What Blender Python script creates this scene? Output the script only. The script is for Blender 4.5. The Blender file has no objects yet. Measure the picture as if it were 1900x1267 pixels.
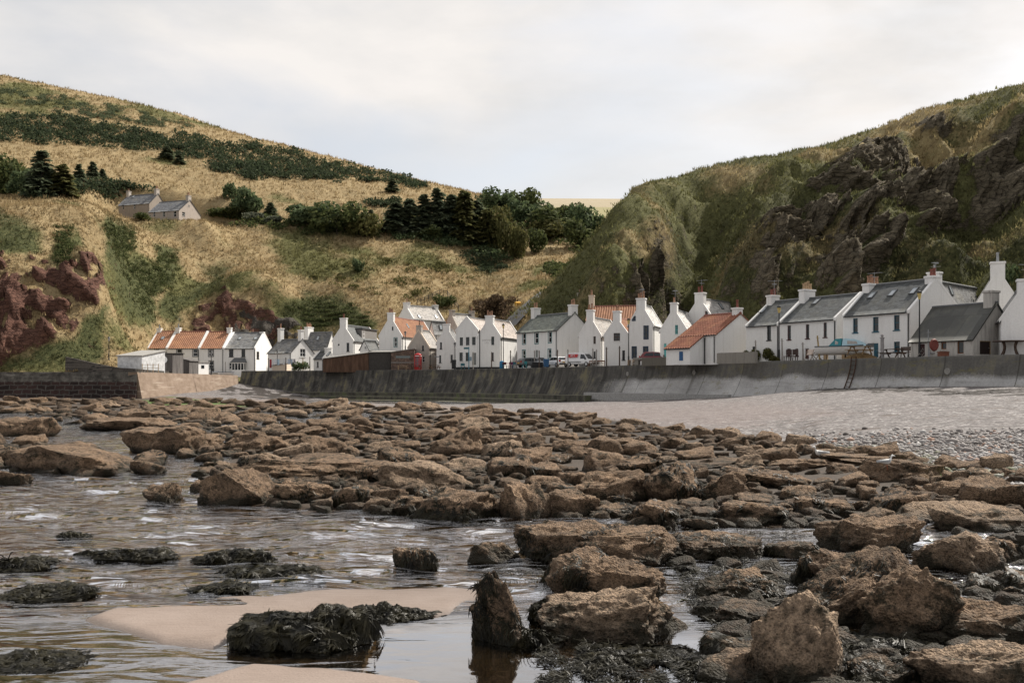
import bpy, bmesh, math, random
import numpy as np
from mathutils import Vector, Matrix
random.seed(7); RNG = np.random.default_rng(11)
PI = math.pi
# ---------------------------------------------------------------- camera model: photo pixels (1900 wide) + distance -> metres
F, HY, CX, ZC = 1847.0, 710.0, 950.0, 2.8
def P(px, py, D): return Vector(((px-CX)*D/F, D, ZC+(HY-py)*D/F))
def kx(px): return (px-CX)/F
sc = bpy.context.scene
col = sc.collection
cam_d = bpy.data.cameras.new("camera"); cam = bpy.data.objects.new("camera", cam_d); col.objects.link(cam)
cam.location = (0, 0, ZC); cam.rotation_euler = (PI/2, 0, 0)
cam_d.sensor_width = 36; cam_d.lens = 36*F/1900; cam_d.shift_y = (HY-633.5)/1900
cam_d.clip_start = 0.1; cam_d.clip_end = 9000
sc.camera = cam
sc.view_settings.view_transform = 'Standard'; sc.view_settings.look = 'None'
sc.view_settings.exposure = 0.48; sc.view_settings.gamma = 1
# ---------------------------------------------------------------- numpy perlin noise
_perm = np.random.default_rng(3).permutation(256); _perm = np.concatenate([_perm, _perm, _perm])
_grad = np.random.default_rng(4).normal(size=(256, 3)); _grad /= np.linalg.norm(_grad, axis=1)[:, None]
def pnoise(p):
    p = np.asarray(p, float); i = np.floor(p).astype(int); f = p-i; i &= 255
    u = f*f*f*(f*(f*6-15)+10); r = 0
    for dx in (0, 1):
        for dy in (0, 1):
            for dz in (0, 1):
                h = _perm[_perm[_perm[(i[:, 0]+dx) & 255]+((i[:, 1]+dy) & 255)]+((i[:, 2]+dz) & 255)]
                g = _grad[h]; d = f-np.array([dx, dy, dz])
                w = (u[:, 0] if dx else 1-u[:, 0])*(u[:, 1] if dy else 1-u[:, 1])*(u[:, 2] if dz else 1-u[:, 2])
                r = r+w*(g*d).sum(1)
    return r*1.5
def fbm(p, octv=4, gain=.5, ridged=False):
    p = np.asarray(p, float); a = 1; r = 0
    for k in range(octv):
        n = pnoise(p*2**k+17.3*k)
        r = r+a*((1-2*abs(n)) if ridged else n); a *= gain
    return r
# ---------------------------------------------------------------- mesh helpers
def np_mesh(name, verts, faces, mat=None, smooth=False, uv=None, attrs=None):
    """verts (n,3); faces (m,k) array or a list of such arrays"""
    if not isinstance(faces, list): faces = [faces]
    faces = [np.asarray(f, np.int32) for f in faces if len(f)]
    me = bpy.data.meshes.new(name)
    verts = np.asarray(verts, np.float32)
    me.vertices.add(len(verts)); me.vertices.foreach_set('co', verts.ravel())
    li = np.concatenate([f.ravel() for f in faces])
    tot = np.concatenate([np.full(len(f), f.shape[1], np.int32) for f in faces])
    st = np.concatenate([[0], np.cumsum(tot)[:-1]]).astype(np.int32)
    me.loops.add(len(li)); me.loops.foreach_set('vertex_index', li)
    me.polygons.add(len(tot)); me.polygons.foreach_set('loop_start', st); me.polygons.foreach_set('loop_total', tot)
    if smooth: me.polygons.foreach_set('use_smooth', np.ones(len(tot), bool))
    me.update(calc_edges=True)
    if uv is not None:
        l = me.uv_layers.new(name='UVMap'); l.data.foreach_set('uv', np.asarray(uv, np.float32)[li].ravel())
    for k, v in (attrs or {}).items():
        a = me.attributes.new(k, 'FLOAT', 'POINT'); a.data.foreach_set('value', np.asarray(v, np.float32))
    if mat: me.materials.append(mat)
    me.validate()
    return me
def link(name, me, parent=None, loc=None):
    o = bpy.data.objects.new(name, me); col.objects.link(o)
    if parent: o.parent = parent
    if loc is not None: o.location = loc
    return o
def tag(o, label=None, cat=None, group=None, kind=None):
    if label: o['label'] = label
    if cat: o['category'] = cat
    if group: o['group'] = group
    if kind: o['kind'] = kind
    return o
def empty(name, loc, rz=0, label=None, cat=None, group=None):
    o = bpy.data.objects.new(name, None); col.objects.link(o); o.location = loc; o.rotation_euler = (0, 0, rz)
    o.empty_display_size = .3
    return tag(o, label, cat, group)
def copy_tree(o, parent=None):
    c = o.copy(); col.objects.link(c)
    if parent: c.parent = parent
    for ch in o.children: copy_tree(ch, c)
    return c
class MB:
    """collects boxes, prisms, tubes, lathes, quads; build() makes ONE mesh object"""
    def __init__(s): s.v = []; s.f = []
    def add(s, vs, fs):
        n = len(s.v); s.v += [tuple(v) for v in vs]; s.f += [tuple(i+n for i in f) for f in fs]; return s
    def box(s, x0, y0, z0, x1, y1, z1, M=None):
        vs = [(x0,y0,z0),(x1,y0,z0),(x1,y1,z0),(x0,y1,z0),(x0,y0,z1),(x1,y0,z1),(x1,y1,z1),(x0,y1,z1)]
        if M: vs = [M @ Vector(v) for v in vs]
        return s.add(vs, [(0,3,2,1),(4,5,6,7),(0,1,5,4),(1,2,6,5),(2,3,7,6),(3,0,4,7)])
    def bar(s, a, b, w, h=None, up=(0,0,1)):
        a = Vector(a); b = Vector(b); d = (b-a).normalized(); h = h or w
        u = Vector(up)
        if abs(d.dot(u)) > .98: u = Vector((1,0,0))
        x = d.cross(u).normalized()*w/2; y = x.cross(d).normalized()*h/2
        vs = [a-x-y,a+x-y,a+x+y,a-x+y,b-x-y,b+x-y,b+x+y,b-x+y]
        return s.add(vs, [(0,3,2,1),(4,5,6,7),(0,1,5,4),(1,2,6,5),(2,3,7,6),(3,0,4,7)])
    def tube(s, a, b, r0, r1=None, n=8):
        a = Vector(a); b = Vector(b); d = (b-a).normalized(); r1 = r0 if r1 is None else r1
        u = Vector((0,0,1)) if abs(d.z) < .95 else Vector((1,0,0))
        x = d.cross(u).normalized(); y = x.cross(d)
        vs = []
        for c, r in ((a, r0), (b, r1)):
            for k in range(n): t = 2*PI*k/n; vs.append(c+x*r*math.cos(t)+y*r*math.sin(t))
        fs = [(k,(k+1)%n,n+(k+1)%n,n+k) for k in range(n)]+[tuple(range(n-1,-1,-1)),tuple(range(n,2*n))]
        return s.add(vs, fs)
    def lathe(s, prof, c=(0,0,0), n=12):
        c = Vector(c); vs = []; m = len(prof)
        for r, z in prof:
            for k in range(n): t = 2*PI*k/n; vs.append((c.x+r*math.cos(t), c.y+r*math.sin(t), c.z+z))
        fs = [(i*n+k, i*n+(k+1)%n, (i+1)*n+(k+1)%n, (i+1)*n+k) for i in range(m-1) for k in range(n)]
        fs += [tuple(range(n-1,-1,-1)), tuple(range((m-1)*n, m*n))]
        return s.add(vs, fs)
    def prism(s, poly, ax, lo, hi):
        """poly: list of 2-D points; extruded along axis ax ('x','y','z')"""
        def pt(p, t): return {'x': (t,p[0],p[1]), 'y': (p[0],t,p[1]), 'z': (p[0],p[1],t)}[ax]
        n = len(poly); vs = [pt(p, lo) for p in poly]+[pt(p, hi) for p in poly]
        fs = [(k,(k+1)%n,n+(k+1)%n,n+k) for k in range(n)]+[tuple(range(n-1,-1,-1)),tuple(range(n,2*n))]
        return s.add(vs, fs)
    def loft(s, rings, cap=True):
        n = len(rings[0]); vs = [v for r in rings for v in r]
        fs = [(i*n+k, i*n+(k+1)%n, (i+1)*n+(k+1)%n, (i+1)*n+k) for i in range(len(rings)-1) for k in range(n)]
        if cap: fs += [tuple(range(n-1,-1,-1)), tuple(range((len(rings)-1)*n, len(rings)*n))]
        return s.add(vs, fs)
    def build(s, name, mat, parent=None, loc=None, smooth=False, bevel=0):
        me = bpy.data.meshes.new(name); me.from_pydata(s.v, [], s.f)
        bm = bmesh.new(); bm.from_mesh(me); bmesh.ops.recalc_face_normals(bm, faces=bm.faces)
        if bevel: bmesh.ops.bevel(bm, geom=[e for e in bm.edges if e.calc_face_angle(0) > .5], offset=bevel, segments=2, affect='EDGES', clamp_overlap=True)
        bm.to_mesh(me); bm.free()
        if smooth:
            for p in me.polygons: p.use_smooth = True
        if mat: me.materials.append(mat)
        return link(name, me, parent, loc)
# ---------------------------------------------------------------- materials
class NT:
    def __init__(s, name):
        s.m = bpy.data.materials.new(name); s.m.use_nodes = True; s.t = s.m.node_tree; s.t.nodes.clear()
        s.out = s.t.nodes.new('ShaderNodeOutputMaterial')
    def n(s, ty, **kw):
        nd = s.t.nodes.new(ty)
        for k, v in kw.items():
            if k in nd.inputs.keys(): s.set(nd, k, v)
            else: setattr(nd, k, v)
        return nd
    def set(s, nd, k, v):
        i = nd.inputs[k]
        if isinstance(v, bpy.types.NodeSocket): s.t.links.new(v, i)
        elif isinstance(v, (tuple, list)) and len(v) == 3 and i.type == 'RGBA': i.default_value = (*v, 1)
        else: i.default_value = v
    def pos(s, obj=False, scale=None):
        o = s.n('ShaderNodeTexCoord').outputs['Object'] if obj else s.n('ShaderNodeNewGeometry').outputs['Position']
        if scale is not None:
            mp = s.n('ShaderNodeMapping'); s.set(mp, 'Vector', o); mp.inputs['Scale'].default_value = scale; o = mp.outputs[0]
        return o
    def noise(s, vec, scale, detail=4, rough=.55, dist=0):
        nd = s.n('ShaderNodeTexNoise'); s.set(nd, 'Vector', vec); nd.inputs['Scale'].default_value = scale
        nd.inputs['Detail'].default_value = detail; nd.inputs['Roughness'].default_value = rough; nd.inputs['Distortion'].default_value = dist
        return nd.outputs[0]
    def voro(s, vec, scale, feature='F1', out=0, rnd=1):
        nd = s.n('ShaderNodeTexVoronoi', feature=feature); s.set(nd, 'Vector', vec); nd.inputs['Scale'].default_value = scale
        nd.inputs['Randomness'].default_value = rnd
        return nd.outputs[out]
    def ramp(s, fac, stops, interp='LINEAR'):
        nd = s.n('ShaderNodeValToRGB'); s.set(nd, 'Fac', fac); cr = nd.color_ramp; cr.interpolation = interp
        while len(cr.elements) < len(stops): cr.elements.new(.5)
        for e, (p, c) in zip(cr.elements, stops):
            e.position = p; e.color = (*c, 1) if not isinstance(c, (int, float)) else (c, c, c, 1)
        return nd.outputs[0]
    def mix(s, fac, a, b, blend='MIX'):
        nd = s.n('ShaderNodeMix', data_type='RGBA', blend_type=blend)
        for i, v in ((0, fac), (6, a), (7, b)):
            sk = nd.inputs[i]
            if isinstance(v, bpy.types.NodeSocket): s.t.links.new(v, sk)
            elif isinstance(v, (int, float)): sk.default_value = v if sk.type == 'VALUE' else (v, v, v, 1)
            else: sk.default_value = (*v, 1)
        return nd.outputs[2]
    def math(s, op, a, b=0, c=None, clamp=False):
        nd = s.n('ShaderNodeMath', operation=op, use_clamp=clamp)
        for i, v in enumerate((a, b) if c is None else (a, b, c)):
            if isinstance(v, bpy.types.NodeSocket): s.t.links.new(v, nd.inputs[i])
            else: nd.inputs[i].default_value = v
        return nd.outputs[0]
    def leaf(s, color, fac=.45, rough=.8):
        b = s.n('ShaderNodeBsdfPrincipled'); s.set(b, 'Base Color', color); s.set(b, 'Roughness', rough); s.set(b, 'Specular IOR Level', .1)
        t_ = s.n('ShaderNodeBsdfTranslucent'); s.set(t_, 'Color', color); m_ = s.n('ShaderNodeMixShader'); m_.inputs[0].default_value = fac
        s.t.links.new(b.outputs[0], m_.inputs[1]); s.t.links.new(t_.outputs[0], m_.inputs[2]); s.t.links.new(m_.outputs[0], s.out.inputs[0]); return s.m
    def attr(s, name): return s.n('ShaderNodeAttribute', attribute_name=name).outputs['Fac']
    def sep(s, v, i):
        nd = s.n('ShaderNodeSeparateXYZ'); s.set(nd, 0, v); return nd.outputs[i]
    def bump(s, h, strength=.5, dist=.05, normal=None):
        nd = s.n('ShaderNodeBump'); s.set(nd, 'Height', h); nd.inputs['Strength'].default_value = strength; nd.inputs['Distance'].default_value = dist
        if normal: s.set(nd, 'Normal', normal)
        return nd.outputs[0]
    def bsdf(s, color, rough=.8, normal=None, metal=0, spec=.3, **kw):
        b = s.n('ShaderNodeBsdfPrincipled'); s.set(b, 'Base Color', color); s.set(b, 'Roughness', rough); s.set(b, 'Metallic', metal)
        s.set(b, 'Specular IOR Level', spec)
        if normal: s.set(b, 'Normal', normal)
        for k, v in kw.items(): s.set(b, k, v)
        s.t.links.new(b.outputs[0], s.out.inputs[0]); return s.m
MATS = {}
def flat(name, c, rough=.7, spec=.3, metal=0, var=.25, sc_=6.0, bump=.0):
    """painted or plain surface with slight mottling"""
    if name in MATS: return MATS[name]
    t = NT(name); p = t.pos(); n = t.noise(p, sc_, 5, .6)
    f = t.ramp(n, [(.3, 1-var), (.7, 1+var*.4)])
    MATS[name] = t.bsdf(t.mix(1, c, f, 'MULTIPLY'), rough, t.bump(n, bump, .03) if bump else None, metal, spec)
    return MATS[name]
def wood(name, c, vertical=True, step=.16):
    if name in MATS: return MATS[name]
    t = NT(name); o = t.pos(True)
    pl = t.math('FRACT', t.math('DIVIDE', t.math('ADD', t.sep(o, 0), t.math('MULTIPLY', t.sep(o, 1), 1.0)), step))
    gap = t.ramp(pl, [(0, .25), (.09, 1), (.95, 1), (1, .3)])
    idn = t.noise(t.pos(True, (1/step*.5, 1/step*.5, .35)), 1.0, 3, .6)
    g = t.noise(t.pos(True, (14, 14, .8)), 1.0, 4, .6)
    f = t.mix(1, t.mix(1, t.ramp(g, [(.3, .65), (.7, 1.2)]), gap, 'MULTIPLY'), t.ramp(idn, [(.3, .6), (.7, 1.3)]), 'MULTIPLY')
    MATS[name] = t.bsdf(t.mix(1, c, f, 'MULTIPLY'), .85, t.bump(gap, .5, .02), spec=.2); return MATS[name]
def slate(name, c, w=.42, h=.24, lichen=(.3, .28, .22), amt=.25):
    if name in MATS: return MATS[name]
    t = NT(name); uv = t.n('ShaderNodeTexCoord').outputs['UV']
    br = t.n('ShaderNodeTexBrick', offset=.5); t.set(br, 'Vector', uv)
    for k, v in (('Scale', 1), ('Brick Width', w), ('Row Height', h), ('Mortar Size', .012), ('Mortar Smooth', .3), ('Bias', 0)): br.inputs[k].default_value = v
    a = tuple(x*.6 for x in c); b = tuple(min(1, x*1.5) for x in c)
    br.inputs['Color1'].default_value = (*a, 1); br.inputs['Color2'].default_value = (*b, 1); br.inputs['Mortar'].default_value = (*(x*.35 for x in c), 1)
    p = t.pos(); big = t.noise(p, .7, 5, .65); small = t.noise(p, 5, 5, .7)
    cl = t.mix(t.ramp(big, [(.48, 0), (.72, amt*1.6)]), br.outputs[0], lichen)
    cl = t.mix(t.ramp(small, [(.5, 0), (.75, amt)]), cl, tuple(min(1, x*1.9) for x in c))
    v = t.math('FRACT', t.math('DIVIDE', t.sep(uv, 1), h))
    hgt = t.math('ADD', t.math('MULTIPLY', v, -.6), t.math('MULTIPLY', br.outputs[1], -.5))
    MATS[name] = t.bsdf(cl, t.ramp(small, [(.3, .55), (.7, .8)]), t.bump(hgt, .6, .03), spec=.4); return MATS[name]
def pantile(name, c):
    if name in MATS: return MATS[name]
    t = NT(name); uv = t.n('ShaderNodeTexCoord').outputs['UV']
    mp = t.n('ShaderNodeMapping'); t.set(mp, 'Vector', uv); mp.inputs['Scale'].default_value = (1/.38, 1/.4, 1)
    idn = t.voro(mp.outputs[0], 1, out=1, rnd=0)
    p = t.pos(); big = t.noise(p, .5, 4, .6); sm = t.noise(p, 4, 5, .7)
    cl = t.mix(t.ramp(t.sep(idn, 0), [(0, .0), (1, .7)]), c, tuple(x*.62 for x in c))
    cl = t.mix(t.ramp(sm, [(.5, 0), (.75, .55)]), cl, (.22, .15, .10))
    cl = t.mix(t.ramp(big, [(.5, 0), (.7, .35)]), cl, (.5, .26, .13))
    MATS[name] = t.bsdf(cl, .8, spec=.2); return MATS[name]
def harl(name, c=(.8, .79, .77), stain=.35, sc_=1.0, dark=(.38, .36, .33), rough=.9):
    """lime-washed harled wall: pebbly bump, rain streaks, grey dirt of the paint itself"""
    if name in MATS: return MATS[name]
    t = NT(name); p = t.pos()
    st = t.noise(t.pos(False, (2.2, 2.2, .22)), 1.3*sc_, 6, .65); bl = t.noise(p, .55*sc_, 5, .6); gr = t.noise(p, 9, 4, .7)
    cl = t.mix(t.ramp(st, [(.5, 0), (.78, stain)]), c, dark)
    cl = t.mix(t.ramp(bl, [(.5, 0), (.8, stain*.7)]), cl, tuple(x*.8 for x in c))
    cl = t.mix(1, cl, t.ramp(gr, [(.3, .9), (.7, 1.04)]), 'MULTIPLY')
    MATS[name] = t.bsdf(cl, rough, t.bump(gr, .35, .03), spec=.2); return MATS[name]
def rubble(name, c, mortar, w=.5, h=.28, alpha=.5):
    """coursed stone in object space"""
    if name in MATS: return MATS[name]
    t = NT(name); o = t.pos(True)
    cmb = t.n('ShaderNodeCombineXYZ'); t.set(cmb, 0, t.math('ADD', t.sep(o, 0), t.sep(o, 1))); t.set(cmb, 1, t.sep(o, 2))
    nz = t.n('ShaderNodeTexNoise'); t.set(nz, 'Vector', o); nz.inputs['Scale'].default_value = 2.5
    vec = t.mix(.06, cmb.outputs[0], nz.outputs['Color'], 'ADD')
    br = t.n('ShaderNodeTexBrick', offset=.5, squash=.8); t.set(br, 'Vector', vec)
    for k, v in (('Scale', 1), ('Brick Width', w), ('Row Height', h), ('Mortar Size', .03), ('Mortar Smooth', .4)): br.inputs[k].default_value = v
    br.inputs['Color1'].default_value = (*(x*.6 for x in c), 1); br.inputs['Color2'].default_value = (*(x*1.4 for x in c), 1); br.inputs['Mortar'].default_value = (*mortar, 1)
    n = t.noise(o, 3, 5, .7)
    cl = t.mix(1, br.outputs[0], t.ramp(n, [(.3, .65), (.7, 1.2)]), 'MULTIPLY')
    MATS[name] = t.bsdf(cl, .9, t.bump(t.math('SUBTRACT', n, br.outputs[1]), .7, .05), spec=.2); return MATS[name]
M_white = harl('white_harl', (.74, .735, .72)); M_white2 = harl('white_harl_worn', (.70, .69, .68), .6); M_white3 = harl('white_paint', (.76, .755, .745), .25)
M_cream = harl('cream_render', (.62, .52, .42), .5); M_stone = harl('grey_render', (.42, .38, .34), .8, 2, (.2, .18, .16))
M_grey = harl('weathered_render', (.45, .43, .40), .9, 2, (.12, .115, .11))
S_dark = slate('dark_slate', (.055, .06, .062), lichen=(.12, .115, .09)); S_mid = slate('grey_slate', (.115, .117, .12))
S_light = slate('pale_slate', (.24, .225, .21), lichen=(.36, .32, .27), amt=.4); S_pink = slate('pinkish_slate', (.29, .25, .225), lichen=(.36, .3, .25), amt=.35)
S_white = slate('bleached_slate', (.36, .35, .34), lichen=(.5, .47, .44), amt=.7)
PT_or = pantile('orange_pantile', (.33, .165, .098)); PT_red = pantile('red_tile', (.25, .10, .065))
M_glass = None
def glass(name='window_glass', c=(.012, .016, .02)):
    if name in MATS: return MATS[name]
    t = NT(name); MATS[name] = t.bsdf(c, .06, t.bump(t.noise(t.pos(), 1.2, 2), .08, .05), spec=.6); return MATS[name]
M_glass = glass()
M_frame = flat('white_gloss', (.7, .7, .69), .4, .5, var=.1)
M_metal = flat('galvanised', (.3, .31, .32), .45, .5, .6); M_black = flat('black_paint', (.012, .013, .015), .45, .4)
M_pot = flat('terracotta', (.33, .19, .125), .85, var=.5); M_potred = flat('red_pot', (.18, .06, .045), .7, var=.3); M_potbuff = flat('buff_pot', (.40, .28, .17), .8, var=.4)
M_lead = flat('lead_grey', (.11, .115, .12), .6)
M_teal = flat('teal_paint', (.03, .16, .17), .5); M_navy = flat('navy_paint', (.012, .035, .07), .45); M_bluep = flat('petrol_paint', (.02, .09, .13), .45)
M_turq = flat('turquoise_paint', (.10, .42, .42), .5); M_maroon = flat('maroon_paint', (.06, .02, .02), .5); M_dkgreen = flat('dark_green_paint', (.015, .04, .035), .5)
M_wood = flat('weathered_wood', (.23, .17, .12), .85, var=.5, sc_=9); M_woodp = flat('pale_wood', (.38, .27, .16), .85, var=.5, sc_=9); M_woodd = flat('dark_wood', (.09, .06, .045), .85, var=.5, sc_=9)
# ---------------------------------------------------------------- daylight: bright broken cloud over a pale sky, sun high on the right behind the village
SUN_AZ, SUN_EL = math.radians(52), math.radians(46)      # azimuth from +Y towards +X
w = bpy.data.worlds.new("World"); sc.world = w; w.use_nodes = True
wt = w.node_tree; wt.nodes.clear()
def wn(ty, **kw):
    nd = wt.nodes.new(ty)
    for k, v in kw.items(): setattr(nd, k, v)
    return nd
sky = wn('ShaderNodeTexSky', sky_type='NISHITA', sun_disc=False, sun_elevation=SUN_EL, sun_rotation=SUN_AZ, altitude=0, air_density=1.0, dust_density=3.0, ozone_density=1.0)
tc = wn('ShaderNodeTexCoord'); mp = wn('ShaderNodeMapping'); mp.inputs['Scale'].default_value = (1.0, 1.0, 2.6); mp.inputs['Location'].default_value = (3.3, 1.2, -.4)
wt.links.new(tc.outputs['Generated'], mp.inputs[0])
n1 = wn('ShaderNodeTexNoise'); n1.inputs['Scale'].default_value = 2.3; n1.inputs['Detail'].default_value = 8; n1.inputs['Roughness'].default_value = .5; n1.inputs['Distortion'].default_value = .25
wt.links.new(mp.outputs[0], n1.inputs['Vector'])
cr = wn('ShaderNodeValToRGB'); cr.color_ramp.elements[0].position = .36; cr.color_ramp.elements[1].position = .56
cr.color_ramp.elements[0].color = (.22, .22, .22, 1)
wt.links.new(n1.outputs[0], cr.inputs[0])
n2 = wn('ShaderNodeTexNoise'); n2.inputs['Scale'].default_value = 3.6; n2.inputs['Detail'].default_value = 7; n2.inputs['Roughness'].default_value = .55
wt.links.new(mp.outputs[0], n2.inputs['Vector'])
cc = wn('ShaderNodeValToRGB'); cc.color_ramp.elements[0].position = .34; cc.color_ramp.elements[0].color = (5.3, 5.25, 5.2, 1)
cc.color_ramp.elements[1].position = .62; cc.color_ramp.elements[1].color = (6.75, 6.45, 6.2, 1)
wt.links.new(n2.outputs[0], cc.inputs[0])
# added gradient: cloud brighter overhead, dimmer behind the viewer, to set the fill light
sx = wn('ShaderNodeSeparateXYZ'); wt.links.new(tc.outputs['Generated'], sx.inputs[0])
mr = wn('ShaderNodeMapRange'); mr.inputs['From Min'].default_value = .45; mr.inputs['From Max'].default_value = -.6; mr.inputs['To Min'].default_value = 1.0; mr.inputs['To Max'].default_value = .88
wt.links.new(sx.outputs[1], mr.inputs[0])
mul = wn('ShaderNodeVectorMath', operation='SCALE'); mr2 = wn('ShaderNodeMapRange'); mr2.inputs['From Min'].default_value = .36; mr2.inputs['From Max'].default_value = .75; mr2.inputs['To Min'].default_value = 1.0; mr2.inputs['To Max'].default_value = 1.1
wt.links.new(sx.outputs[2], mr2.inputs[0]); mm = wn('ShaderNodeMath', operation='MULTIPLY'); wt.links.new(mr.outputs[0], mm.inputs[0]); wt.links.new(mr2.outputs[0], mm.inputs[1])
wt.links.new(cc.outputs[0], mul.inputs[0]); wt.links.new(mm.outputs[0], mul.inputs['Scale'])
mx = wn('ShaderNodeMix', data_type='RGBA')
wt.links.new(cr.outputs[0], mx.inputs[0]); hs = wn('ShaderNodeHueSaturation'); hs.inputs['Saturation'].default_value = .42; hs.inputs['Value'].default_value = 1.12; wt.links.new(sky.outputs[0], hs.inputs['Color']); wt.links.new(hs.outputs[0], mx.inputs[6]); wt.links.new(mul.outputs[0], mx.inputs[7])
bg = wn('ShaderNodeBackground'); bg.inputs['Strength'].default_value = .1
wo = wn('ShaderNodeOutputWorld'); wt.links.new(mx.outputs[2], bg.inputs[0]); wt.links.new(bg.outputs[0], wo.inputs[0])
sun_d = bpy.data.lights.new("sun", 'SUN'); sun = bpy.data.objects.new("sun", sun_d); col.objects.link(sun)
sun_d.energy = 5.0; sun_d.angle = math.radians(1.0); sun_d.color = (1, .93, .83)
sdir = Vector((math.cos(SUN_EL)*math.sin(SUN_AZ), math.cos(SUN_EL)*math.cos(SUN_AZ), math.sin(SUN_EL)))
sun.rotation_euler = sdir.to_track_quat('Z', 'Y').to_euler(); sun.location = (60, 20, 80)
# ================================================================ TERRAIN
def tps(pts, lam=0.0):
    q = np.array([(p.x, p.y) for p in pts])/100.; z = np.array([p.z for p in pts]); n = len(q)
    def U(r2): return np.where(r2 > 1e-12, .5*r2*np.log(np.maximum(r2, 1e-12)), 0)
    K = U(((q[:, None]-q[None])**2).sum(2))+np.eye(n)*lam
    A = np.zeros((n+3, n+3)); A[:n, :n] = K; A[:n, n] = 1; A[:n, n+1:] = q; A[n:, :n] = A[:n, n:].T
    s = np.linalg.solve(A, np.concatenate([z, np.zeros(3)]))
    def f(X, Y):
        X = np.asarray(X, float).ravel()/100; Y = np.asarray(Y, float).ravel()/100; out = np.empty(len(X))
        for i in range(0, len(X), 8000):
            a, b = X[i:i+8000], Y[i:i+8000]
            out[i:i+8000] = U((a[:, None]-q[:, 0])**2+(b[:, None]-q[:, 1])**2) @ s[:n]+s[n]+s[n+1]*a+s[n+2]*b
        return out
    return f
def sstep(a, b, x):
    t = np.clip((x-a)/(b-a), 0, 1); return t*t*(3-2*t)
def sdf(px, py, poly):
    """signed distance in px (negative inside)"""
    px = np.asarray(px, float); py = np.asarray(py, float); d = np.full(px.shape, 1e18); ins = np.zeros(px.shape, bool)
    n = len(poly)
    for i in range(n):
        x0, y0 = poly[i]; x1, y1 = poly[(i+1) % n]; ex, ey = x1-x0, y1-y0
        t = np.clip(((px-x0)*ex+(py-y0)*ey)/(ex*ex+ey*ey+1e-9), 0, 1)
        d = np.minimum(d, (px-x0-t*ex)**2+(py-y0-t*ey)**2)
        c = (y0 > py) != (y1 > py)
        ins ^= c & (px < ex*(py-y0)/(ey if abs(ey) > 1e-9 else 1e-9)+x0)
    d = np.sqrt(d); return np.where(ins, -d, d)
def inpoly(px, py, poly, soft=20): return 1-sstep(-soft, soft, sdf(px, py, poly))
def proj(V):
    V = np.asarray(V); return CX+V[:, 0]*F/V[:, 1], HY-(V[:, 2]-ZC)*F/V[:, 1]
def polar(pxs, Ds):
    K = (np.asarray(pxs)-CX)/F; Ds = np.asarray(Ds); nD, nP = len(Ds), len(K)
    X = (Ds[:, None]*K[None]).ravel(); Y = np.repeat(Ds, nP)
    i = (np.arange(nD-1)[:, None]*nP+np.arange(nP-1)[None]).ravel()
    return X, Y, np.stack([i, i+1, i+1+nP, i+nP], 1)
def geom(a, b, n): return a*(b/a)**np.linspace(0, 1, n)
# ---------------- left hill
CL = [  # px, [(py, D), ...] from base to crest
 (-420, [(700,158),(560,170),(420,188),(380,225),(300,290),(180,370),(60,450)]),
 (-180, [(700,160),(560,170),(430,187),(388,215),(320,270),(215,360),(105,445)]),
 (0,    [(700,162),(600,168),(500,174),(410,185),(388,205),(350,245),(280,300),(215,350),(143,430)]),
 (110,  [(700,164),(640,168),(560,174),(470,183),(408,194),(388,212),(350,255),(290,305),(225,360),(164,430)]),
 (180,  [(700,168),(650,172),(560,177),(480,185),(410,200),(390,222),(352,262),(300,305),(230,360),(178,428)]),
 (245,  [(690,172),(620,181),(540,195),(470,209),(425,225),(412,236),(396,250),(350,285),(270,340),(192,425)]),
 (330,  [(680,180),(620,190),(560,201),(490,218),(440,232),(417,241),(400,255),(350,290),(270,345),(213,418)]),
 (385,  [(650,186),(600,194),(552,202),(525,212),(480,226),(440,236),(410,256),(350,295),(275,350),(232,412)]),
 (440,  [(640,189),(585,194),(540,197),(508,203),(500,214),(470,230),(432,248),(400,270),(350,300),(290,355),(250,408)]),
 (510,  [(640,190),(590,195),(540,199),(515,206),(500,218),(470,234),(432,250),(395,278),(340,315),(300,355),(266,403)]),
 (560,  [(640,190),(600,195),(550,206),(510,216),(480,229),(436,251),(400,276),(350,312),(310,350),(279,400)]),
 (640,  [(640,188),(600,194),(550,205),(505,220),(445,250),(400,280),(350,318),(300,385)]),
 (720,  [(630,188),(590,196),(545,209),(490,234),(443,255),(395,287),(350,325),(321,375)]),
 (820,  [(610,192),(580,204),(540,219),(490,243),(446,262),(400,292),(365,325),(346,360)]),
 (900,  [(610,188),(585,198),(540,222),(490,252),(445,276),(405,300),(380,325),(366,350)]),
 (980,  [(600,180),(575,188),(540,212),(500,242),(470,266),(440,290),(410,320),(385,360)]),
 (1040, [(590,182),(565,190),(530,218),(490,255),(460,280),(435,305),(412,345),(398,385)]),
 (1110, [(580,185),(540,200),(490,255),(455,300),(425,340),(405,395)]),
 (1230, [(570,200),(500,260),(450,320),(408,400)]),
]
def push(px, D):
    return D+max(0, 1-max(0, D-185)/130)*float(np.interp(px, [200, 245, 330, 440, 900, 980, 1050, 1110], [0, 16, 24, 30, 30, 24, 16, 10]))
pts = []
for px, L in CL:
    L = [(a, push(px, b)) for a, b in L]
    for py, D in L: pts.append(P(px, py, D))
    c = P(px, L[-1][0], L[-1][1])
    pts += [Vector((c.x*1.3, c.y*1.3, c.z+(1 if px < 900 else 3))), Vector((c.x*1.75, c.y*1.75, c.z+3))]
    b = P(px, L[0][0], L[0][1]); pts.append(Vector((b.x*.9, b.y*.9, min(b.z, 4.2))))
fL_ = tps(pts, 1e-4)
_pad = None
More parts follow.
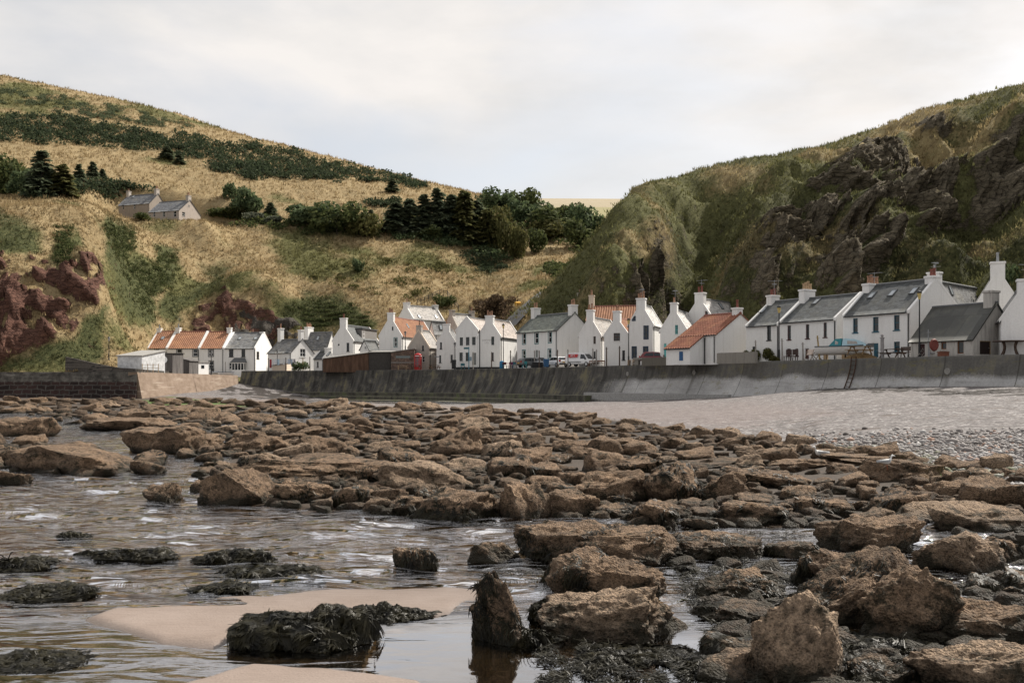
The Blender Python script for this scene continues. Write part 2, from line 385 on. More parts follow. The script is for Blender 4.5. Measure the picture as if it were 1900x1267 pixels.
def fL(X, Y):
    X = np.asarray(X, float).ravel(); Y = np.asarray(Y, float).ravel(); Z = fL_(X, Y)
    if _pad is None: return Z
    w_ = sstep(-34, -26, X-_pad.x)*sstep(12, 5, X-_pad.x)*sstep(-14, -6, Y-_pad.y)*sstep(32, 22, Y-_pad.y)
    return Z*(1-w_)+(_pad.z+.04*(Y-_pad.y))*w_
for _D in np.arange(215, 300, .5):
    if float(fL_([kx(352)*_D], [_D])[0]) >= ZC+(HY-415)*_D/F: _pad = P(352, 415, _D); break
RED = [(-300,430),(-40,470),(60,478),(110,500),(150,468),(188,466),(194,530),(165,575),(60,640),(0,676),(-300,720)]
RED2 = [(352,600),(378,552),(420,530),(450,562),(500,566),(520,590),(530,640),(340,650)]
GRY = [(428,600),(480,594),(560,598),(565,645),(420,645)]
DKG = [[(195,425),(235,418),(258,440),(248,500),(300,480),(345,470),(330,530),(300,600),(240,600),(215,540)],
       [(95,425),(135,420),(138,500),(100,500)],[(0,400),(50,405),(75,470),(0,490)],[(0,690),(120,600),(200,560),(170,680)],
       [(530,570),(560,540),(640,555),(690,590),(690,620),(520,610)],[(860,470),(900,465),(935,500),(900,505)],[(310,600),(350,560),(400,500),(440,490),(400,540),(345,620)]]
GRN = [(300,470),(420,430),(520,540),(440,520),(330,560),(260,600),(200,560),(190,440)]
def left_attrs(px, py, V):
    n = fbm(np.stack([V[:, 0]/14, V[:, 1]/14, V[:, 2]/14], 1), 4)*40; n2 = fbm(V/5., 3)*14
    rock = np.maximum(inpoly(px+n*.4, py+n*.5, RED, 10), .72*inpoly(px+n2, py+n2, RED2, 8))
    holes = sstep(.0, .4, fbm(V*np.array([1, 1, .5])/3.2, 5)+.25*sstep(530, 470, py)); rock = rock*(1-.8*holes)
    grey = inpoly(px+n2*1.5, py+n2*1.2+n*.2, GRY, 14)*(.25+1.1*sstep(-.35, .25, fbm(V/3., 3)))
    dk = np.zeros(len(px))
    for g in DKG: dk = np.maximum(dk, inpoly(px+n*.8, py+n*.8, g, 14))
    top = sstep(0, 1, (250-py)/40+n/60)*.25
    gr = np.clip(.17+.85*fbm(V/22., 5)+.35*inpoly(px+n, py+n, GRN, 40)+.35*sstep(480, 640, px+py*.2)*sstep(420, 470, py)*sstep(1150, 800, px)*.4
                 +.5*inpoly(px+n*.2, py+n*.2, [(880,535),(960,512),(1010,497),(1030,490),(1030,500),(960,525),(890,550)], 6)
                 +.3*sstep(660, 690, py)+top-.32*sstep(430, 400, py)*sstep(230, 260, py), 0, 1)
    return np.clip(rock, 0, 1), np.clip(grey, 0, 1), np.clip(gr+dk*.5, 0, 1), dk
def terrain(name, f, pxs, Ds, attrs, mat, rough, keep):
    X, Y, Q = polar(pxs, Ds); Z = f(X, Y)
    V = np.stack([X, Y, Z], 1)
    px, py = proj(V); A = attrs(px, py, V)
    Q = Q[keep(px[Q[:, 0]], Y[Q[:, 0]])]
    rk = np.maximum(A[0], A[1])
    V[:, 2] += rough*(fbm(V/9., 4)*1.1+fbm(V/2.4, 3)*.35)*(1+0*rk)
    if name == 'cliff':
        rf_ = fbm(np.stack([V[:, 0]/17, V[:, 1]/26, V[:, 2]*0+5], 1), 4, .5, True); rf2 = fbm(np.stack([V[:, 0]/6, V[:, 1]/9, V[:, 2]/12], 1), 4, .5, True)
        cy_ = np.interp(px, [a for a, b in CR], [b[0][0] for a, b in CR]); k_ = sstep(6, 16, V[:, 2])*sstep(1010, 1120, px)*(.26+.74*sstep(0, 70, py-cy_)); V[:, 2] += k_*(rf_*2.6+rf2*1.0-1.2); V[:, 1] -= k_*rf_*1.5
    rid = fbm(V*np.array([1, 1, 1.7 if name == 'cliff' else .6])/6.5, 5, .55, True); rid2 = fbm((V+40)*np.array([1, 1, 2.2])/2.3, 4, .55, True)
    d = rk*(rid*2.2+rid2*.8-.6)*(1 if name == 'cliff' else .75)
    V[:, 0] += d*.15; V[:, 1] -= d*.8; V[:, 2] += d*.35
    me = np_mesh(name, V, Q, mat, True, attrs={'rock': A[0], 'grey': A[1], 'green': A[2], 'dark': A[3]})
    o = link(name, me); tag(o, kind='structure')
    return o, V, A
def grass_nodes(t, p, gr, dk, gold=(.335, .262, .148), gold2=(.235, .17, .088), green=(.155, .15, .062), dkg=(.06, .068, .03)):
    n1 = t.noise(p, .35, 6, .7); n2 = t.noise(p, 1.6, 5, .7); n3 = t.noise(t.pos(False, (3, 3, 1.2)), 1.5, 4, .7)
    g = t.mix(t.ramp(n1, [(.35, 0), (.65, 1)]), gold, gold2)
    gn = t.mix(t.ramp(n2, [(.35, 0), (.65, 1)]), green, tuple(x*.55 for x in green))
    ff = t.math('ADD', gr, t.math('MULTIPLY', t.math('SUBTRACT', n2, .5), .9))
    c = t.mix(t.ramp(ff, [(.30, 0), (.62, 1)]), g, gn)
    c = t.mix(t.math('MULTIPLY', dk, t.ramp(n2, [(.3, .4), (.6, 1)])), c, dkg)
    c = t.mix(1, c, t.ramp(n3, [(.25, .68), (.75, 1.25)]), 'MULTIPLY')
    return c, n2, n3
def terrain_mat(name, rockc, rockd, steep=.5, **kw):
    t = NT(name); p = t.pos()
    c, n2, n3 = grass_nodes(t, p, t.attr('green'), t.attr('dark'), **kw)
    st = t.noise(t.pos(False, (.35, .35, 1.4)), 1.4, 7, .7, .6); cr = t.voro(t.pos(False, (.5, .5, 1.1)), 1.3, 'DISTANCE_TO_EDGE')
    rc = t.mix(t.ramp(st, [(.32, 0), (.68, 1)]), rockd, rockc)
    rc = t.mix(t.ramp(cr, [(0, .6), (.05, 0)]), rc, tuple(x*.3 for x in rockd))
    n4 = t.noise(t.pos(False, (.6, .6, 1.1)), .55, 7, .68)
    nz = t.sep(t.n('ShaderNodeNewGeometry').outputs['Normal'], 2)
    STEEP = t.math('MULTIPLY', t.math('SUBTRACT', .62, nz), steep)
    rf = t.ramp(t.math('ADD', t.math('ADD', t.attr('rock'), STEEP), t.math('MULTIPLY', t.math('SUBTRACT', n4, .5), 2.1)), [(.38, 0), (.62, 1)])
    c = t.mix(rf, c, rc)
    gf = t.ramp(t.math('ADD', t.attr('grey'), t.math('MULTIPLY', t.math('SUBTRACT', n2, .5), .8)), [(.42, 0), (.58, 1)])
    c = t.mix(gf, c, t.mix(st, (.03, .028, .025), (.13, .115, .10)))
    h = t.math('ADD', t.math('MULTIPLY', n3, .6), t.math('MULTIPLY', t.math('ADD', st, t.math('MULTIPLY', t.ramp(cr, [(0, 0), (.12, 1)]), .4)), t.math('ADD', rf, gf, clamp=True)))
    return t.bsdf(c, .95, t.bump(h, .9, .5), spec=.1)
M_hillL = terrain_mat('hillside_grass', (.175, .092, .068), (.062, .034, .027))
hillL, VL, AL = terrain('hillside', fL, np.linspace(-420, 1230, 470), np.concatenate([geom(146, 270, 230), geom(271, 460, 110), geom(465, 760, 24)]), left_attrs, M_hillL, .6, lambda px, D: D > np.interp(px, [-400, 190, 250, 430, 450, 700, 1000, 1250], [140, 140, 170, 200, 204, 203, 178, 160]))
# ---------------- right hill with its three spurs
CR = [
 (985, [(600,172),(560,215)]),
 (1030, [(574,170),(600,160),(560,205,1)]),
 (1062, [(522,175),(560,163),(590,154),(530,215,1)]),
 (1100, [(466,182),(500,174),(540,164),(580,153),(490,240,1)]),
 (1150, [(411,190),(450,178),(500,162),(545,152),(590,146),(440,250,1)]),
 (1215, [(373,203),(410,190),(460,178),(510,166),(555,155),(590,145)]),
 (1232, [(374,208),(400,203),(450,196)]),
 (1262, [(354,212),(400,208),(450,205),(500,196),(540,180),(575,160),(600,148)]),
 (1300, [(340,217),(380,214),(430,208),(475,199),(520,180),(555,156),(585,138)]),
 (1345, [(322,219),(370,211),(410,202),(455,187),(500,164),(540,142),(580,130)]),
 (1400, [(304,220),(350,203),(395,180),(425,158),(465,143),(510,136),(560,128)]),
 (1460, [(290,218),(330,199),(355,181),(390,158),(430,144),(475,134),(520,128),(560,122)]),
 (1520, [(279,213),(310,199),(340,181),(370,163),(400,151),(450,138),(500,129),(550,119)]),
 (1600, [(265,204),(285,192),(300,181),(330,168),(360,157),(400,149),(450,138),(490,124),(545,113)]),
 (1660, [(241,203),(290,189),(330,176),(360,164),(400,152),(432,142),(455,122),(500,116),(545,109)]),
 (1705, [(224,202),(260,193),(320,182),(370,172),(405,165),(418,124),(460,118),(510,111),(545,105)]),
 (1750, [(206,200),(250,190),(300,182),(350,174),(378,168),(382,127),(420,121),(470,114),(530,103)]),
 (1810, [(195,194),(230,186),(280,178),(310,170),(318,129),(360,124),(410,117),(460,111),(520,101)]),
 (1860, [(188,188),(220,178),(250,170),(275,130),(320,124),(380,116),(440,109),(510,98)]),
 (1900, [(180,184),(215,172),(240,162),(256,131),(300,125),(360,116),(430,106),(500,96)]),
 (2000, [(150,176),(190,160),(225,132),(300,118),(400,103),(500,90)]),
 (2200, [(90,165),(180,130),(300,108),(430,90),(520,78)]),
 (2600, [(-20,140),(120,105),(300,82),(450,68)]),
]
pts = []
for px, L in CR:
    e0 = float(np.interp(px, [985, 1062, 1215, 1300, 1400], [8, 18, 18, 10, 2])); e1 = 1+.13*float(np.interp(px, [1560, 1660, 1900, 2000, 2200], [0, 1, 1, 1, .6]))
    L = [((e[0], e[1]+e0*float(np.interp(e[1], [140, 185], [1, 0]))) if px < 1450 else (e[0], e[1]*(e1 if e[1] < 135 else 1)))+tuple(e[2:]) for e in L]
    for e in L: pts.append(P(px, e[0], e[1]))
    if px >= 1215:
        c = P(px, *L[0][:2]); pts += [Vector((c.x*1.25, c.y*1.25, c.z+2)), Vector((c.x*1.7, c.y*1.7, c.z+4))]
    b = max(L, key=lambda e: -e[1]); b = P(px, b[0], b[1]); pts.append(Vector((b.x*.9, b.y*.9, min(b.z, 5))))
fR_ = tps(pts, 2e-4)
RIDGES = [([(1600,285,190),(1540,315,178),(1480,350,168),(1425,405,156),(1392,465,144),(1360,520,136)], 4.2, 6), ([(1500,288,206),(1420,330,204),(1360,400,198),(1320,450,192),(1290,510,182),(1270,560,166)], -5.5, 7.5),
          ([(1215,385,200),(1180,420,187),(1150,480,168),(1130,540,156)], 3.0, 6), ([(1800,285,182),(1755,350,168),(1738,400,160),(1733,425,152)], -5.5, 6), ([(1900,262,146),(1830,300,143),(1750,385,142),(1690,440,134),(1620,490,126)], 4.0, 5),
          ([(1660,250,200),(1675,320,178),(1705,370,168)], -3.0, 5), ([(1480,430,142),(1500,500,131),(1510,560,122)], -3.2, 4.5), ([(1570,420,143),(1580,490,128),(1590,545,116)], 2.6, 5), ([(1780,440,128),(1800,500,116)], -3, 5), ([(1255,520,172),(1200,560,156)], -3, 5)]
def fR(X, Y):
    X = np.asarray(X, float).ravel(); Y = np.asarray(Y, float).ravel(); Z = fR_(X, Y)
    wx = X+3.5*fbm(np.stack([X/14, Y/14, X*0+2], 1), 3); wy = Y+3.5*fbm(np.stack([X/14, Y/14, X*0+8], 1), 3)
    for L, A_, sg in RIDGES:
        q = [(kx(p)*D, D) for p, _, D in L]; d2 = np.full(X.shape, 1e9)
        for (x0, y0), (x1, y1) in zip(q[:-1], q[1:]):
            ex, ey = x1-x0, y1-y0; t_ = np.clip(((wx-x0)*ex+(wy-y0)*ey)/(ex*ex+ey*ey), 0, 1); d2 = np.minimum(d2, (wx-x0-t_*ex)**2+(wy-y0-t_*ey)**2)
        Z = Z+A_*np.exp(-d2/sg**2)
    return Z
RR = [[(1385,500),(1400,460),(1450,420),(1530,350),(1590,290),(1625,285),(1665,330),(1705,380),(1725,425),(1690,440),(1630,455),(1605,490),(1580,560),(1380,570)],
      [(1600,520),(1640,470),(1700,430),(1760,370),(1830,300),(1870,270),(1960,240),(2300,180),(2300,360),(1930,400),(1840,440),(1760,440),(1700,470),(1650,520)],
      [(1700,340),(1740,310),(1770,330),(1790,370),(1740,420),(1710,400)],[(1690,240),(1730,235),(1760,255),(1740,290),(1700,270)],[(1110,560),(1150,520),(1210,500),(1230,560),(1170,590)],[(1410,520),(1560,500),(1600,560),(1400,580)]]
def right_attrs(px, py, V):
    n = fbm(V/12., 4)*45; n2 = fbm(V/4., 3)*20
    rock = np.zeros(len(px))
    for g in RR: rock = np.maximum(rock, inpoly(px+n*.6+n2*.4, py+n*.5, g, 12))
    rock = rock*(1-.9*sstep(-.12, .25, fbm((V+9)*np.array([1, 1, .7])/8., 4)))
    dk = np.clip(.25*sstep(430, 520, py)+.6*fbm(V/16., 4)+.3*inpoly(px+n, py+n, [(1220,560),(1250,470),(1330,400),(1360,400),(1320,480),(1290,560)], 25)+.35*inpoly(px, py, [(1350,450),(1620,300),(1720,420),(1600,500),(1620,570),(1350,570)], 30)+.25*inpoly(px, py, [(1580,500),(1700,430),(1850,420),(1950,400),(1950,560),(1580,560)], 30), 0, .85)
    gr = np.clip(.62+.7*fbm(V/18., 4)-.28*inpoly(px+n*.5, py+n*.5, [(1000,590),(1100,470),(1160,420),(1230,420),(1290,380),(1260,520),(1150,500),(1060,600)], 30)-.25*inpoly(px+n*.4, py, [(1590,290),(1640,230),(1720,215),(1740,300),(1640,280)], 20)+.2*sstep(1500, 1250, px), .15, 1)
    return rock, np.zeros(len(px)), gr, dk
M_hillR = terrain_mat('cliff_grass', (.19, .16, .112), (.05, .042, .03), steep=1.1, gold=(.29, .235, .12), gold2=(.19, .14, .07), green=(.125, .125, .052), dkg=(.026, .03, .014))
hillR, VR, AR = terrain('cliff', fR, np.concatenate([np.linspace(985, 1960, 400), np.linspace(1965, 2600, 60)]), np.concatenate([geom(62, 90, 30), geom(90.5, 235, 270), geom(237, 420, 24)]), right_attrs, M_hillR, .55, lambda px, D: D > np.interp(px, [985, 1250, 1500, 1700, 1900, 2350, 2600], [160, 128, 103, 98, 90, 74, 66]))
# ---------------- far fields beyond the valley
t = NT('field_grass'); p = t.pos()
n = t.noise(p, .02, 5, .6); n2 = t.noise(p, .6, 4, .7)
y = t.sep(p, 1)
c = t.mix(t.ramp(t.math('MULTIPLY', y, .001), [(.655, 0), (.665, 1)]), (.26, .235, .125), (.33, .28, .20))
c = t.mix(t.ramp(n, [(.4, 0), (.7, .4)]), c, (.27, .24, .14))
M_field = t.bsdf(t.mix(1, c, t.ramp(n2, [(.3, .8), (.7, 1.15)]), 'MULTIPLY'), .95, spec=.1)
pxs = np.linspace(500, 1700, 90)
rows = [(430,400),(412,440),(404,520),(396,580),(388,640),(383,670),(378,740),(371,900),(369,1200)]
V = np.array([P(px, py+.004*(px-950)*0+2*math.sin(px/90)*.3, D) for py, D in rows for px in pxs]); nP = len(pxs)
i = (np.arange(len(rows)-1)[:, None]*nP+np.arange(nP-1)[None]).ravel()
tag(link('field', np_mesh('field', V, np.stack([i, i+1, i+1+nP, i+nP], 1), M_field, True)), kind='structure')
# ---------------- ray casting onto the hills from the photo's viewpoint
def cast(f, px, py, D0, D1, step=.6):
    D = np.arange(D0, D1, step); z = f((px-CX)/F*D, D); r = ZC+(HY-py)*D/F
    w_ = np.where(z >= r)[0]
    return None if len(w_) == 0 else (D[w_[0]], Vector(((px-CX)/F*D[w_[0]], D[w_[0]], z[w_[0]])))
class Caster:
    def __init__(s, f, px0, px1, D0, D1, dpx=4, n=260):
        s.pxs = np.arange(px0, px1+dpx, dpx); s.Ds = geom(D0, D1, n)
        X, Y, _ = polar(s.pxs, s.Ds); s.Z = f(X, Y).reshape(n, len(s.pxs))
        s.ang = HY-(s.Z-ZC)*F/s.Ds[:, None]; s.top = np.minimum.accumulate(s.ang, 0)
    def __call__(s, px, py):
        c = int(round((px-s.pxs[0])/(s.pxs[1]-s.pxs[0])))
        if c < 0 or c >= len(s.pxs): return None
        w_ = np.where(s.ang[:, c] <= py)[0]
        if len(w_) == 0: return None
        D = s.Ds[w_[0]]; return Vector(((px-CX)/F*D, D, s.Z[w_[0], c]))
castL = Caster(fL, -420, 1230, 146, 600); castR = Caster(fR, 985, 2100, 70, 300)
# ================================================================ SHORE
SH = [(-900,6,-.25),(0,6,-.18),(950,6,-.12),(1900,6,-.02),(2700,6,.1),(-900,20,-.5),(0,20,-.32),(950,20,-.02),(1900,18,.1),(2600,18,.5),(400,40,-.1),(-900,60,-.7),(0,60,-.4),(100,100,-.1),(900,40,.15),
 (1500,40,.35),(1900,42,1.3),(1900,30,.75),(2300,30,1.3),(2300,45,2.2),(1900,55,2.0),(1900,73,2.55),(2300,65,2.6),(1700,81,2.5),(1600,60,1.55),(1500,91,2.15),(1380,95,1.45),(1250,109,1.0),(1100,122,.5),(1000,132,.15),
 (850,145,-.25),(700,155,-.2),(600,165,.1),(480,172,1.9),(440,176,2.7),(330,140,1.3),(262,126,.9),(100,122,.9),(-200,122,.8),(-900,140,0),(600,110,.1),(900,90,.15),(1100,80,.35),(1300,70,.75),(600,60,.1),(1600,45,.8),(1700,30,.5)]
fS0 = tps([Vector((kx(px)*D, D, z)) for px, D, z in SH], 1e-4)
SB1 = [(150,1150),(220,1122),(330,1110),(470,1100),(640,1084),(830,1084),(925,1096),(895,1118),(810,1146),(700,1145),(620,1160),(470,1158),(440,1182),(390,1203),(300,1198),(225,1172)]
SB2 = [(330,1270),(420,1246),(480,1233),(620,1241),(780,1262),(860,1320),(700,1500),(200,1500)]
ROCKF = [(-60,742),(250,738),(450,745),(700,755),(1000,765),(1250,800),(1560,838),(1900,880),(2400,920),(2400,1010),(1900,1000),(1560,985),(1240,985),(1000,975),(720,962),(370,938),(365,870),(420,850),(300,800),(100,778),(-60,765)]
SHING = [(960,768),(1110,775),(1250,800),(1420,812),(1560,838),(1720,850),(1900,880),(2400,920),(2600,900),(2600,600),(1000,700),(500,715),(380,705),(290,735),(460,742),(640,752),(800,752)]
def gpx(X, Y): return CX+X*F/Y, HY+ZC*F/Y           # photo position of the point on the water level below
def fS(X, Y):
    X = np.asarray(X, float).ravel(); Y = np.asarray(Y, float).ravel()
    z = fS0(X, Y); px, py = gpx(X, Y)
    near = sstep(60, 30, Y)
    nn = fbm(np.stack([X/1.1, Y/2.2, X*0], 1), 3)*18
    b = np.maximum(inpoly(px+nn, py+nn*.4, SB1, 13), inpoly(px+nn, py+nn*.4, SB2, 15))
    bed = -.07-.10*sstep(1180, 900, py)
    rf = inpoly(px, py, ROCKF, 25)
    zz = bed+b*.115+(rf*.25)*sstep(1100, 900, py)
    k = near*(1-inpoly(px, py, [(1500,800),(2600,800),(2600,1010),(1850,960),(1500,880)], 40))
    z = z*(1-k)+zz*k
    return z+.012*fbm(np.stack([X/.9, Y/.9, X*0+3], 1), 3)*(1-b)
X, Y, Q = polar(np.concatenate([np.linspace(-900, -20, 50), np.linspace(-10, 1910, 480), np.linspace(1920, 2700, 40)]), np.concatenate([geom(4.2, 24, 150), geom(24.2, 90, 90), geom(91, 182, 50)]))
Z = fS(X, Y); px, py = gpx(X, Y); V = np.stack([X, Y, Z], 1)
nn = fbm(V/3., 4)
pyr = HY-(Z-ZC)*F/Y
sh = inpoly(px+nn*50, pyr+nn*14, SHING, 9); rf = inpoly(px, py, ROCKF, 20)*(1-sh)
wrk = np.exp(-((pyr-np.interp(px, [1480,1560,1700,1760,1900], [727,721,722,731,726])+nn*8)/5.5)**2)*sstep(1440, 1560, px)*(.35+.9*sstep(-.3,.3,fbm(V/1.3,3)))
wrk = np.maximum(wrk, inpoly(px+nn*60, pyr+nn*25, [(360,720),(480,716),(590,738),(640,752),(480,742)], 8)*.8)
wrk = np.maximum(wrk, inpoly(px+nn*60, pyr+nn*10, [(1000,763),(1130,778),(1270,806),(1200,812),(1060,785)], 8)*.9)
sandy = inpoly(px+nn*40, pyr+nn*10, [(1000,770),(1100,750),(1400,745),(1560,765),(1450,785),(1300,795),(1150,788)], 16)
alg = np.maximum(inpoly(px+nn*50, pyr+nn*12, [(1540,828),(1640,838),(1720,850),(1760,872),(1900,872),(1980,890),(1700,890),(1600,868)], 12), inpoly(px+nn*60, pyr+nn*8, [(250,742),(340,738),(470,750),(460,758),(330,762)], 5))
t = NT('shore_ground'); p = t.pos(); dd = t.n('ShaderNodeCameraData')
A = {k: t.attr(k) for k in ('shingle', 'rockbed', 'wrack', 'sandy', 'algae')}
n1 = t.noise(p, .8, 6, .65); n2 = t.noise(p, 6, 5, .7); n3 = t.noise(p, 40, 3, .6)
rip = t.noise(t.pos(False, (1.2, 5, 1)), 1.6, 3, .5, .4)
sand = t.mix(t.ramp(n1, [(.35, 0), (.65, 1)]), (.25, .20, .17), (.205, .158, .13))
sand = t.mix(1, sand, t.ramp(n3, [(.3, .9), (.7, 1.08)]), 'MULTIPLY')
dry = t.ramp(t.math('MULTIPLY', t.sep(p, 2), 10), [(.02, .58), (.55, 1)])
sand = t.mix(1, sand, dry, 'MULTIPLY')
v1 = t.n('ShaderNodeTexVoronoi'); t.set(v1, 'Vector', t.pos(False, (1, 1, 1))); v1.inputs['Scale'].default_value = 7
v2 = t.n('ShaderNodeTexVoronoi'); t.set(v2, 'Vector', t.pos(False, (1, 1, 1))); v2.inputs['Scale'].default_value = 2.6
idc = t.math('ADD', t.math('MULTIPLY', t.sep(v1.outputs['Color'], 0), .6), t.math('MULTIPLY', t.sep(v2.outputs['Color'], 1), .4))
peb = t.ramp(idc, [(0, (.05, .045, .044)), (.35, (.13, .122, .12)), (.6, (.20, .185, .18)), (.8, (.27, .255, .25)), (1, (.46, .45, .44))])
peb = t.mix(t.ramp(v1.outputs[0], [(.25, 0), (.75, .7)]), peb, (.06, .05, .05))
peb = t.mix(t.math('MULTIPLY', A['sandy'], .55), peb, t.mix(n2, (.185, .148, .138), (.13, .105, .10)))
blot = t.noise(t.pos(False, (.5, 1.3, 1)), 1.0, 6, .7)
sp_ = t.noise(t.pos(False, (1, 1.8, 1)), 2.3, 5, .75); peb = t.mix(1, peb, t.ramp(sp_, [(.36, .62), (.5, 1.0), (.64, 1.35)]), 'MULTIPLY')
peb = t.mix(t.ramp(blot, [(.58, 0), (.63, .8)]), peb, (.07, .05, .04))
rb = t.mix(t.ramp(n2, [(.3, 0), (.7, 1)]), (.018, .014, .010), (.07, .052, .038))  # weedy bed colour, darkened further to paint shade into the gaps between boulders
c = t.mix(A['rockbed'], sand, rb); c = t.mix(t.ramp(t.math('ADD', A['shingle'], t.math('MULTIPLY', t.math('SUBTRACT', n2, .5), .6)), [(.4, 0), (.6, 1)]), c, peb)
c = t.mix(t.ramp(t.math('ADD', A['wrack'], t.math('MULTIPLY', t.math('SUBTRACT', n2, .5), 1.1)), [(.45, 0), (.6, 1)]), c, (.018, .013, .01))
c = t.mix(t.ramp(t.math('ADD', A['algae'], t.math('MULTIPLY', t.math('SUBTRACT', n2, .5), 1.0)), [(.5, 0), (.65, .85)]), c, t.mix(n3, (.03, .075, .012), (.11, .15, .03)))
hh = t.math('ADD', t.math('MULTIPLY', v1.outputs[0], t.math('MULTIPLY', A['shingle'], -1.2)), t.math('ADD', t.math('MULTIPLY', n3, .25), t.math('MULTIPLY', rip, .5)))
M_shore = t.bsdf(c, t.ramp(t.math('MULTIPLY', t.sep(p, 2), 10), [(.0, .25), (.5, .9)]), t.bump(hh, .6, .05), spec=.35)
tag(link('beach', np_mesh('beach', V, Q, M_shore, True, attrs={'shingle': sh, 'rockbed': rf, 'wrack': wrk, 'sandy': sandy, 'algae': alg})), kind='structure')
castS = Caster(fS, -100, 2300, 4.5, 185, 5, 420)
# ---------------- water
X, Y, Q = polar(np.concatenate([np.linspace(-1500, -20, 60), np.linspace(-12, 1912, 380), np.linspace(1930, 2500, 20)]), np.concatenate([geom(4.2, 30, 260), geom(30.2, 150, 110)]))
px, py = gpx(X, Y)
calm = np.maximum.reduce([inpoly(px, py, [(680,1140),(860,1120),(1400,1150),(1450,1300),(1000,1500),(640,1260)], 45), .92*sstep(1085, 1180, py), .55*inpoly(px, py, [(1000,1000),(1600,960),(1600,1120),(1000,1080)], 40)])
wv = np.stack([X/2.3, Y/.85, X*0], 1); w2 = np.stack([X/.75, Y/.3, X*0+5], 1)
Zw = (1-calm)*(.12*fbm(wv, 2)+.012*fbm(w2, 2))*sstep(160, 20, Y)+.002*fbm(w2*1.7, 2)
t = NT('sea_water'); p = t.pos()
na = t.noise(t.pos(False, (.75, 2.2, 1)), 1.25, 2, .5, .9); nb = t.noise(t.pos(False, (1.2, 3.0, 1)), 6, 3, .6, .4); nc = t.noise(t.pos(False, (1.5, 3, 1)), 24, 2, .5)
cl = t.attr('calm'); inv = t.math('SUBTRACT', 1, t.math('MULTIPLY', cl, .988))
hgt = t.math('MULTIPLY', t.math('ADD', t.math('ADD', t.math('MULTIPLY', na, .36), t.math('MULTIPLY', nb, .018)), t.math('MULTIPLY', nc, .002)), inv)
nrm = t.bump(hgt, 1.0, 1.0)
fr = t.n('ShaderNodeFresnel'); fr.inputs['IOR'].default_value = 1.5; t.set(fr, 'Normal', nrm)
gl = t.n('ShaderNodeBsdfGlossy'); gl.inputs['Roughness'].default_value = .03; t.set(gl, 'Normal', nrm); gl.inputs['Color'].default_value = (.98, .98, 1, 1)
tr = t.n('ShaderNodeBsdfTransparent'); tr.inputs['Color'].default_value = (.90, .79, .56, 1)
ms = t.n('ShaderNodeMixShader'); t.set(ms, 0, t.math('MULTIPLY', fr.outputs[0], 2.15, clamp=True)); t.t.links.new(tr.outputs[0], ms.inputs[1]); t.t.links.new(gl.outputs[0], ms.inputs[2])
t.t.links.new(ms.outputs[0], t.out.inputs[0]); M_water = t.m
tag(link('water', np_mesh('water', np.stack([X, Y, Zw], 1), Q, M_water, True, attrs={'calm': calm})), kind='structure')
# ================================================================ SEA WALL, QUAY
ZT = 4.91; HW = ZT-ZC
WP = [(448,688),(540,687.6),(620,687.2),(700,686.7),(800,686),(900,684.4),(1000,682),(1120,679),(1250,675),(1380,671.4),(1500,667.6),(1600,664.6),(1700,661.9),(1800,659.4),(1900,657),(2000,654.4),(2150,650),(2350,643)]
_px = np.array([a for a, b in WP], float); _py = np.array([b for a, b in WP])
g = np.linspace(448, 2350, 1200); gy = np.interp(g, _px, _py)
ker = np.ones(121)/121; gy = np.convolve(np.pad(gy, 60, mode='edge'), ker, 'valid'); gy[:60] = np.interp(g[:60], _px, _py)
gD = HW*F/(HY-gy); WX = (g-CX)/F*gD; WY = gD
def wallD(px): return float(np.interp(px, g, gD))
def wallpt(px, out=0., z=0.):
    """point on the sea wall's top front edge, moved OUT metres seawards"""
    D = wallD(px); a = np.array([(px-4-CX)/F*wallD(px-4), wallD(px-4)]); b = np.array([(px+4-CX)/F*wallD(px+4), wallD(px+4)])
    d = b-a; d /= np.linalg.norm(d); n = np.array([d[1], -d[0]])
    return Vector(((px-CX)/F*D+n[0]*out, D+n[1]*out, z)), Vector((n[0], n[1], 0)), Vector((d[0], d[1], 0))
seg = np.sqrt(np.diff(WX)**2+np.diff(WY)**2); arc = np.concatenate([[0], np.cumsum(seg)])
s = np.arange(0, arc[-1], .3); sx_ = np.interp(s, arc, WX); sy_ = np.interp(s, arc, WY); spx = CX+sx_*F/sy_
dx = np.gradient(sx_); dy = np.gradient(sy_); ln = np.hypot(dx, dy); nx, ny = dy/ln, -dx/ln
PROF = [(-.75, -.5), (-.75, 0), (-.05, 0), (0, -.05), (.03, -.25), (.08, -.6), (.18, -1.0), (.34, -1.5), (.55, -2.0), (.80, -2.5), (1.08, -3.0), (1.4, -3.5), (1.7, -4.0), (2.0, -4.6), (2.3, -5.6)]
V = []; UV = []; TOPD = []; STR = []
for j, (o, z) in enumerate(PROF):
    wob = .025*fbm(np.stack([s/3., s*0+z, s*0], 1), 3) if j > 3 else 0
    V.append(np.stack([sx_+nx*(o+wob), sy_+ny*(o+wob), np.full(len(s), ZT+z)], 1)); UV.append(np.stack([s, np.full(len(s), z)], 1))
    lo = sstep(-1.2, -2.1, z+.35*fbm(np.stack([s/5., s*0, s*0+1], 1), 3))*sstep(1080, 1230, spx)
    TOPD.append(lo)
    st = np.zeros(len(s))
    for q, zz in ((1168, -1.15), (1292, -1.1), (1762, -1.3)):
        st = np.maximum(st, np.exp(-((s-np.interp(q, spx, s))/.16)**2)*(z < zz))
    STR.append(st)
V = np.concatenate(V); n = len(s); m = len(PROF)
i = (np.arange(m-1)[:, None]*n+np.arange(n-1)[None]).ravel(); Q = np.stack([i, i+n, i+n+1, i+1], 1)
end = np.array([[k*n for k in range(m)]])
t = NT('sea_wall_concrete'); uv = t.n('ShaderNodeTexCoord').outputs['UV']; p = t.pos()
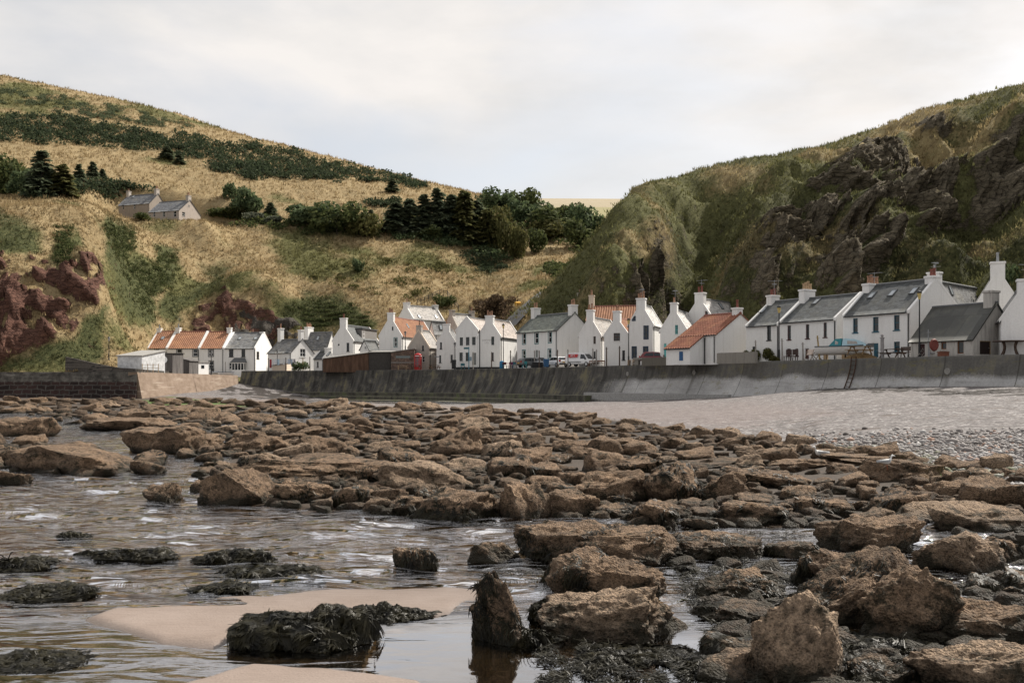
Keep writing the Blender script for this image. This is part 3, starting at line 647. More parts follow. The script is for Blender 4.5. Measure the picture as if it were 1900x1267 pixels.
def uvs(sx, sy):
    mp_ = t.n('ShaderNodeMapping'); t.set(mp_, 'Vector', uv); mp_.inputs['Scale'].default_value = (sx, sy, 1); return mp_.outputs[0]
st = t.noise(uvs(1.1, .16), 1.0, 7, .7); bl = t.noise(uvs(.4, .5), 1.0, 6, .65); fine = t.noise(p, 6, 5, .7); hz = t.noise(uvs(.15, 3), 1.0, 4, .6)
u = t.sep(uv, 0)
dark = t.mix(t.ramp(st, [(.38, 0), (.64, 1)]), (.032, .030, .027), (.105, .10, .092))
dark = t.mix(t.ramp(bl, [(.5, 0), (.72, .8)]), dark, (.15, .145, .135))
dark = t.mix(t.ramp(t.math('MULTIPLY', st, bl), [(.27, 0), (.36, .8)]), dark, (.17, .15, .085))
pale = t.mix(t.ramp(bl, [(.3, 0), (.7, 1)]), (.31, .305, .30), (.48, .475, .47))
pale = t.mix(t.ramp(hz, [(.55, 0), (.75, .5)]), pale, (.17, .165, .16))
lo = t.ramp(t.math('ADD', t.attr('pale'), t.math('MULTIPLY', t.math('SUBTRACT', fine, .5), .5)), [(.2, 0), (.8, 1)])
mid = t.mix(t.ramp(t.attr('along'), [(0, 0), (1, .55)]), dark, (.15, .145, .135))
c = t.mix(lo, mid, pale)
jt = t.math('FRACT', t.math('DIVIDE', u, 6.1)); jm = t.ramp(jt, [(0, 1), (.012, 0), (.988, 0), (1, 1)])
c = t.mix(t.math('MULTIPLY', jm, .75), c, (.04, .036, .03)); c = t.mix(t.math('MULTIPLY', t.attr('streak'), .85), c, (.045, .04, .03))
c = t.mix(t.ramp(t.sep(p, 2), [(0, 0), (1, 0)]), c, c)
lich = t.noise(uvs(.35, .9), 1.3, 6, .7)
c = t.mix(t.math('MULTIPLY', t.ramp(lich, [(.56, 0), (.66, .6)]), t.attr('along')), c, (.17, .15, .06))
c = t.mix(1, c, t.ramp(fine, [(.25, .75), (.75, 1.15)]), 'MULTIPLY')
M_swall = t.bsdf(c, .9, t.bump(t.math('SUBTRACT', t.math('ADD', fine, t.math('MULTIPLY', hz, .5)), jm), .5, .04), spec=.2)
me = np_mesh('sea_wall', V, [Q, end], M_swall, True, uv=np.concatenate(UV), attrs={'pale': np.concatenate(TOPD), 'streak': np.concatenate(STR), 'along': np.tile(sstep(1000, 1500, spx), m)})
seawall = link('sea_wall', me); tag(seawall, 'long battered concrete sea wall, streaked dark, below the white cottages', 'sea wall')
# stepped mossy footings at its base
M_foot = rubble('mossy_footing', (.10, .10, .055), (.03, .03, .02), 2.4, .5)
t = NT('mossy_concrete'); p = t.pos(); n1 = t.noise(t.pos(False, (.6, .6, .25)), 1.3, 6, .7); n2 = t.noise(p, 5, 5, .7)
up = t.ramp(t.sep(t.n('ShaderNodeNewGeometry').outputs['Normal'], 2), [(.5, 0), (.8, 1)])
c = t.mix(t.ramp(n1, [(.35, 0), (.62, 1)]), (.035, .035, .028), (.13, .12, .10)); c = t.mix(t.ramp(n1, [(.5, 0), (.7, .8)]), c, (.075, .11, .02))
c = t.mix(t.math('MULTIPLY', up, .7), c, (.20, .19, .13))
M_moss = t.bsdf(t.mix(1, c, t.ramp(n2, [(.3, .7), (.7, 1.2)]), 'MULTIPLY'), .8, t.bump(n2, .4, .04))
def ledge(pa, pb, o0, o1, z0, z1, mat, name='footing'):
    a = np.interp(pa, spx, s); b = np.interp(pb, spx, s); ss = np.arange(a, b, .8)
    L = []
    X_ = np.interp(ss, s, sx_); Y_ = np.interp(ss, s, sy_); NX = np.interp(ss, s, nx); NY = np.interp(ss, s, ny)
    nz = .12*fbm(np.stack([ss/4, ss*0+z1, ss*0], 1), 3)
    rings = [[(X_[k]+NX[k]*o0, Y_[k]+NY[k]*o0, z0), (X_[k]+NX[k]*o0, Y_[k]+NY[k]*o0, z1), (X_[k]+NX[k]*(o1+nz[k]), Y_[k]+NY[k]*(o1+nz[k]), z1-.05+nz[k]*.3), (X_[k]+NX[k]*(o1+nz[k]+.15), Y_[k]+NY[k]*(o1+nz[k]+.15), z0)] for k in range(len(ss))]
    return MB().loft(rings).build(name, mat, seawall)
ledge(500, 1120, .6, 2.7, -1.5, 1.25, M_moss); ledge(590, 1090, 2.2, 4.1, -1.5, .62, M_moss); ledge(640, 1010, 3.8, 5.6, -1.5, .05, M_moss)
ledge(1105, 1380, .9, 1.75, .2, 1.62, flat('pale_concrete', (.33, .325, .315), .9, var=.35))
for q, dz in ((1168, -1.05), (1292, -1.0), (1762, -1.2)):
    c_, n_, d_ = wallpt(q, .22, ZT+dz); tb = MB(); b_ = c_+n_*.22
    for k in range(10):
        a0, a1 = 2*PI*k/10, 2*PI*(k+1)/10
        tb.bar(c_+d_*.2*math.cos(a0)+Vector((0,0,.2*math.sin(a0)))+n_*.05, c_+d_*.2*math.cos(a1)+Vector((0,0,.2*math.sin(a1)))+n_*.05, .12)
    tb.tube(c_-n_*.3, c_+n_*.08, .14); tb.build('drain_outlet', flat('drain_rim', (.3, .29, .27), .9), seawall)
# ladder
lad = MB(); rp = []
for z in np.linspace(ZT+.15, 2.1, 9):
    o = float(np.interp(ZT-z, [-1, 0, .6, 1, 1.5, 2, 2.5, 3], [0, 0, .08, .18, .34, .55, .8, 1.08]))+.12
    a = wallpt(1586, o, z)[0]; d = wallpt(1586)[2]; rp.append((a-d*.28, a+d*.28))
for k in range(len(rp)-1):
    for e in (0, 1): lad.bar(rp[k][e], rp[k+1][e], .07)
for a, b in rp: lad.tube(a, b, .022, n=5)
tag(lad.build('ladder', flat('rusty_iron', (.07, .035, .02), .8, var=.6)), 'rusty iron ladder fixed down the sea wall below the beached boat', 'ladder')
# quay surface
t = NT('quay_paving'); p = t.pos(); n1 = t.noise(p, .5, 6, .65); n2 = t.noise(p, 5, 5, .7)
c = t.mix(t.ramp(n1, [(.35, 0), (.65, 1)]), (.20, .175, .15), (.33, .30, .27)); M_quay = t.bsdf(t.mix(1, c, t.ramp(n2, [(.3, .75), (.7, 1.15)]), 'MULTIPLY'), .9, t.bump(n2, .3, .03))
sel = slice(0, n, 4); bx, by = sx_[sel]-nx[sel]*.72, sy_[sel]-ny[sel]*.72
back = [(bx-nx[sel]*k, by-ny[sel]*k) for k in (0, 3, 8, 20, 40)]
nq = len(bx); V = np.concatenate([np.stack([a, np.maximum(b, by), np.full(nq, ZT-.06+dz)], 1) for (a, b), dz in zip(back, (0, .1, .2, .3, .3))])
i = (np.arange(4)[:, None]*nq+np.arange(nq-1)[None]).ravel()
tag(link('quay', np_mesh('quay', V, np.stack([i, i+1, i+1+nq, i+nq], 1), M_quay, True)), kind='structure')
# ---------------- old harbour pier (dark front, sunlit brown return) with its yard
t = NT('pier_masonry'); p = t.pos(); o = t.pos(True)
cmb = t.n('ShaderNodeCombineXYZ'); t.set(cmb, 0, t.sep(o, 0)); t.set(cmb, 1, t.sep(o, 2))
br = t.n('ShaderNodeTexBrick', offset=.5); nzp = t.n('ShaderNodeTexNoise'); t.set(nzp, 'Vector', o); nzp.inputs['Scale'].default_value = 1.1
t.set(br, 'Vector', t.mix(.55, cmb.outputs[0], nzp.outputs['Color'], 'ADD'))
for k, v in (('Scale', 1), ('Brick Width', 1.15), ('Row Height', .55), ('Mortar Size', .06), ('Mortar Smooth', .2)): br.inputs[k].default_value = v
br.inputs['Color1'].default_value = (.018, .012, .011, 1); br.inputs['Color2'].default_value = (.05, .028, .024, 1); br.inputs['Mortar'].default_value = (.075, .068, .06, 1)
n1 = t.noise(p, 1.2, 6, .7); n2 = t.noise(t.pos(False, (.25, .25, 2)), 1.2, 5, .6)
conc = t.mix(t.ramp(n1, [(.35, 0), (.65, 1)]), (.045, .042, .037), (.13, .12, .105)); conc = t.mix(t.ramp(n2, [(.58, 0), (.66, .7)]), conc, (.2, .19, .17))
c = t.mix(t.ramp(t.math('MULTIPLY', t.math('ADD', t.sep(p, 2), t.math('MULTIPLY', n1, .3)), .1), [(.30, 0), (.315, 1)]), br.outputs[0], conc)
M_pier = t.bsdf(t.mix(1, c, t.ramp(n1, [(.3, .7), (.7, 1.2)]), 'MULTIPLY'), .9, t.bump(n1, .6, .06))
t = NT('brown_masonry'); p = t.pos(); n1 = t.noise(t.pos(False, (.5, .5, 1.5)), 1.0, 6, .65); n2 = t.noise(p, 4, 5, .7); hz = t.noise(t.pos(False, (.1, .1, 2.2)), 1.1, 4, .6)
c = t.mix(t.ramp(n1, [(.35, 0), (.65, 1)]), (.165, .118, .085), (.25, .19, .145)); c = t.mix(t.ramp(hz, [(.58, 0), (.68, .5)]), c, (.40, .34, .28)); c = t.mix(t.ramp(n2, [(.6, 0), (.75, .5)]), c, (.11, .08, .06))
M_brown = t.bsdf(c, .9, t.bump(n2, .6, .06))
pier = empty('pier', (-46.7, 124, 0), 0, 'old harbour pier with black stone courses and sunlit brown return wall', 'pier')
cA = P(255, 690, 124); cB = P(441, 697, 176); zt = cA.z
MB().prism([(-90,-1.1),(-90,3.6),(1.2,3.6),(.4,-1.1)], 'y', 0, 0) if 0 else None
pf = MB(); N = 60
rings = []
for k in range(N+1):
    x = -95+95*k/N; rings.append([(x, .0-.9, -.8), (x, .05, zt), (x, 1.2, zt), (x, 1.2, -.8)])
pf.loft(rings); pf.build('front_wall', M_pier, pier)
d = (cB-cA); d.z = 0; L = d.length; d.normalize(); nr = Vector((d.y, -d.x, 0)); rings = []
for k in range(41):
    q = d*(L*k/40); rings.append([q+nr*(.9)+Vector((0,0,-.8)), q+nr*.012+Vector((0,0,zt-.02)), q-nr*1.1+Vector((0,0,zt-.02)), q-nr*1.1+Vector((0,0,-.8))])
MB().loft(rings).build('return_wall', M_brown, pier)
yd = MB().add([(-140,125,4.0),(-47.9,125,4.0),(-49.2,177,3.95),(-46,178,4.0),(-44,200,4.3),(-140,200,4.3)], [(0,1,2,3,4,5)]).build('yard', M_quay); tag(yd, kind='structure')
# ================================================================ COTTAGES
def face_poly(kind_gable, w_, he, hr):
    return [(0, 0), (w_, 0), (w_, he), (w_/2, hr), (0, he)] if kind_gable else [(0, 0), (w_, 0), (w_, he), (0, he)]
def holed(bm, poly, holes, fr, depth=.16):
    """face in its own plane with rectangular openings; fr(s,z,d) -> local point"""
    b2 = bmesh.new(); b2.faces.new([b2.verts.new((x, z, 0)) for x, z in poly])
    for x0, z0, x1, z1 in holes:
        for co, no in (((x0,0,0),(1,0,0)), ((x1,0,0),(1,0,0)), ((0,z0,0),(0,1,0)), ((0,z1,0),(0,1,0))):
            bmesh.ops.bisect_plane(b2, geom=b2.verts[:]+b2.edges[:]+b2.faces[:], plane_co=co, plane_no=no, dist=1e-5)
    kill = []
    for f in b2.faces:
        c = f.calc_center_median()
        if any(x0 < c.x < x1 and z0 < c.y < z1 for x0, z0, x1, z1 in holes): kill.append(f)
    bmesh.ops.delete(b2, geom=kill, context='FACES')
    for f in b2.faces: bm.faces.new([bm.verts.new(fr(v.co.x, v.co.y, 0)) for v in f.verts])
    b2.free()
    for x0, z0, x1, z1 in holes:
        c = [(x0,z0),(x1,z0),(x1,z1),(x0,z1)]
        for k in range(4):
            a, b = c[k], c[(k+1) % 4]
            bm.faces.new([bm.verts.new(fr(*a, 0)), bm.verts.new(fr(*b, 0)), bm.verts.new(fr(*b, depth+.06)), bm.verts.new(fr(*a, depth+.06))])
def slope(e0, e1, r0, r1, tile, th=.09):
    """roof slope between eave e0-e1 and ridge r0-r1, returns verts, quads, uvs (top grid + rim)"""
    e0, e1, r0, r1 = map(Vector, (e0, e1, r0, r1)); lu = (e1-e0).length; lv = (r0-e0).length
    nrm = (e1-e0).cross(r0-e0).normalized(); nrm = nrm if nrm.z > 0 else -nrm
    nu = max(2, int(lu/.075)) if tile else max(2, int(lu/.8)); nv = max(2, int(lv/.1)) if tile else max(2, int(lv/.6))
    U, W_ = np.meshgrid(np.linspace(0, 1, nu+1), np.linspace(0, 1, nv+1)); U = U.ravel(); W_ = W_.ravel()
    E0, E1, R0, R1 = [np.array(x) for x in (e0, e1, r0, r1)]
    A = (E0*(1-U)[:, None]+E1*U[:, None]); B = (R0*(1-U)[:, None]+R1*U[:, None]); V = A*(1-W_)[:, None]+B*W_[:, None]
    uv = np.stack([U*lu, W_*lv], 1)
    off = np.full(len(U), th)
    if tile: off = off+.05*np.cos(2*PI*uv[:, 0]/.38)+.035*(1-np.mod(uv[:, 1]/.4, 1))
    else: off = off+.02*fbm(np.stack([uv[:, 0]/1.5, uv[:, 1]/1.5, U*0+E0[0]], 1), 2)
    V = V+np.array(nrm)*off[:, None]
    i = (np.arange(nv)[:, None]*(nu+1)+np.arange(nu)[None]).ravel()
    Q = [np.stack([i, i+1, i+nu+2, i+nu+1], 1)]
    # rim going down to the wall plane
    ring = list(range(nu+1))+[k*(nu+1)+nu for k in range(1, nv+1)]+[nv*(nu+1)+k for k in range(nu-1, -1, -1)]+[k*(nu+1) for k in range(nv-1, 0, -1)]
    n0 = len(V); Vd = V[ring]-np.array(nrm)*(th+.02); V = np.concatenate([V, Vd]); uv = np.concatenate([uv, uv[ring]]); m = len(ring)
    Q.append(np.array([[ring[k], ring[(k+1) % m], n0+(k+1) % m, n0+k] for k in range(m)]))
    return V, Q, uv
def join_np(parts):
    V, Q, U = [], [], []; n = 0
    for v, q, u in parts:
        V.append(v); U.append(u); Q += [x+n for x in q]; n += len(v)
    return np.concatenate(V), Q, np.concatenate(U)
WST = {  # frame material, bar pattern, surround
 'w': (M_frame, 'sash', None), 'w4': (M_frame, 'four', None), 'dk': (M_black, 'sash', None), 'teal': (M_frame, 'sash', M_teal), 'turq': (M_turq, 'four', None), 'navy': (M_navy, 'sash', M_navy),
 'mar': (M_maroon, 'sash', None), 'blk4': (M_woodd, 'four', None), 'blue': (M_bluep, 'sash', None), 'grn': (M_dkgreen, 'top', None), 'wd': (M_frame, 'sash', M_black), 'plain': (M_black, 'plain', None),
 'bluesh': (flat('blue_shutter', (.02, .09, .22), .5), 'solid', None), 'brown': (flat('brown_frame', (.16, .07, .03), .6), 'plain', None)}
DST = {'blue': M_bluep, 'turq': M_turq, 'dark': M_woodd, 'grey': flat('grey_door', (.20, .21, .20), .6), 'mar': M_maroon, 'brown': flat('brown_door', (.025, .014, .012), .6)}
def aerial(parent, base, h=1.6, d=(1, .3)):
    mb = MB(); b = Vector(base); mb.tube(b, b+Vector((0, 0, h)), .028, n=5); d = Vector((d[0], d[1], 0)).normalized(); e = Vector((-d.y, d.x, 0))
    c = b+Vector((0, 0, h-.08)); mb.bar(c-d*.8, c+d*.7, .03)
    for k in range(9): q = c+d*(-.75+.17*k); l = .34-.02*k; mb.bar(q-e*l, q+e*l, .02)
    c -= Vector((0, 0, .35)); mb.bar(c-e*.45, c+e*.5, .025)
    for k in range(5): q = c+e*(-.4+.2*k); mb.bar(q-d*.22, q+d*.22, .02)
    return mb.build('aerial', M_metal, parent)
ANCH = {}
def house(name, label, A, B, C, D, yaw, eave, ridge, kind='f', base=4.6, wall=None, roof=None, skew=True, ch=(), win=(), doors=(), sky=(), cat='cottage', gutter=True, skm=None, back=None, group=None):
    wall = wall or M_white; roof = roof or S_dark; yaw = math.radians(yaw)
    u = Vector((math.cos(yaw), math.sin(yaw))); v = Vector((-u.y, u.x)); b = Vector((kx(B)*D, D))
    W = A[1] if isinstance(A, tuple) else (b.x-kx(A)*b.y)/(u.x-kx(A)*u.y)
    L = C[1] if isinstance(C, tuple) else (kx(C)*b.y-b.x)/(v.x-kx(C)*v.y)
    W, L = abs(W), abs(L); a = b-u*W; org = a+u*W/2+v*L/2
    he = ZC+(HY-eave)*D/F-base
    ap = b+v*L/2 if kind == 'f' else b-u*W/2
    hr = ZC+(HY-ridge)*ap.y/F-base
    root = empty(name, (org.x, org.y, base), yaw, label, cat, group)
    ox, oy = -W/2, -L/2
    def fr_ab(s, z, d): return (ox+s, oy+d, z)
    def fr_bc(s, z, d): return (ox+W-d, oy+s, z)
    def hit(face, px, py):
        """photo pixel -> (s, z) on a wall face"""
        k = kx(px); dirv = Vector((k, 1)); p0 = a if face == 'L' else b; n_ = v if face == 'L' else u
        t = p0.dot(n_)/dirv.dot(n_); q = dirv*t-p0
        return q.dot(u if face == 'L' else v), ZC+(HY-py)*t/F-base
    ga, gb = kind == 'g', kind == 'f'
    lists = {'L': [], 'R': []}; W_specs = []
    for e in win:
        f_, x0, y0, x1, y1, st = e; s0, z1 = hit(f_, x0, y0); s1, z0 = hit(f_, x1, y1); s0, s1 = min(s0, s1), max(s0, s1); z0, z1 = min(z0, z1), max(z0, z1)
        ln_ = W if f_ == 'L' else L; s0 = max(.12, s0); s1 = min(ln_-.12, s1)
        if s1-s0 < .25 or z1-z0 < .25: continue
        lists[f_].append((s0, z0, s1, z1)); W_specs.append((f_, s0, z0, s1, z1, st, 'win'))
    for e in doors:
        f_, x0, y0, x1, y1, st = e; s0, z1 = hit(f_, x0, y0); s1, z0 = hit(f_, x1, y1); s0, s1 = min(s0, s1), max(s0, s1)
        ln_ = W if f_ == 'L' else L; s0 = max(.12, s0); s1 = min(ln_-.12, s1); z0 = max(.3, z0)
        lists[f_].append((s0, z0, s1, z1)); W_specs.append((f_, s0, z0, s1, z1, st, 'door'))
    bm = bmesh.new()
    holed(bm, face_poly(ga, W, he, hr-(0 if ga else 0)), lists['L'], fr_ab); holed(bm, face_poly(gb, L, he, hr), lists['R'], fr_bc)
    for poly, fr in ((face_poly(ga, W, he, hr), lambda s, z: (ox+s, oy+L, z)), (face_poly(gb, L, he, hr), lambda s, z: (ox, oy+s, z))):
        bm.faces.new([bm.verts.new(fr(s, z)) for s, z in poly])
    bmesh.ops.remove_doubles(bm, verts=bm.verts, dist=1e-4)
    bmesh.ops.recalc_face_normals(bm, faces=bm.faces)
    me = bpy.data.meshes.new('wall'); bm.to_mesh(me); bm.free(); me.materials.append(wall); wo_ = link('wall', me, root)
    # windows and doors
    for f_, s0, z0, s1, z1, st, ty in W_specs:
        fr = fr_ab if f_ == 'L' else fr_bc
        def bx(mb, a0, b0, a1, b1, d0, d1): 
            p, q = Vector(fr(a0, b0, d0)), Vector(fr(a1, b1, d1)); mb.box(min(p.x,q.x),min(p.y,q.y),min(p.z,q.z),max(p.x,q.x),max(p.y,q.y),max(p.z,q.z))
        if ty == 'win':
            fm, pat, sur = WST[st]; fw = min(.075, (s1-s0)*.16); mb = MB()
            if pat == 'solid': bx(mb, s0, z0, s1, z1, .06, .12); mb.build('shutter', fm, root); continue
            bx(mb, s0, z0, s0+fw, z1, .08, .15); bx(mb, s1-fw, z0, s1, z1, .08, .15); bx(mb, s0+fw, z0, s1-fw, z0+fw, .08, .15); bx(mb, s0+fw, z1-fw, s1-fw, z1, .08, .15)
            zm = (z0+z1)/2; sm = (s0+s1)/2
            if pat in ('sash', 'four'): bx(mb, s0+fw, zm-.035, s1-fw, zm+.035, .09, .145)
            if pat == 'four': bx(mb, sm-.03, z0+fw, sm+.03, zm-.035, .09, .14); bx(mb, sm-.03, zm+.035, sm+.03, z1-fw, .09, .14)
            if pat == 'top': bx(mb, s0+fw, z0+(z1-z0)*.66-.04, s1-fw, z0+(z1-z0)*.66+.04, .09, .145)
            wd_ = mb.build('window', fm, root)
            g_ = MB(); bx(g_, s0+fw*.5, z0+fw*.5, s1-fw*.5, z1-fw*.5, .125, .135); g_.build('pane', M_glass, wd_)
            if sur:
                sb = MB(); r_ = .11
                bx(sb, s0-r_, z0-r_, s0-.003, z1+r_, -.015, .02); bx(sb, s1+.003, z0-r_, s1+r_, z1+r_, -.015, .02); bx(sb, s0-.003, z1+.003, s1+.003, z1+r_, -.015, .02); bx(sb, s0-.003, z0-r_, s1+.003, z0-.003, -.04, .02)
                sb.build('surround', sur, wd_)
            else:
                sb = MB(); bx(sb, s0-.08, z0-.09, s1+.08, z0-.003, -.06, .05); sb.build('sill', fm if st in ('blue', 'mar', 'dk') else wall, wd_)
        else:
            mb = MB(); bx(mb, s0+.06, z0, s1-.06, z1-.06, .08, .13)
            d_ = mb.build('door', DST[st], root)
            mb = MB(); bx(mb, s0, z0, s0+.06, z1, .05, .15); bx(mb, s1-.06, z0, s1, z1, .05, .15); bx(mb, s0+.06, z1-.06, s1-.06, z1, .05, .15); mb.build('door_frame', M_woodp if st == 'brown' else M_frame, d_)
            if s1-s0 > .5: mb = MB(); bx(mb, s1-.22, z0+(z1-z0)*.45, s1-.15, z0+(z1-z0)*.5, .03, .085); mb.build('handle', M_metal, d_)
    # roof
    sk = .26 if skew else 0; tile = roof in (PT_or, PT_red); parts = []; skp = []; ov = .14
    def rl(a_, t_, z_): return (ox+a_, oy+t_, z_) if kind == 'f' else (ox+t_, oy+a_, z_)
    RL, RS = (W, L) if kind == 'f' else (L, W)         # along ridge, across
    m_ = (hr-he)/(RS/2); g0, g1 = (sk, RL-sk) if skew else (-.12, RL+.12)
    for sgn in (0, 1):
        te, tr = (-ov, RS/2) if sgn == 0 else (RS+ov, RS/2)
        parts.append(slope(rl(g0, te, he-ov*m_), rl(g1, te, he-ov*m_), rl(g0, tr, hr), rl(g1, tr, hr), tile))
        if skew:
            for c0, c1 in ((-.02, sk), (RL-sk, RL+.02)):
                q = [(te, he-ov*m_-.05), (tr, hr-.05), (tr, hr+.26), (te, he-ov*m_+.24)]
                vs = [rl(c0, t_, z_) for t_, z_ in q]+[rl(c1, t_, z_) for t_, z_ in q]
                skp.append(MB().add(vs, [(0,1,2,3),(4,7,6,5),(0,4,5,1),(1,5,6,2),(2,6,7,3),(3,7,4,0)]))
    Vv, Qq, Uu = join_np(parts); rf_ = link('roof', np_mesh('roof', Vv, Qq, roof, tile, uv=Uu), root)
    rb = MB(); p0, p1 = Vector(rl(g0+.003, RS/2, hr+.08)), Vector(rl(g1-.003, RS/2, hr+.08)); rb.tube(p0, p1, .13, n=8); rb.build('ridge_capping', skm or (M_potbuff if roof in (S_dark, S_mid, S_light, S_pink, S_white) and (int(A if not isinstance(A, tuple) else B) % 3 == 0) else (roof if not tile else PT_red)) if False else (M_lead if not tile else M_potred), rf_)
    for m__ in skp: m__.build('skew', skm or wall, root)
    if gutter:
        gt = MB(); te = -ov-.06; gt.tube(rl(g0, te, he-ov*m_+.02), rl(g1, te, he-ov*m_+.02), .065, n=6)
        gt.build('gutter', M_black, root); te2 = RS+ov+.06; gt = MB(); gt.tube(rl(g0, te2, he-ov*m_+.02), rl(g1, te2, he-ov*m_+.02), .065, n=6); gt.build('gutter', M_black, root); gt = MB()
        if kind == 'f': gt.tube((ox+W-.15, oy-.09, he-.2), (ox+W-.15, oy-.09, .2), .05, n=6)
        else: gt.tube((ox+W+.09, oy+.35, he-.2), (ox+W+.09, oy+.35, .2), .05, n=6)
        gt.build('drainpipe', M_black, root)
    # skylights on the slope that faces the viewer
    for e in sky:
        x0, y0, x1, y1 = e
        if kind == 'f': p3 = Vector((a.x, a.y, base+he)); du = Vector((u.x, u.y, 0)); dv = (Vector((v.x*L/2, v.y*L/2, hr-he))).normalized()
        else: p3 = Vector((b.x, b.y, base+he)); du = Vector((v.x, v.y, 0)); dv = (Vector((-u.x*W/2, -u.y*W/2, hr-he))).normalized()
        nn_ = du.cross(dv); cs = []
        for px_, py_ in ((x0, y0), (x1, y1)):
            r = Vector((kx(px_), 1, (HY-py_)/F)); o_ = Vector((0, 0, ZC)); t_ = (p3-o_).dot(nn_)/r.dot(nn_); q = o_+r*t_-p3; cs.append((q.dot(du), q.dot(dv)))
        cu = (cs[0][0]+cs[1][0])/2; cv = (cs[0][1]+cs[1][1])/2; hu, hv = .32, .5
        Rz = Matrix.Rotation(-yaw, 3, 'Z'); lu_, lv_ = Rz @ du, Rz @ dv; ln3 = lu_.cross(lv_); ln3 = ln3 if ln3.z > 0 else -ln3
        c0 = Vector((ox, oy, he) if kind == 'f' else (ox+W, oy, he))+lu_*cu+lv_*cv
        Mx = Matrix((lu_, lv_, ln3)).transposed().to_4x4(); Mx.translation = c0
        mb = MB(); mb.box(-hu,-hv,.05,-hu+.08,hv,.2,Mx); mb.box(hu-.08,-hv,.05,hu,hv,.2,Mx); mb.box(-hu+.08,-hv,.05,hu-.08,-hv+.08,.2,Mx); mb.box(-hu+.08,hv-.08,.05,hu-.08,hv,.2,Mx)
        so = mb.build('skylight', M_lead, root); mb = MB(); mb.box(-hu+.05,-hv+.05,.14,hu-.05,hv-.05,.17,Mx); mb.build('pane', MATS.get('sky_glass') or flat('sky_glass', (.30,.33,.35), .08, .8, var=.05), so)
    # chimneys
    for e in ch:
        end, x0, x1, yt, npot, pm, cm = (list(e)+[None]*3)[:7]; extra = e[7] if len(e) > 7 else None
        t_ = .42 if end == 'a' else (RL-.42 if end == 'b' else end*RL)
        cx_, cy_, _ = rl(t_, RS/2, 0); wx = org+u*cx_+v*cy_; ztop = ZC+(HY-yt)*wx.y/F-base
        cw = max(.8, (x1-x0)*wx.y/F*.82); cm = cm or wall; th_ = .8; z0 = hr-min(1.4, (hr-he)*.6)
        def cb(mb, hw, ht, za, zb):
            mb.box(*((cx_-ht, cy_-hw, za, cx_+ht, cy_+hw, zb) if kind == 'f' else (cx_-hw, cy_-ht, za, cx_+hw, cy_+ht, zb)))
        mb = MB(); cb(mb, cw/2, th_/2, z0, ztop-.2); cb(mb, cw/2+.07, th_/2+.07, ztop-.197, ztop); co = mb.build('chimney', cm, root, bevel=.03)
        if npot:
            pmat = {None: M_pot, 't': M_pot, 'r': M_potred, 'b': M_potbuff, 'm': M_metal}[pm]
            for k in range(npot):
                q = (k-(npot-1)/2)*min(.4, cw*.8/npot); px_, py_ = (cx_, cy_+q) if kind == 'f' else (cx_+q, cy_); hh_ = .62+.12*((k*7+int(x0)) % 3)
                MB().lathe([(.15, 0), (.13, .1), (.11, hh_*.8), (.14, hh_*.85), (.14, hh_), (.09, hh_)], (px_, py_, ztop), 10).build('chimney_pot', pmat, co)
        if extra: aerial(co, (cx_+.1, cy_+.1, ztop-.1), extra, (random.uniform(-1, 1), random.uniform(-1, 1)))
    ANCH[name+str(B)] = dict(root=root, org=org, W=W, L=L, he=he, hr=hr, DA=a.y, DB=b.y, base=base, a=a, b=b, u=u, v=v)
    return ANCH[name+str(B)]
# ---- harbour terrace on the left
q = house('terraced_house', 'grey slate end house with a bay window and two skylights, end of the harbour terrace', 415, 474, 506, 187, -4, 646.5, 618, base=3.9, roof=S_mid,
      ch=[('b', 487, 496, 618-2, 0, None), ], win=[('L',425,648,433,662,'dk'),('L',448,648,455,662,'dk'),('L',425,673,432,685,'w'),('R',476,652,481,666,'dk')], sky=[(441,624,450,633),(470,624,479,633)])
R_ = q['root']
MB().prism([(-.2,0),(-.2,1.0),(2.7,1.0),(2.7,0)], 'z', 0, .9) if 0 else None
bay = MB(); bx0, by0 = -q['W']/2+1.9, -q['L']/2
bay.box(bx0, by0-1.1, 0, bx0+2.4, by0-.003, 1.3); bay.box(bx0, by0-1.1, 1.9+.6, bx0+2.4, by0-.003, 2.75)
for k in range(5): bay.box(bx0+k*.57, by0-1.1, 1.3, bx0+k*.57+.12, by0-1.0, 2.5)
po = bay.build('bay_window', M_white3, R_); MB().box(bx0+.06, by0-1.04, 1.3, bx0+2.3, by0-.1, 2.5).build('pane', M_glass, po)
MB().add([(bx0-.2,by0-1.3,2.753),(bx0+2.6,by0-1.3,2.753),(bx0+2.2,by0-.01,3.6),(bx0+.2,by0-.01,3.6),(bx0-.2,by0-1.3,2.68),(bx0+2.6,by0-1.3,2.68),(bx0+2.6,by0-.01,2.68),(bx0-.2,by0-.01,2.68)], [(0,1,2,3),(4,7,6,5),(0,4,5,1),(1,5,6,2),(3,2,6,7),(0,3,7,4)]).build('bay_roof', M_lead, po)
q3 = house('terraced_house', 'third orange roofed terrace house, beside the slate end house', 370, 415, ('m', 8.6), q['DA'], -4, 646, 616.5, base=3.9, roof=PT_or, ch=[('b', 420, 431, 608, 1, 'b')], win=[('L',387,648,396,661,'wd'),('L',388,670,396,684,'wd')])
q2 = house('terraced_house', 'widest orange roofed house in the middle of the harbour terrace', 310, 370, ('m', 8.6), q3['DA'], -4, 646, 616, base=3.9, roof=PT_or, ch=[('a', 319, 331, 608, 1, 'm', None, 2.2)], win=[('L',328,647.5,337,661,'wd'),('L',358,647.5,367,661,'wd')])
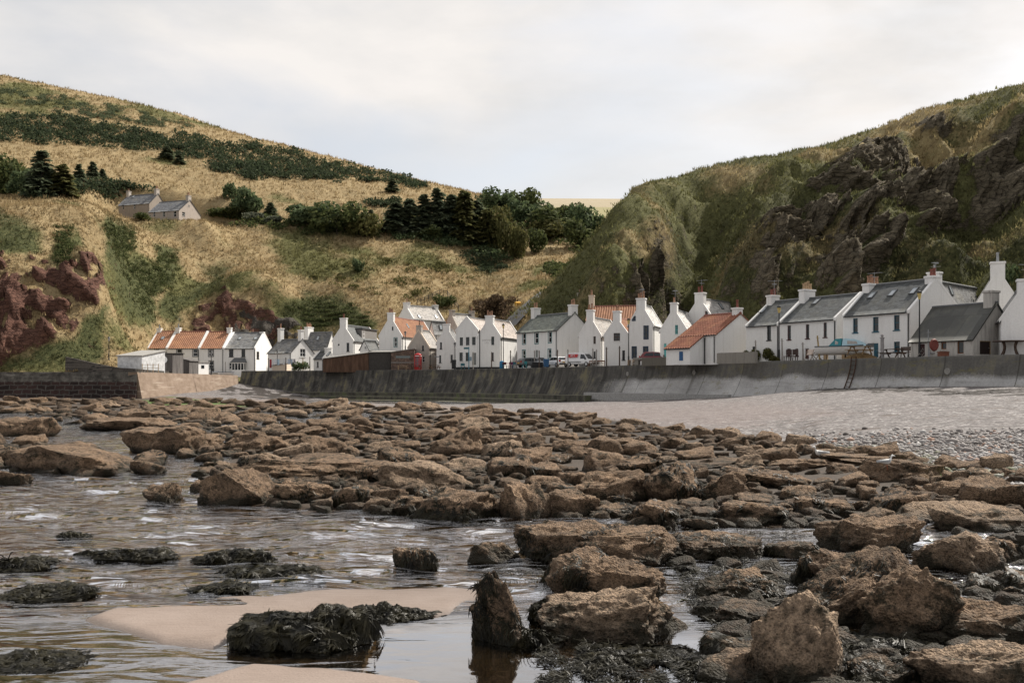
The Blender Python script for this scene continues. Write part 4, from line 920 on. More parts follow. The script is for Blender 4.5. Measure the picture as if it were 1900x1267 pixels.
q1 = house('terraced_house', 'narrow orange roofed house at the seaward end of the harbour terrace, with one skylight', 274, 310, ('m', 8.6), q2['DA'], -4, 646, 615.5, base=3.9, roof=PT_or, ch=[('a', 286, 295, 609, 1, 'm')], win=[('L',287,647,294.5,659.5,'wd'),('L',282,665,289,677,'w')], sky=[(299,624,306,632)])
house('cottage', 'small slate roofed cottage peeping out behind the seaward end of the terrace', 247, 283, ('m', 6), 203, -6, 655, 644, base=3.9, roof=S_mid, skew=False, ch=[('a', 254, 259, 638, 1)])
# ---- middle cluster, left to right
house('cottage', 'white gabled cottage with a long grey roof behind the washing lines', 497, 540, 582, 179, -38, 654, 630, base=4.4, roof=S_mid, skew=False, ch=[('b', 558, 568, 612, 1, 'r', None), ('a', 500, 511, 609, 1, 't')], win=[('R',557,647,567,662,'w4')])
house('cottage', 'tall backed white cottage with a row of pots on its wide chimney', 560, 606, 625, 196, -20, 648, 617, base=4.4, roof=S_mid, skew=False, ch=[('a', 563, 588, 607, 5, 't'), ], win=[], sky=[(588,624,593,632)])
house('cottage', 'tall white gabled house with a white dormer in its slate roof', 617, 655, 704, 181, -16, 631.5, 603, 'g', base=4.5, roof=S_dark, ch=[('a', 631, 646, 590, 1, 'r'), ('b', 688, 701, 613, 1, 't')], win=[('L',643,636,648,652,'dk'),('L',627,638,630,641,'plain')])
hD = ANCH['cottage655']; rt = hD['root']; W_, L_ = hD['W'], hD['L']
dm = MB(); mz = hD['he']; dm.box(W_/2-2.2, -1.4, mz+.4, W_/2-.35, L_/2-.4, mz+2.35); dmo = dm.build('dormer', flat('lead_cladding', (.23, .22, .21), .8), rt)
MB().box(W_/2-2.4, -1.6, mz+2.353, W_/2-.15, L_/2-.2, mz+2.5).build('dormer_roof', M_lead, dmo)
for y0 in (-1.05,):
    mb = MB(); x_ = W_/2-.33; zz = mz+.65
    mb.box(x_-.06, y0, zz, x_, y0+.1, zz+1.5); mb.box(x_-.06, y0+.9, zz, x_, y0+1.0, zz+1.5); mb.box(x_-.06, y0+.1, zz, x_, y0+.9, zz+.1); mb.box(x_-.06, y0+.1, zz+1.4, x_, y0+.9, zz+1.5); mb.box(x_-.06, y0+.1, zz+.7, x_, y0+.9, zz+.78)
    wd_ = mb.build('window', M_frame, dmo); MB().box(x_-.08, y0+.05, zz+.05, x_-.055, y0+.95, zz+1.45).build('pane', M_glass, wd_)
house('cottage', 'low white outhouse with slate roof between the garden bush and the plank shed', 582, 600, 622, 172, -48, 665, 652, base=4.5, roof=S_dark, skew=True, ch=[('b', 622, 634, 645, 0)], win=[('L',588,671,591,681,'dk')], sky=[(608,655,613,660)])
house('cottage', 'small slate roofed annexe tucked behind the plank shed roof', 668, 684, 704, 180, -30, 648, 632, 'g', base=4.5, roof=S_dark, skew=False, win=[('L',676,643,680,648,'w')])
house('cottage', 'white gabled cottage with bright orange roof and pale skylight, beside the phone box', 703, 745, 806, 177, -16, 623, 588.5, 'g', base=4.5, roof=PT_or, ch=[('a', 719, 734, 580, 2, 'r')], win=[('L',731.5,627,736.5,643,'teal'),('L',727,606,730,613,'plain')], sky=[(751,600,760,611)])
house('cottage', 'small grey stone gabled cottage with pale roof right behind the phone box', 757, 796, 817, 172, -20, 644, 613, 'g', base=4.7, wall=M_stone, roof=S_light, ch=[('a', 773, 785, 603.5, 1, 't')], win=[('L',783,641,786.5,650,'dk'),('L',783,661,788,672,'w')], skm=M_cream)
house('cottage', 'white upper cottage with two chimneys standing highest behind the orange roof', 738, 766, 824, 206, -42, 591, 567, 'g', base=6, roof=S_light, ch=[('a', 740, 755, 561, 1), ('b', 801, 814, 566, 1)], sky=[(775,586,780,590),(806,586,811,590)])
house('cottage', 'cottage with slate roof and a bright skylight behind the stone gabled cottage', 796, 806, 834, 186, -50, 618, 597, 'g', base=5, roof=S_mid, skew=False, sky=[(813,604,822,611)])
house('cottage', 'stone chimneyed cottage with pale roof behind the inn', 822, 850, 892, 190, -42, 612, 582, 'g', base=5, wall=M_stone, roof=S_light, ch=[('a', 823, 834, 575, 0, None, M_stone), ('b', 878, 889, 577, 1, 't', M_stone)])
house('cottage', 'narrow white gabled cottage with small black windows between phone box and inn', 810, 846, ('m', 8), 168, -4, 637, 609, 'g', roof=S_mid, ch=[('a', 823, 838, 601, 1, 't')], win=[('L',816.5,635,820,647.5,'dk'),('L',815,659,818.5,673,'dk'),('L',836,658,840,672,'dk')])
qa = house('inn', 'left gable of the white inn, with two rows of green windows', 846, 886, ('m', 11), 160, -20, 612.5, 589, 'g', base=4.7, roof=S_pink, win=[('L',853,626,859,641,'grn'),('L',864.5,625.5,871,640.5,'grn'),('L',876,625,882.5,640,'grn'),('L',852.5,654,858.5,670,'grn'),('L',864,654,871,670,'grn')], doors=[('L',875.5,654,884,677,'grey')], cat='inn')
qb = house('inn', 'right gable of the white inn, with painted lettering and a tall chimney', 886.3, 928, 966, 158.6, -20, 624, 592, 'g', base=4.7, roof=S_pink, ch=[('a', 899, 918, 585.5, 3, 't')], win=[('L',911.5,624.5,917,640,'grn'),('L',912,654,916,669,'mar'),('L',891.8,654.5,893.8,671,'plain')], cat='inn')
# painted name on the gable
fc = bpy.data.curves.new('lettering', 'FONT'); fc.body = "SHIP INN\n1771"; fc.align_x = 'CENTER'; fc.size = .40; fc.space_line = 1.1; fc.extrude = .004
tmp = bpy.data.objects.new('tmp', fc); col.objects.link(tmp); dg = bpy.context.evaluated_depsgraph_get(); lm = bpy.data.meshes.new_from_object(tmp.evaluated_get(dg)); bpy.data.objects.remove(tmp)
lm.materials.clear(); lm.materials.append(flat('faded_lettering', (.42, .41, .40), .8)); lo_ = link('lettering', lm, qb['root'])
lo_.location = (-.35, -qb['L']/2-.012, ZC+(HY-632)*158/F-4.7); lo_.rotation_euler = (PI/2, 0, 0)
pl = MB(); pl.box(-qb['W']/2+.3, -qb['L']/2-.08, .2, -qb['W']/2+.42, -qb['L']/2-.004, 6.6); pl.build('drainpipe', M_black, qb['root'])
for qq in (qa, qb): MB().box(-qq['W']/2+.02, -qq['L']/2-.05, 0, qq['W']/2, -qq['L']/2-.004, .62).build('plinth', M_black, qq['root'])
house('house', 'big white house with teal window surrounds and two chimneys behind the parked cars', 959, 1034, 1098, 142, -53, 612.5, 581, base=4.7, roof=slate('green_slate', (.075, .085, .075), lichen=(.13, .13, .09)), ch=[('a', 982, 1001, 571.5, 2, 't'), ('b', 1057, 1076, 565.5, 2, 't')],
      win=[('L',969.5,618.5,975,638,'teal'),('L',992.5,617.5,998.5,637,'teal'),('L',1017.5,616,1023,635.5,'teal'),('L',969.5,650,974.5,668,'teal'),('L',1017,648,1022,664,'teal')], doors=[('L',993,649,998,677,'grey')], skew=False, cat='house')
qv = house('cottage', 'white gabled cottage with pale slate roof behind the white van', 1074, 1114, ('m', 9), 134, -24, 622, 589, 'g', base=4.7, roof=S_light, ch=[('a', 1087, 1103.5, 575, 2, 't')], win=[('L',1101,624,1105.5,638,'blk4'),('L',1101.5,652,1105,664,'dk')], wall=M_white)
house('cottage', 'white gabled cottage with one square four paned window beside the tall lamp post', 1121, 1166, ('m', 9), 128, -24, 622, 591, 'g', base=4.7, roof=PT_or, ch=[('a', 1142, 1158.5, 577, 1, 't', None)], win=[('L',1138.5,618,1150.5,632.5,'blk4'),('L',1154.5,650,1159.5,668,'dk')])
house('cottage', 'long orange pantiled cottage lying behind the two small gables', 1088, 1180, ('m', 6), 151, -12, 594, 568.5, base=5, roof=PT_or, skew=False, ch=[('a', 1082, 1093, 548, 2, 't', M_cream)])
house('cottage', 'long flat pale roofed house at the cliff foot with stone chimneys', 1066, 1182, ('m', 7), 162, -12, 572, 556.5, base=5.5, roof=S_white, skew=False, ch=[('a', 1062, 1078, 544, 2, 't', M_stone), ('b', 1213, 1232, 552, 0, None, M_stone)], wall=M_stone)
house('house', 'tall white gabled house with navy windows beside the turquoise doored cottage', 1166, 1211, 1230, 123, -20, 602, 565, 'g', base=4.7, roof=S_white, ch=[('a', 1179, 1199.5, 553.5, 3, 't', None, 1.3)], win=[('L',1174,588,1178,594,'navy'),('L',1195.5,605.5,1202,628,'navy'),('L',1173.5,644,1180,664,'navy'),('L',1194.5,644,1201.5,664,'navy')], cat='house')
house('cottage', 'white gabled cottage with turquoise window and doors', 1225, 1274, ('m', 9.5), 117.5, -22, 613, 575, 'g', base=4.7, roof=S_white, ch=[('a', 1245, 1260.5, 561.5, 1, 't', None, 1.6)], win=[('L',1252.5,603,1258,620,'turq')], doors=[('L',1231,636.5,1237,668,'turq'),('L',1254,638,1257,668,'turq')])
house('house', 'tall white house with a flaking whitewashed roof behind the red roofed boathouse', 1268, 1326, 1398, 123, -38, 597, 555, 'g', base=4.8, roof=S_white, ch=[('a', 1297, 1319, 543, 2, 'r', None, 1.7)], win=[('L',1308,577,1313.5,587,'brown')], sky=[(1330,564,1343,574),(1367,566,1374,571)], cat='house')
# boathouse: red roof running down over a lower front room
qh = house('boathouse', 'low white boathouse with red tiled roof right on the sea wall, blue shutter', 1264, 1328, 1417, 104.2, -57, 620.5, 582, base=4.7, roof=PT_red, ch=[('b', 1364, 1382, 571, 1, 'r')], cat='boathouse', skew=False)
ro = qh['root']; hw, hl = qh['W']/2, qh['L']/2; x1 = -hw+3.6; dp = 2.1; m_ = (qh['hr']-qh['he'])/hl; ze = qh['he']-dp*m_
MB().add([(-hw-.1,-hl-dp,0),(x1,-hl-dp,0),(x1,-hl-.004,0),(-hw-.1,-hl-.004,0),(-hw-.1,-hl-dp,ze),(x1,-hl-dp,ze),(x1,-hl-.004,qh['he']-.05),(-hw-.1,-hl-.004,qh['he']-.05)], [(0,1,5,4),(1,2,6,5),(3,0,4,7),(4,5,6,7)]).build('front_room', M_white, ro)
v_, q_, u_ = slope((-hw-.2,-hl-dp-.15,ze-.15*m_),(x1+.12,-hl-dp-.15,ze-.15*m_),(-hw-.2,-hl-.16,qh['he']-.16*m_),(x1+.12,-hl-.16,qh['he']-.16*m_),True)
link('front_roof', np_mesh('front_roof', v_, q_, PT_red, True, uv=u_), ro)
zs = ZC+(HY-652)*105/F-4.7; so = MB(); so.box(x1-1.6,-hl-dp-.04,min(zs-.2,ze-1.35),x1-1.05,-hl-dp-.003,min(zs+.75,ze-.4)); so.build('shutter', WST['bluesh'][0], ro)
gp = MB(); gp.tube((-hw-.2,-hl-dp-.2,ze-.12),(x1+.1,-hl-dp-.2,ze-.12),.06,n=6); gp.build('gutter', M_black, ro); MB().tube((x1+.12,-hl-.12,qh['he']-.3),(x1+.12,-hl-.12,.1),.06,n=6).build('drainpipe', M_black, ro)
# ---- right hand row along the wall
q27 = house('cottage', 'white cottage with petrol blue windows and door behind the beached boat', 1564, 1689, 1786, 86, -60, 577.5, 519, base=4.7, roof=S_dark, wall=M_white3, ch=[('a', 1579, 1626, 527, 4, 't', None, 1.2), ('b', 1719, 1750, 512.5, 2, 'r')],
      win=[('L',1582.5,591,1591.5,617,'blue'),('L',1619.5,588.5,1630,615,'blue'),('L',1658.5,585,1669,612,'blue'),('L',1658.5,634,1669.5,652,'blue')], doors=[('L',1619.5,636,1630,663,'blue')], sky=[(1613,545,1625,554),(1651,541,1663,550),(1691,537,1702,546)])
q26 = house('cottage', 'white cottage with tall maroon windows adjoining the blue doored cottage', 1446, 1552, ('m', 6.9), 94, -60, 591.5, 546, base=4.7, roof=S_dark, wall=M_white3, ch=[('a', 1470, 1504.5, 537.5, 4, 'b')],
      win=[('L',1461,604,1467.5,630,'mar'),('L',1495,602,1501.5,628,'mar'),('L',1528,598.5,1534,625.5,'mar'),('L',1460,647,1467,660,'mar'),('L',1475,647,1481,660,'mar'),('L',1527,644,1534,648,'dk')], doors=[('L',1493,646,1501,666,'mar')], sky=[(1509,557,1522,566)])
house('cottage', 'white cottage with slate roof and single tall dark window behind the boathouse gable', 1384, 1446, ('m', 6.9), q26['DA'], -60, 601.5, 556, base=4.7, roof=S_dark, ch=[('a', 1374, 1399, 548, 2, 'r', None, 1.7)], win=[('L',1423,605,1430.5,631,'dk'),('L',1422,647,1430,656,'dk'),('L',1396,643,1402,652,'dk')], sky=[(1411,573,1422,582)])
house('house', 'house with pale slate roof and two skylights rising behind the blue windowed cottage', 1712, 1750, 1845, 101, -45, 572, 522, 'g', base=5, roof=S_mid, ch=[('a', 1699, 1727, 505, 1, 'm', None, 1.1)], sky=[(1757,534,1768,546),(1812,535,1823,547)], cat='house', skew=False)
house('cottage', 'rough grey rendered cottage with sagging dark roof, cracked gable and dark doorway', 1690, 1805, 1890, 78, -60, 629, 563, base=4.7, wall=M_grey, roof=slate('old_felt', (.065, .066, .06), 1.2, 3.0, (.13, .125, .10), .35), skew=False, ch=[('b', 1849, 1876, 539.5, 0, None, M_grey)],
      win=[('L',1776,633,1788,656,'brown'),('L',1746,635.5,1756,648,'brown')], doors=[('L',1706,637,1716.5,660,'mar'),('R',1818,632,1839,657.5,'brown')], gutter=False)
house('house', 'large white gabled house with a big tapering chimney behind the rough grey cottage', 1810, 1894, ('m', 10), 90, -22, 566, 503, 'g', base=5, roof=S_mid, ch=[('a', 1844, 1873.5, 486, 1, 'm', None)], cat='house')
house('cottage', 'white gabled cottage end with a small pale blue window, last one along the wall', 1858, 1952, ('m', 9), 75.6, -22, 590, 527, 'g', base=4.7, wall=M_white3, roof=S_mid, ch=[('a', 1889, 1925, 518, 1, 't', None, 1.3)], win=[('L',1872,625,1878,640,'blue'),('L',1871,648,1877,657,'blue')])
# ---- derelict pair on the hill
q = castL(352, 414); DF = q.y+1.5; zb = q.z-.5
house('farmhouse', 'derelict grey stone farmhouse wing with pale gable, lower of the pair on the hill', 276, 332, 372, DF, -20, 390.5, 372, base=zb, wall=harl('pinkish_stone', (.40, .35, .31), .8, 2, (.2, .17, .15)), roof=slate('blue_slate', (.10, .105, .115)), skew=False, gutter=False, cat='farmhouse', ch=[('b', 346, 357, 363, 2, 't', M_stone)],
      win=[('L',284,393,288,402,'w'),('L',302,393,306,402,'w'),('L',322,392,327,402,'w'),('R',338,393,343.5,402,'w'),('R',349,380,352,384,'w')])
zb = q.z-.3
house('farmhouse', 'derelict grey stone farmhouse, the higher rear block of the pair on the hill', 220, 277, 309, DF+11, -20, 377.5, 360, base=zb, wall=harl('brown_stone', (.30, .26, .22), .8, 2, (.15, .13, .11)), roof=slate('blue_slate', (.10, .105, .115)), skew=False, gutter=False, cat='farmhouse', ch=[('a', 237, 246, 355, 1, 't', M_stone), ('b', 289, 300, 351, 2, 't', M_stone)],
      win=[('L',227,380,230,389,'w'),('L',248,379,251,388,'w')], sky=[(246,364,250,368)])
# ================================================================ THINGS ON THE QUAY
def at(px, off=1.5, z=None):
    D = wallD(px)+off; return Vector((kx(px)*D, D, ZT-.02+min(.3, max(0, off-.72)*.025) if z is None else z))
def hpx(px, n, off=1.5): return n*(wallD(px)+off)/F
M_red = flat('red_gloss', (.45, .015, .015), .4, .5, var=.15); M_tyre = flat('tyre_rubber', (.015, .015, .016), .85); M_rim = flat('alloy', (.45, .46, .47), .35, .5, .7)
M_cwhite = flat('car_white', (.72, .73, .74), .25, .6, var=.05); M_cgrey = flat('car_grey', (.16, .17, .175), .25, .6, .4, var=.05); M_csil = flat('car_silver', (.42, .43, .44), .25, .6, .5, var=.05); M_cred = flat('car_red', (.16, .025, .03), .25, .6, var=.05)
M_lampglass = flat('lamp_glass', (.55, .42, .15), .3, .5); M_yellow = flat('yellow_plastic', (.62, .33, .02), .5)
# phone box
b = at(775.5, 4); k = empty('phone_box', b, -.12, 'red telephone box with domed top beside the plank shed', 'phone box'); s_ = 2.75/2.5
mb = MB(); mb.box(-.5,-.5,0,.5,.5,.16); mb.build('plinth', M_red, k)
for sx in (-1, 1):
    for sy in (-1, 1): MB().box(sx*.46-.06, sy*.46-.06, .163, sx*.46+.06, sy*.46+.06, 2.2).build('post', M_red, k)
for r in range(4):
    M_ = Matrix.Rotation(r*PI/2, 4, 'Z'); fr_ = MB()
    fr_.box(-.397,-.47,.163,.397,-.43,.5,M_)
    for i in range(7): z = .503+i*.26; fr_.box(-.397,-.46,z,.397,-.435,z+.05,M_)
    for xx in (-.25, .2): fr_.box(xx,-.458,.56,xx+.05,-.437,2.06,M_)
    dn = fr_.build('door' if r == 0 else 'side_panel', M_red, k); MB().box(-.39,-.43,.51,.39,-.425,2.06,M_).build('pane', glass('kiosk_glass', (.09, .10, .11)), dn)
MB().box(-.53,-.53,2.2,.53,.53,2.42).build('fascia', M_red, k)
for r in range(4):
    MB().box(-.36,-.545,2.25,.36,-.533,2.36,Matrix.Rotation(r*PI/2, 4, 'Z')).build('sign_panel', M_cwhite, k)
rg = []
for z, h in ((2.423,.5),(2.5,.49),(2.6,.44),(2.68,.34),(2.73,.18),(2.745,.02)): rg.append([(-h,-h,z),(0,-h,z+.03),(h,-h,z),(h,0,z+.03),(h,h,z),(0,h,z+.03),(-h,h,z),(-h,0,z+.03)])
MB().loft(rg).build('dome', M_red, k, smooth=True)
# picnic tables
def picnic(loc, rz, label, wd=1.7, mat=None, sc_=1.0):
    r = empty('picnic_table', loc, rz, label, 'picnic table', 'picnic tables along the quay'); r.scale = (sc_,)*3; mat = mat or M_wood
    mb = MB()
    for i in range(5): mb.box(-wd/2, -.37+i*.15, .72, wd/2, -.37+i*.15+.135, .76)
    mb.box(-wd*.38-.04,-.36,.66,-wd*.38+.04,.36,.718); mb.box(wd*.38-.04,-.36,.66,wd*.38+.04,.36,.718); mb.build('tabletop', mat, r)
    for sy in (-1, 1):
        mb = MB(); mb.box(-wd/2, sy*.72-.13, .42, wd/2, sy*.72-.005, .46); mb.box(-wd/2, sy*.72+.005, .42, wd/2, sy*.72+.13, .46); mb.build('seat', mat, r)
    for sx in (-1, 1):
        for sy in (-1, 1): MB().bar((sx*wd*.38, sy*.2, .7), (sx*wd*.38, sy*.78, 0), .06, .11).build('leg', mat, r)
        MB().bar((sx*wd*.38+.07, -.8, .37), (sx*wd*.38+.07, .8, .37), .05, .1).build('crossbar', mat, r)
    return r
picnic(at(747, 1.6), .1, 'pale wooden picnic table in front of the plank shed, left of the phone box', 1.8, M_woodp)
picnic(at(771, 1.8), -.1, 'dark picnic table standing directly in front of the red phone box', 1.8, M_woodd)
picnic(at(806, 1.8), .4, 'brown picnic table between the phone box and the narrow white cottage', 1.8, flat('brown_wood', (.16, .10, .06), .85, var=.4))
picnic(at(1595, 1.4, ZT+.35), -.9, 'orange brown picnic table on a brown net heap, just right of the boat', 1.9, flat('orange_wood', (.28, .19, .10), .85, var=.4))
picnic(at(1656, 1.8), -.9, 'weathered picnic table in front of the blue doored cottage', 1.9, M_woodd)
# net heap
b = at(1597, 1.9); N = 900; a_ = RNG.uniform(0, 2*PI, N); r_ = np.sqrt(RNG.uniform(0, 1, N)); mb = MB()
xs = r_*np.cos(a_)*1.5; ys = r_*np.sin(a_)*.8; zs = .45*(1-r_**2)+RNG.uniform(-.03, .06, N)
g_ = np.linspace(-1, 1, 28); Xg, Yg = np.meshgrid(g_, g_); rr = np.sqrt(Xg**2+Yg**2); Zg = np.where(rr < 1, .5*(1-rr**2)+.10*fbm(np.stack([Xg.ravel()*3, Yg.ravel()*3, Xg.ravel()*0], 1), 4).reshape(Xg.shape), -.05)
i = (np.arange(27)[:, None]*28+np.arange(27)[None]).ravel()
o = link('net_heap', np_mesh('net_heap', np.stack([Xg.ravel()*1.7, Yg.ravel()*.9, Zg.ravel()], 1), np.stack([i, i+1, i+29, i+28], 1), flat('net_brown', (.20, .13, .06), .95, var=.7, sc_=14, bump=.8)), None, b); o.rotation_euler = (0, 0, -1.0); tag(o, 'heap of brown fishing net on the quay under a picnic table', 'net')
# benches and chairs
def bench(loc, rz, label, mat, name='bench', wd=1.5, cat='bench', group=None, hb=.92):
    r = empty(name, loc, rz, label, cat, group); mb = MB()
    for i in range(4): mb.box(-wd/2, -.22+i*.12, .42, wd/2, -.22+i*.12+.1, .46)
    mb.build('seat', mat, r); mb = MB()
    mb.box(-wd/2, .26, .58, wd/2, .31, hb); mb.build('backrest', mat, r)
    for sx in (-1, 1):
        MB().box(sx*(wd/2-.05)-.03, -.2, 0, sx*(wd/2-.05)+.03, -.14, .415).build('leg', mat, r); MB().bar((sx*(wd/2-.05), .2, 0), (sx*(wd/2-.05), .3, .57), .06).build('leg', mat, r)
    return r
bench(at(1682, 1.7), -1.0, 'brown garden bench by the corner of the rough grey cottage', flat('bench_brown', (.11, .085, .075), .8))
bench(at(1106, 1.6), -.5, 'rust brown low wooden bench in front of the white van bonnet', flat('rust_brown', (.17, .07, .03), .85, var=.5), wd=2.2, hb=.75)
teal = flat('teal_furniture', (.02, .12, .15), .5)
bench(at(859, 1.6), .2, 'teal chair beside the blue signpost in front of the inn', teal, 'garden_chair', .65, 'chair', 'teal chairs in front of the inn', .95)
bench(at(955, 1.8), -.3, 'teal chair in front of the inn side wall, right of the cafe table', teal, 'garden_chair', .7, 'chair', 'teal chairs in front of the inn', .95)
bench(at(973, 1.5), -.2, 'turquoise chair beside the grey car', flat('turq_furniture', (.03, .20, .22), .5), 'garden_chair', .7, 'chair', 'teal chairs in front of the inn', 1.0)
dkch = flat('dark_chair', (.07, .045, .04), .8, var=.4)
for px_, lb in ((1461, 'dark wooden slatted chair left of the other one under the maroon windows'), (1473, 'dark wooden slatted chair right of the other one under the maroon windows')):
    bench(at(px_, 2.2), -.8, lb, dkch, 'garden_chair', .62, 'chair', 'dark wooden chairs below the maroon windows', 1.1)
def deckchair(loc, rz, label, mat):
    r = empty('deck_chair', loc, rz, label, 'deck chair', 'folding deck chairs on the quay')
    for sx in (-.3, .3):
        MB().bar((sx, -.55, 0), (sx, .45, 1.05), .045).build('frame', M_wood, r); MB().bar((sx*.86, .5, 0), (sx*.86, -.35, .55), .045).build('leg', M_wood, r)
    v = []; 
    for i in range(9):
        t_ = i/8; v += [(-.27, -.33+.75*t_, .5-.9*t_*(1-t_)+.52*t_), (.27, -.33+.75*t_, .5-.9*t_*(1-t_)+.52*t_)]
    MB().add(v, [(2*i, 2*i+1, 2*i+3, 2*i+2) for i in range(8)]).build('canvas', mat, r)
deckchair(at(1502, 1.6), -.6, 'cream folding deck chair by the maroon door', flat('cream_canvas', (.55, .46, .40), .9))
deckchair(at(1515, 1.8), -.9, 'white folding deck chair by the bow of the beached boat', flat('white_canvas', (.66, .64, .62), .9))
def slatchair(loc, rz, label, mat):
    r = empty('garden_chair', loc, rz, label, 'chair'); mb = MB()
    for i in range(5): mb.bar((-.3+i*.15, .25, .3), (-.3+i*.15, .6, 1.2), .11, .03)
    mb.build('backrest', mat, r); mb = MB()
    for i in range(4): mb.box(-.36, -.35+i*.15, .3, .36, -.35+i*.15+.12, .34)
    mb.build('seat', mat, r)
    for sx in (-.4, .4): MB().box(sx-.06, -.45, .55, sx+.06, .35, .58).build('armrest', mat, r); MB().box(sx-.04, -.4, 0, sx+.04, -.32, .547).build('leg', mat, r); MB().box(sx-.04, .2, 0, sx+.04, .28, .547).build('leg', mat, r)
slatchair(at(1733, 1.6), -.3, 'pale grey slatted armchair in front of the rough grey cottage', flat('grey_slats', (.33, .34, .36), .8, var=.3))
# folded ladder / timber clutter by the rough cottage
mb = MB(); b = at(1722, 1.7)
mb.bar((b.x-.9, b.y, b.z), (b.x+.1, b.y+.3, b.z+1.35), .05); mb.bar((b.x-.55, b.y, b.z), (b.x+.4, b.y+.3, b.z+1.35), .05)
for i in range(1, 6): t_ = i/6; mb.bar((b.x-.9+1.0*t_, b.y+.3*t_, b.z+1.35*t_), (b.x-.55+.95*t_, b.y+.3*t_, b.z+1.35*t_), .04)
tag(mb.build('step_ladder', flat('grey_timber', (.24, .22, .20), .85, var=.4)), 'grey timber ladder leaning beside the pale slatted armchair', 'ladder')
mb = MB(); mb.box(-.7,-.25,0,.7,.25,.34); mb.box(-.74,-.29,.343,.74,.29,.40)
o = mb.build('planter', flat('terracotta_trough', (.22, .085, .055), .85, var=.4), None, at(1758, 1.4)); tag(o, 'terracotta trough on the wall under the red buoy', 'planter')
o = MB().lathe([(.05,-.08),(.42,-.1),(.5,0),(.42,.1),(.05,.08)], n=18).build('buoy', flat('buoy_red', (.16, .04, .03), .7, var=.4), None, P(1757, 640, 77.2)+Vector((-1.0, 0, 0))); o.rotation_euler = (PI/2, 0, .5); tag(o, 'round dark red buoy hung on the rough grey cottage wall', 'buoy')
# table with arched legs far right
r = empty('quay_table', at(1874, 1.6), -.2, 'dark round garden table with curved legs at the far end of the wall', 'table')
MB().lathe([(.2,1.02),(1.2,1.02),(1.25,1.05),(1.2,1.09),(.5,1.12)], n=20).build('tabletop', M_woodd, r)
for k_ in range(4):
    a_ = k_*PI/2+.4; mb = MB(); pr = None
    for i in range(7):
        t_ = i/6; q = Vector((math.cos(a_)*(.75-.45*math.sin(t_*PI/2)+.35*t_*t_), math.sin(a_)*(.75-.45*math.sin(t_*PI/2)+.35*t_*t_), 1.02*t_))
        if pr is not None: mb.tube(pr, q, .06, n=6)
        pr = q
    mb.build('leg', M_woodd, r)
# cafe table, barrel, bins, boxes, signs
r = empty('cafe_table', at(942.5, 2.4), 0, 'red topped cafe table by the inn side wall', 'table'); MB().box(-.8,-.45,.72,.8,.45,.78).build('tabletop', flat('red_top', (.35, .05, .06), .6), r)
for sx in (-.6, .6): MB().tube((sx, 0, 0), (sx, 0, .717), .05).build('leg', M_woodd, r)
bench(at(937, 1.6), .3, 'dark woven chair on the left of the red topped cafe table', M_woodd, 'garden_chair', .6, 'chair', None, .95)
bench(at(947.5, 1.6), -.3, 'purple chair on the right of the red topped cafe table', flat('purple_chair', (.16, .03, .10), .6), 'garden_chair', .6, 'chair', None, .95)
o = MB().lathe([(.28,0),(.33,.25),(.34,.55),(.33,.85),(.28,1.08),(.2,1.12),(.05,1.2)], n=14).build('barrel', flat('blue_plastic', (.02, .16, .32), .45), None, at(930.8, 1.9)); tag(o, 'bright blue plastic barrel at the corner of the inn', 'barrel')
def bin_(px, mat, label, w_=.55, h_=1.05, off=1.7):
    r = empty('wheelie_bin', at(px, off), .1, label, 'bin'); MB().loft([[(-w_*.42,-w_*.42,.1),(w_*.42,-w_*.42,.1),(w_*.42,w_*.42,.1),(-w_*.42,w_*.42,.1)],[(-w_/2,-w_/2,h_-.1),(w_/2,-w_/2,h_-.1),(w_/2,w_/2,h_-.1),(-w_/2,w_/2,h_-.1)]]).build('body', mat, r)
    MB().loft([[(-w_*.54,-w_*.56,h_-.097),(w_*.54,-w_*.56,h_-.097),(w_*.54,w_*.56,h_-.097),(-w_*.54,w_*.56,h_-.097)],[(-w_*.46,-w_*.48,h_+.05),(w_*.46,-w_*.48,h_+.05),(w_*.46,w_*.48,h_+.05),(-w_*.46,w_*.48,h_+.05)]]).build('lid', mat, r)
    for sx in (-1, 1): MB().tube((sx*w_*.4-.03,w_*.35,.1),(sx*w_*.4+.03,w_*.35,.1),.1,n=10).build('wheel', M_tyre, r)
bin_(842, M_black, 'black litter bin against the corner of the narrow white cottage', .75, 1.5)
bin_(1013.5, flat('blue_bin', (.03, .10, .22), .5), 'blue wheelie bin between the silver car and the white hatchback', .75, 1.15, 1.6)
bin_(1185, M_teal, 'small dark teal bin at the foot of the lamp post by the pallets', .5, .9, 1.4) if 0 else None
o = MB().box(-.75,-.25,0,.75,.25,.7).box(-.79,-.29,.703,.79,.29,.78).build('planter', flat('black_planter', (.02, .02, .022), .7), None, at(997.5, 1.5)); tag(o, 'black box planter in front of the silver car', 'planter')
r = empty('signpost', at(870, 1.6), 0, 'blue signpost with a pointing arm in front of the inn', 'signpost'); MB().tube((0,0,0),(0,0,3.5),.07).build('post', flat('sign_blue', (.06, .20, .27), .5), r); MB().box(-.8,-.1,3.15,-.07,-.07,3.42).build('sign_arm', teal, r); MB().box(.05,-.13,1.3,.45,-.09,1.95).build('notice', flat('notice_grey', (.2, .27, .32), .6), r)
r = empty('signpost', at(809, 1.6), 0, 'thin wooden signpost with small finger board by the brown picnic table', 'signpost'); MB().tube((0,0,0),(0,0,2.5),.05).build('post', M_woodd, r); MB().box(.05,-.06,2.0,.5,-.03,2.2).build('sign_arm', M_metal, r); MB().box(-.3,-.06,2.05,-.055,-.03,2.2).build('sign_arm', M_metal, r)
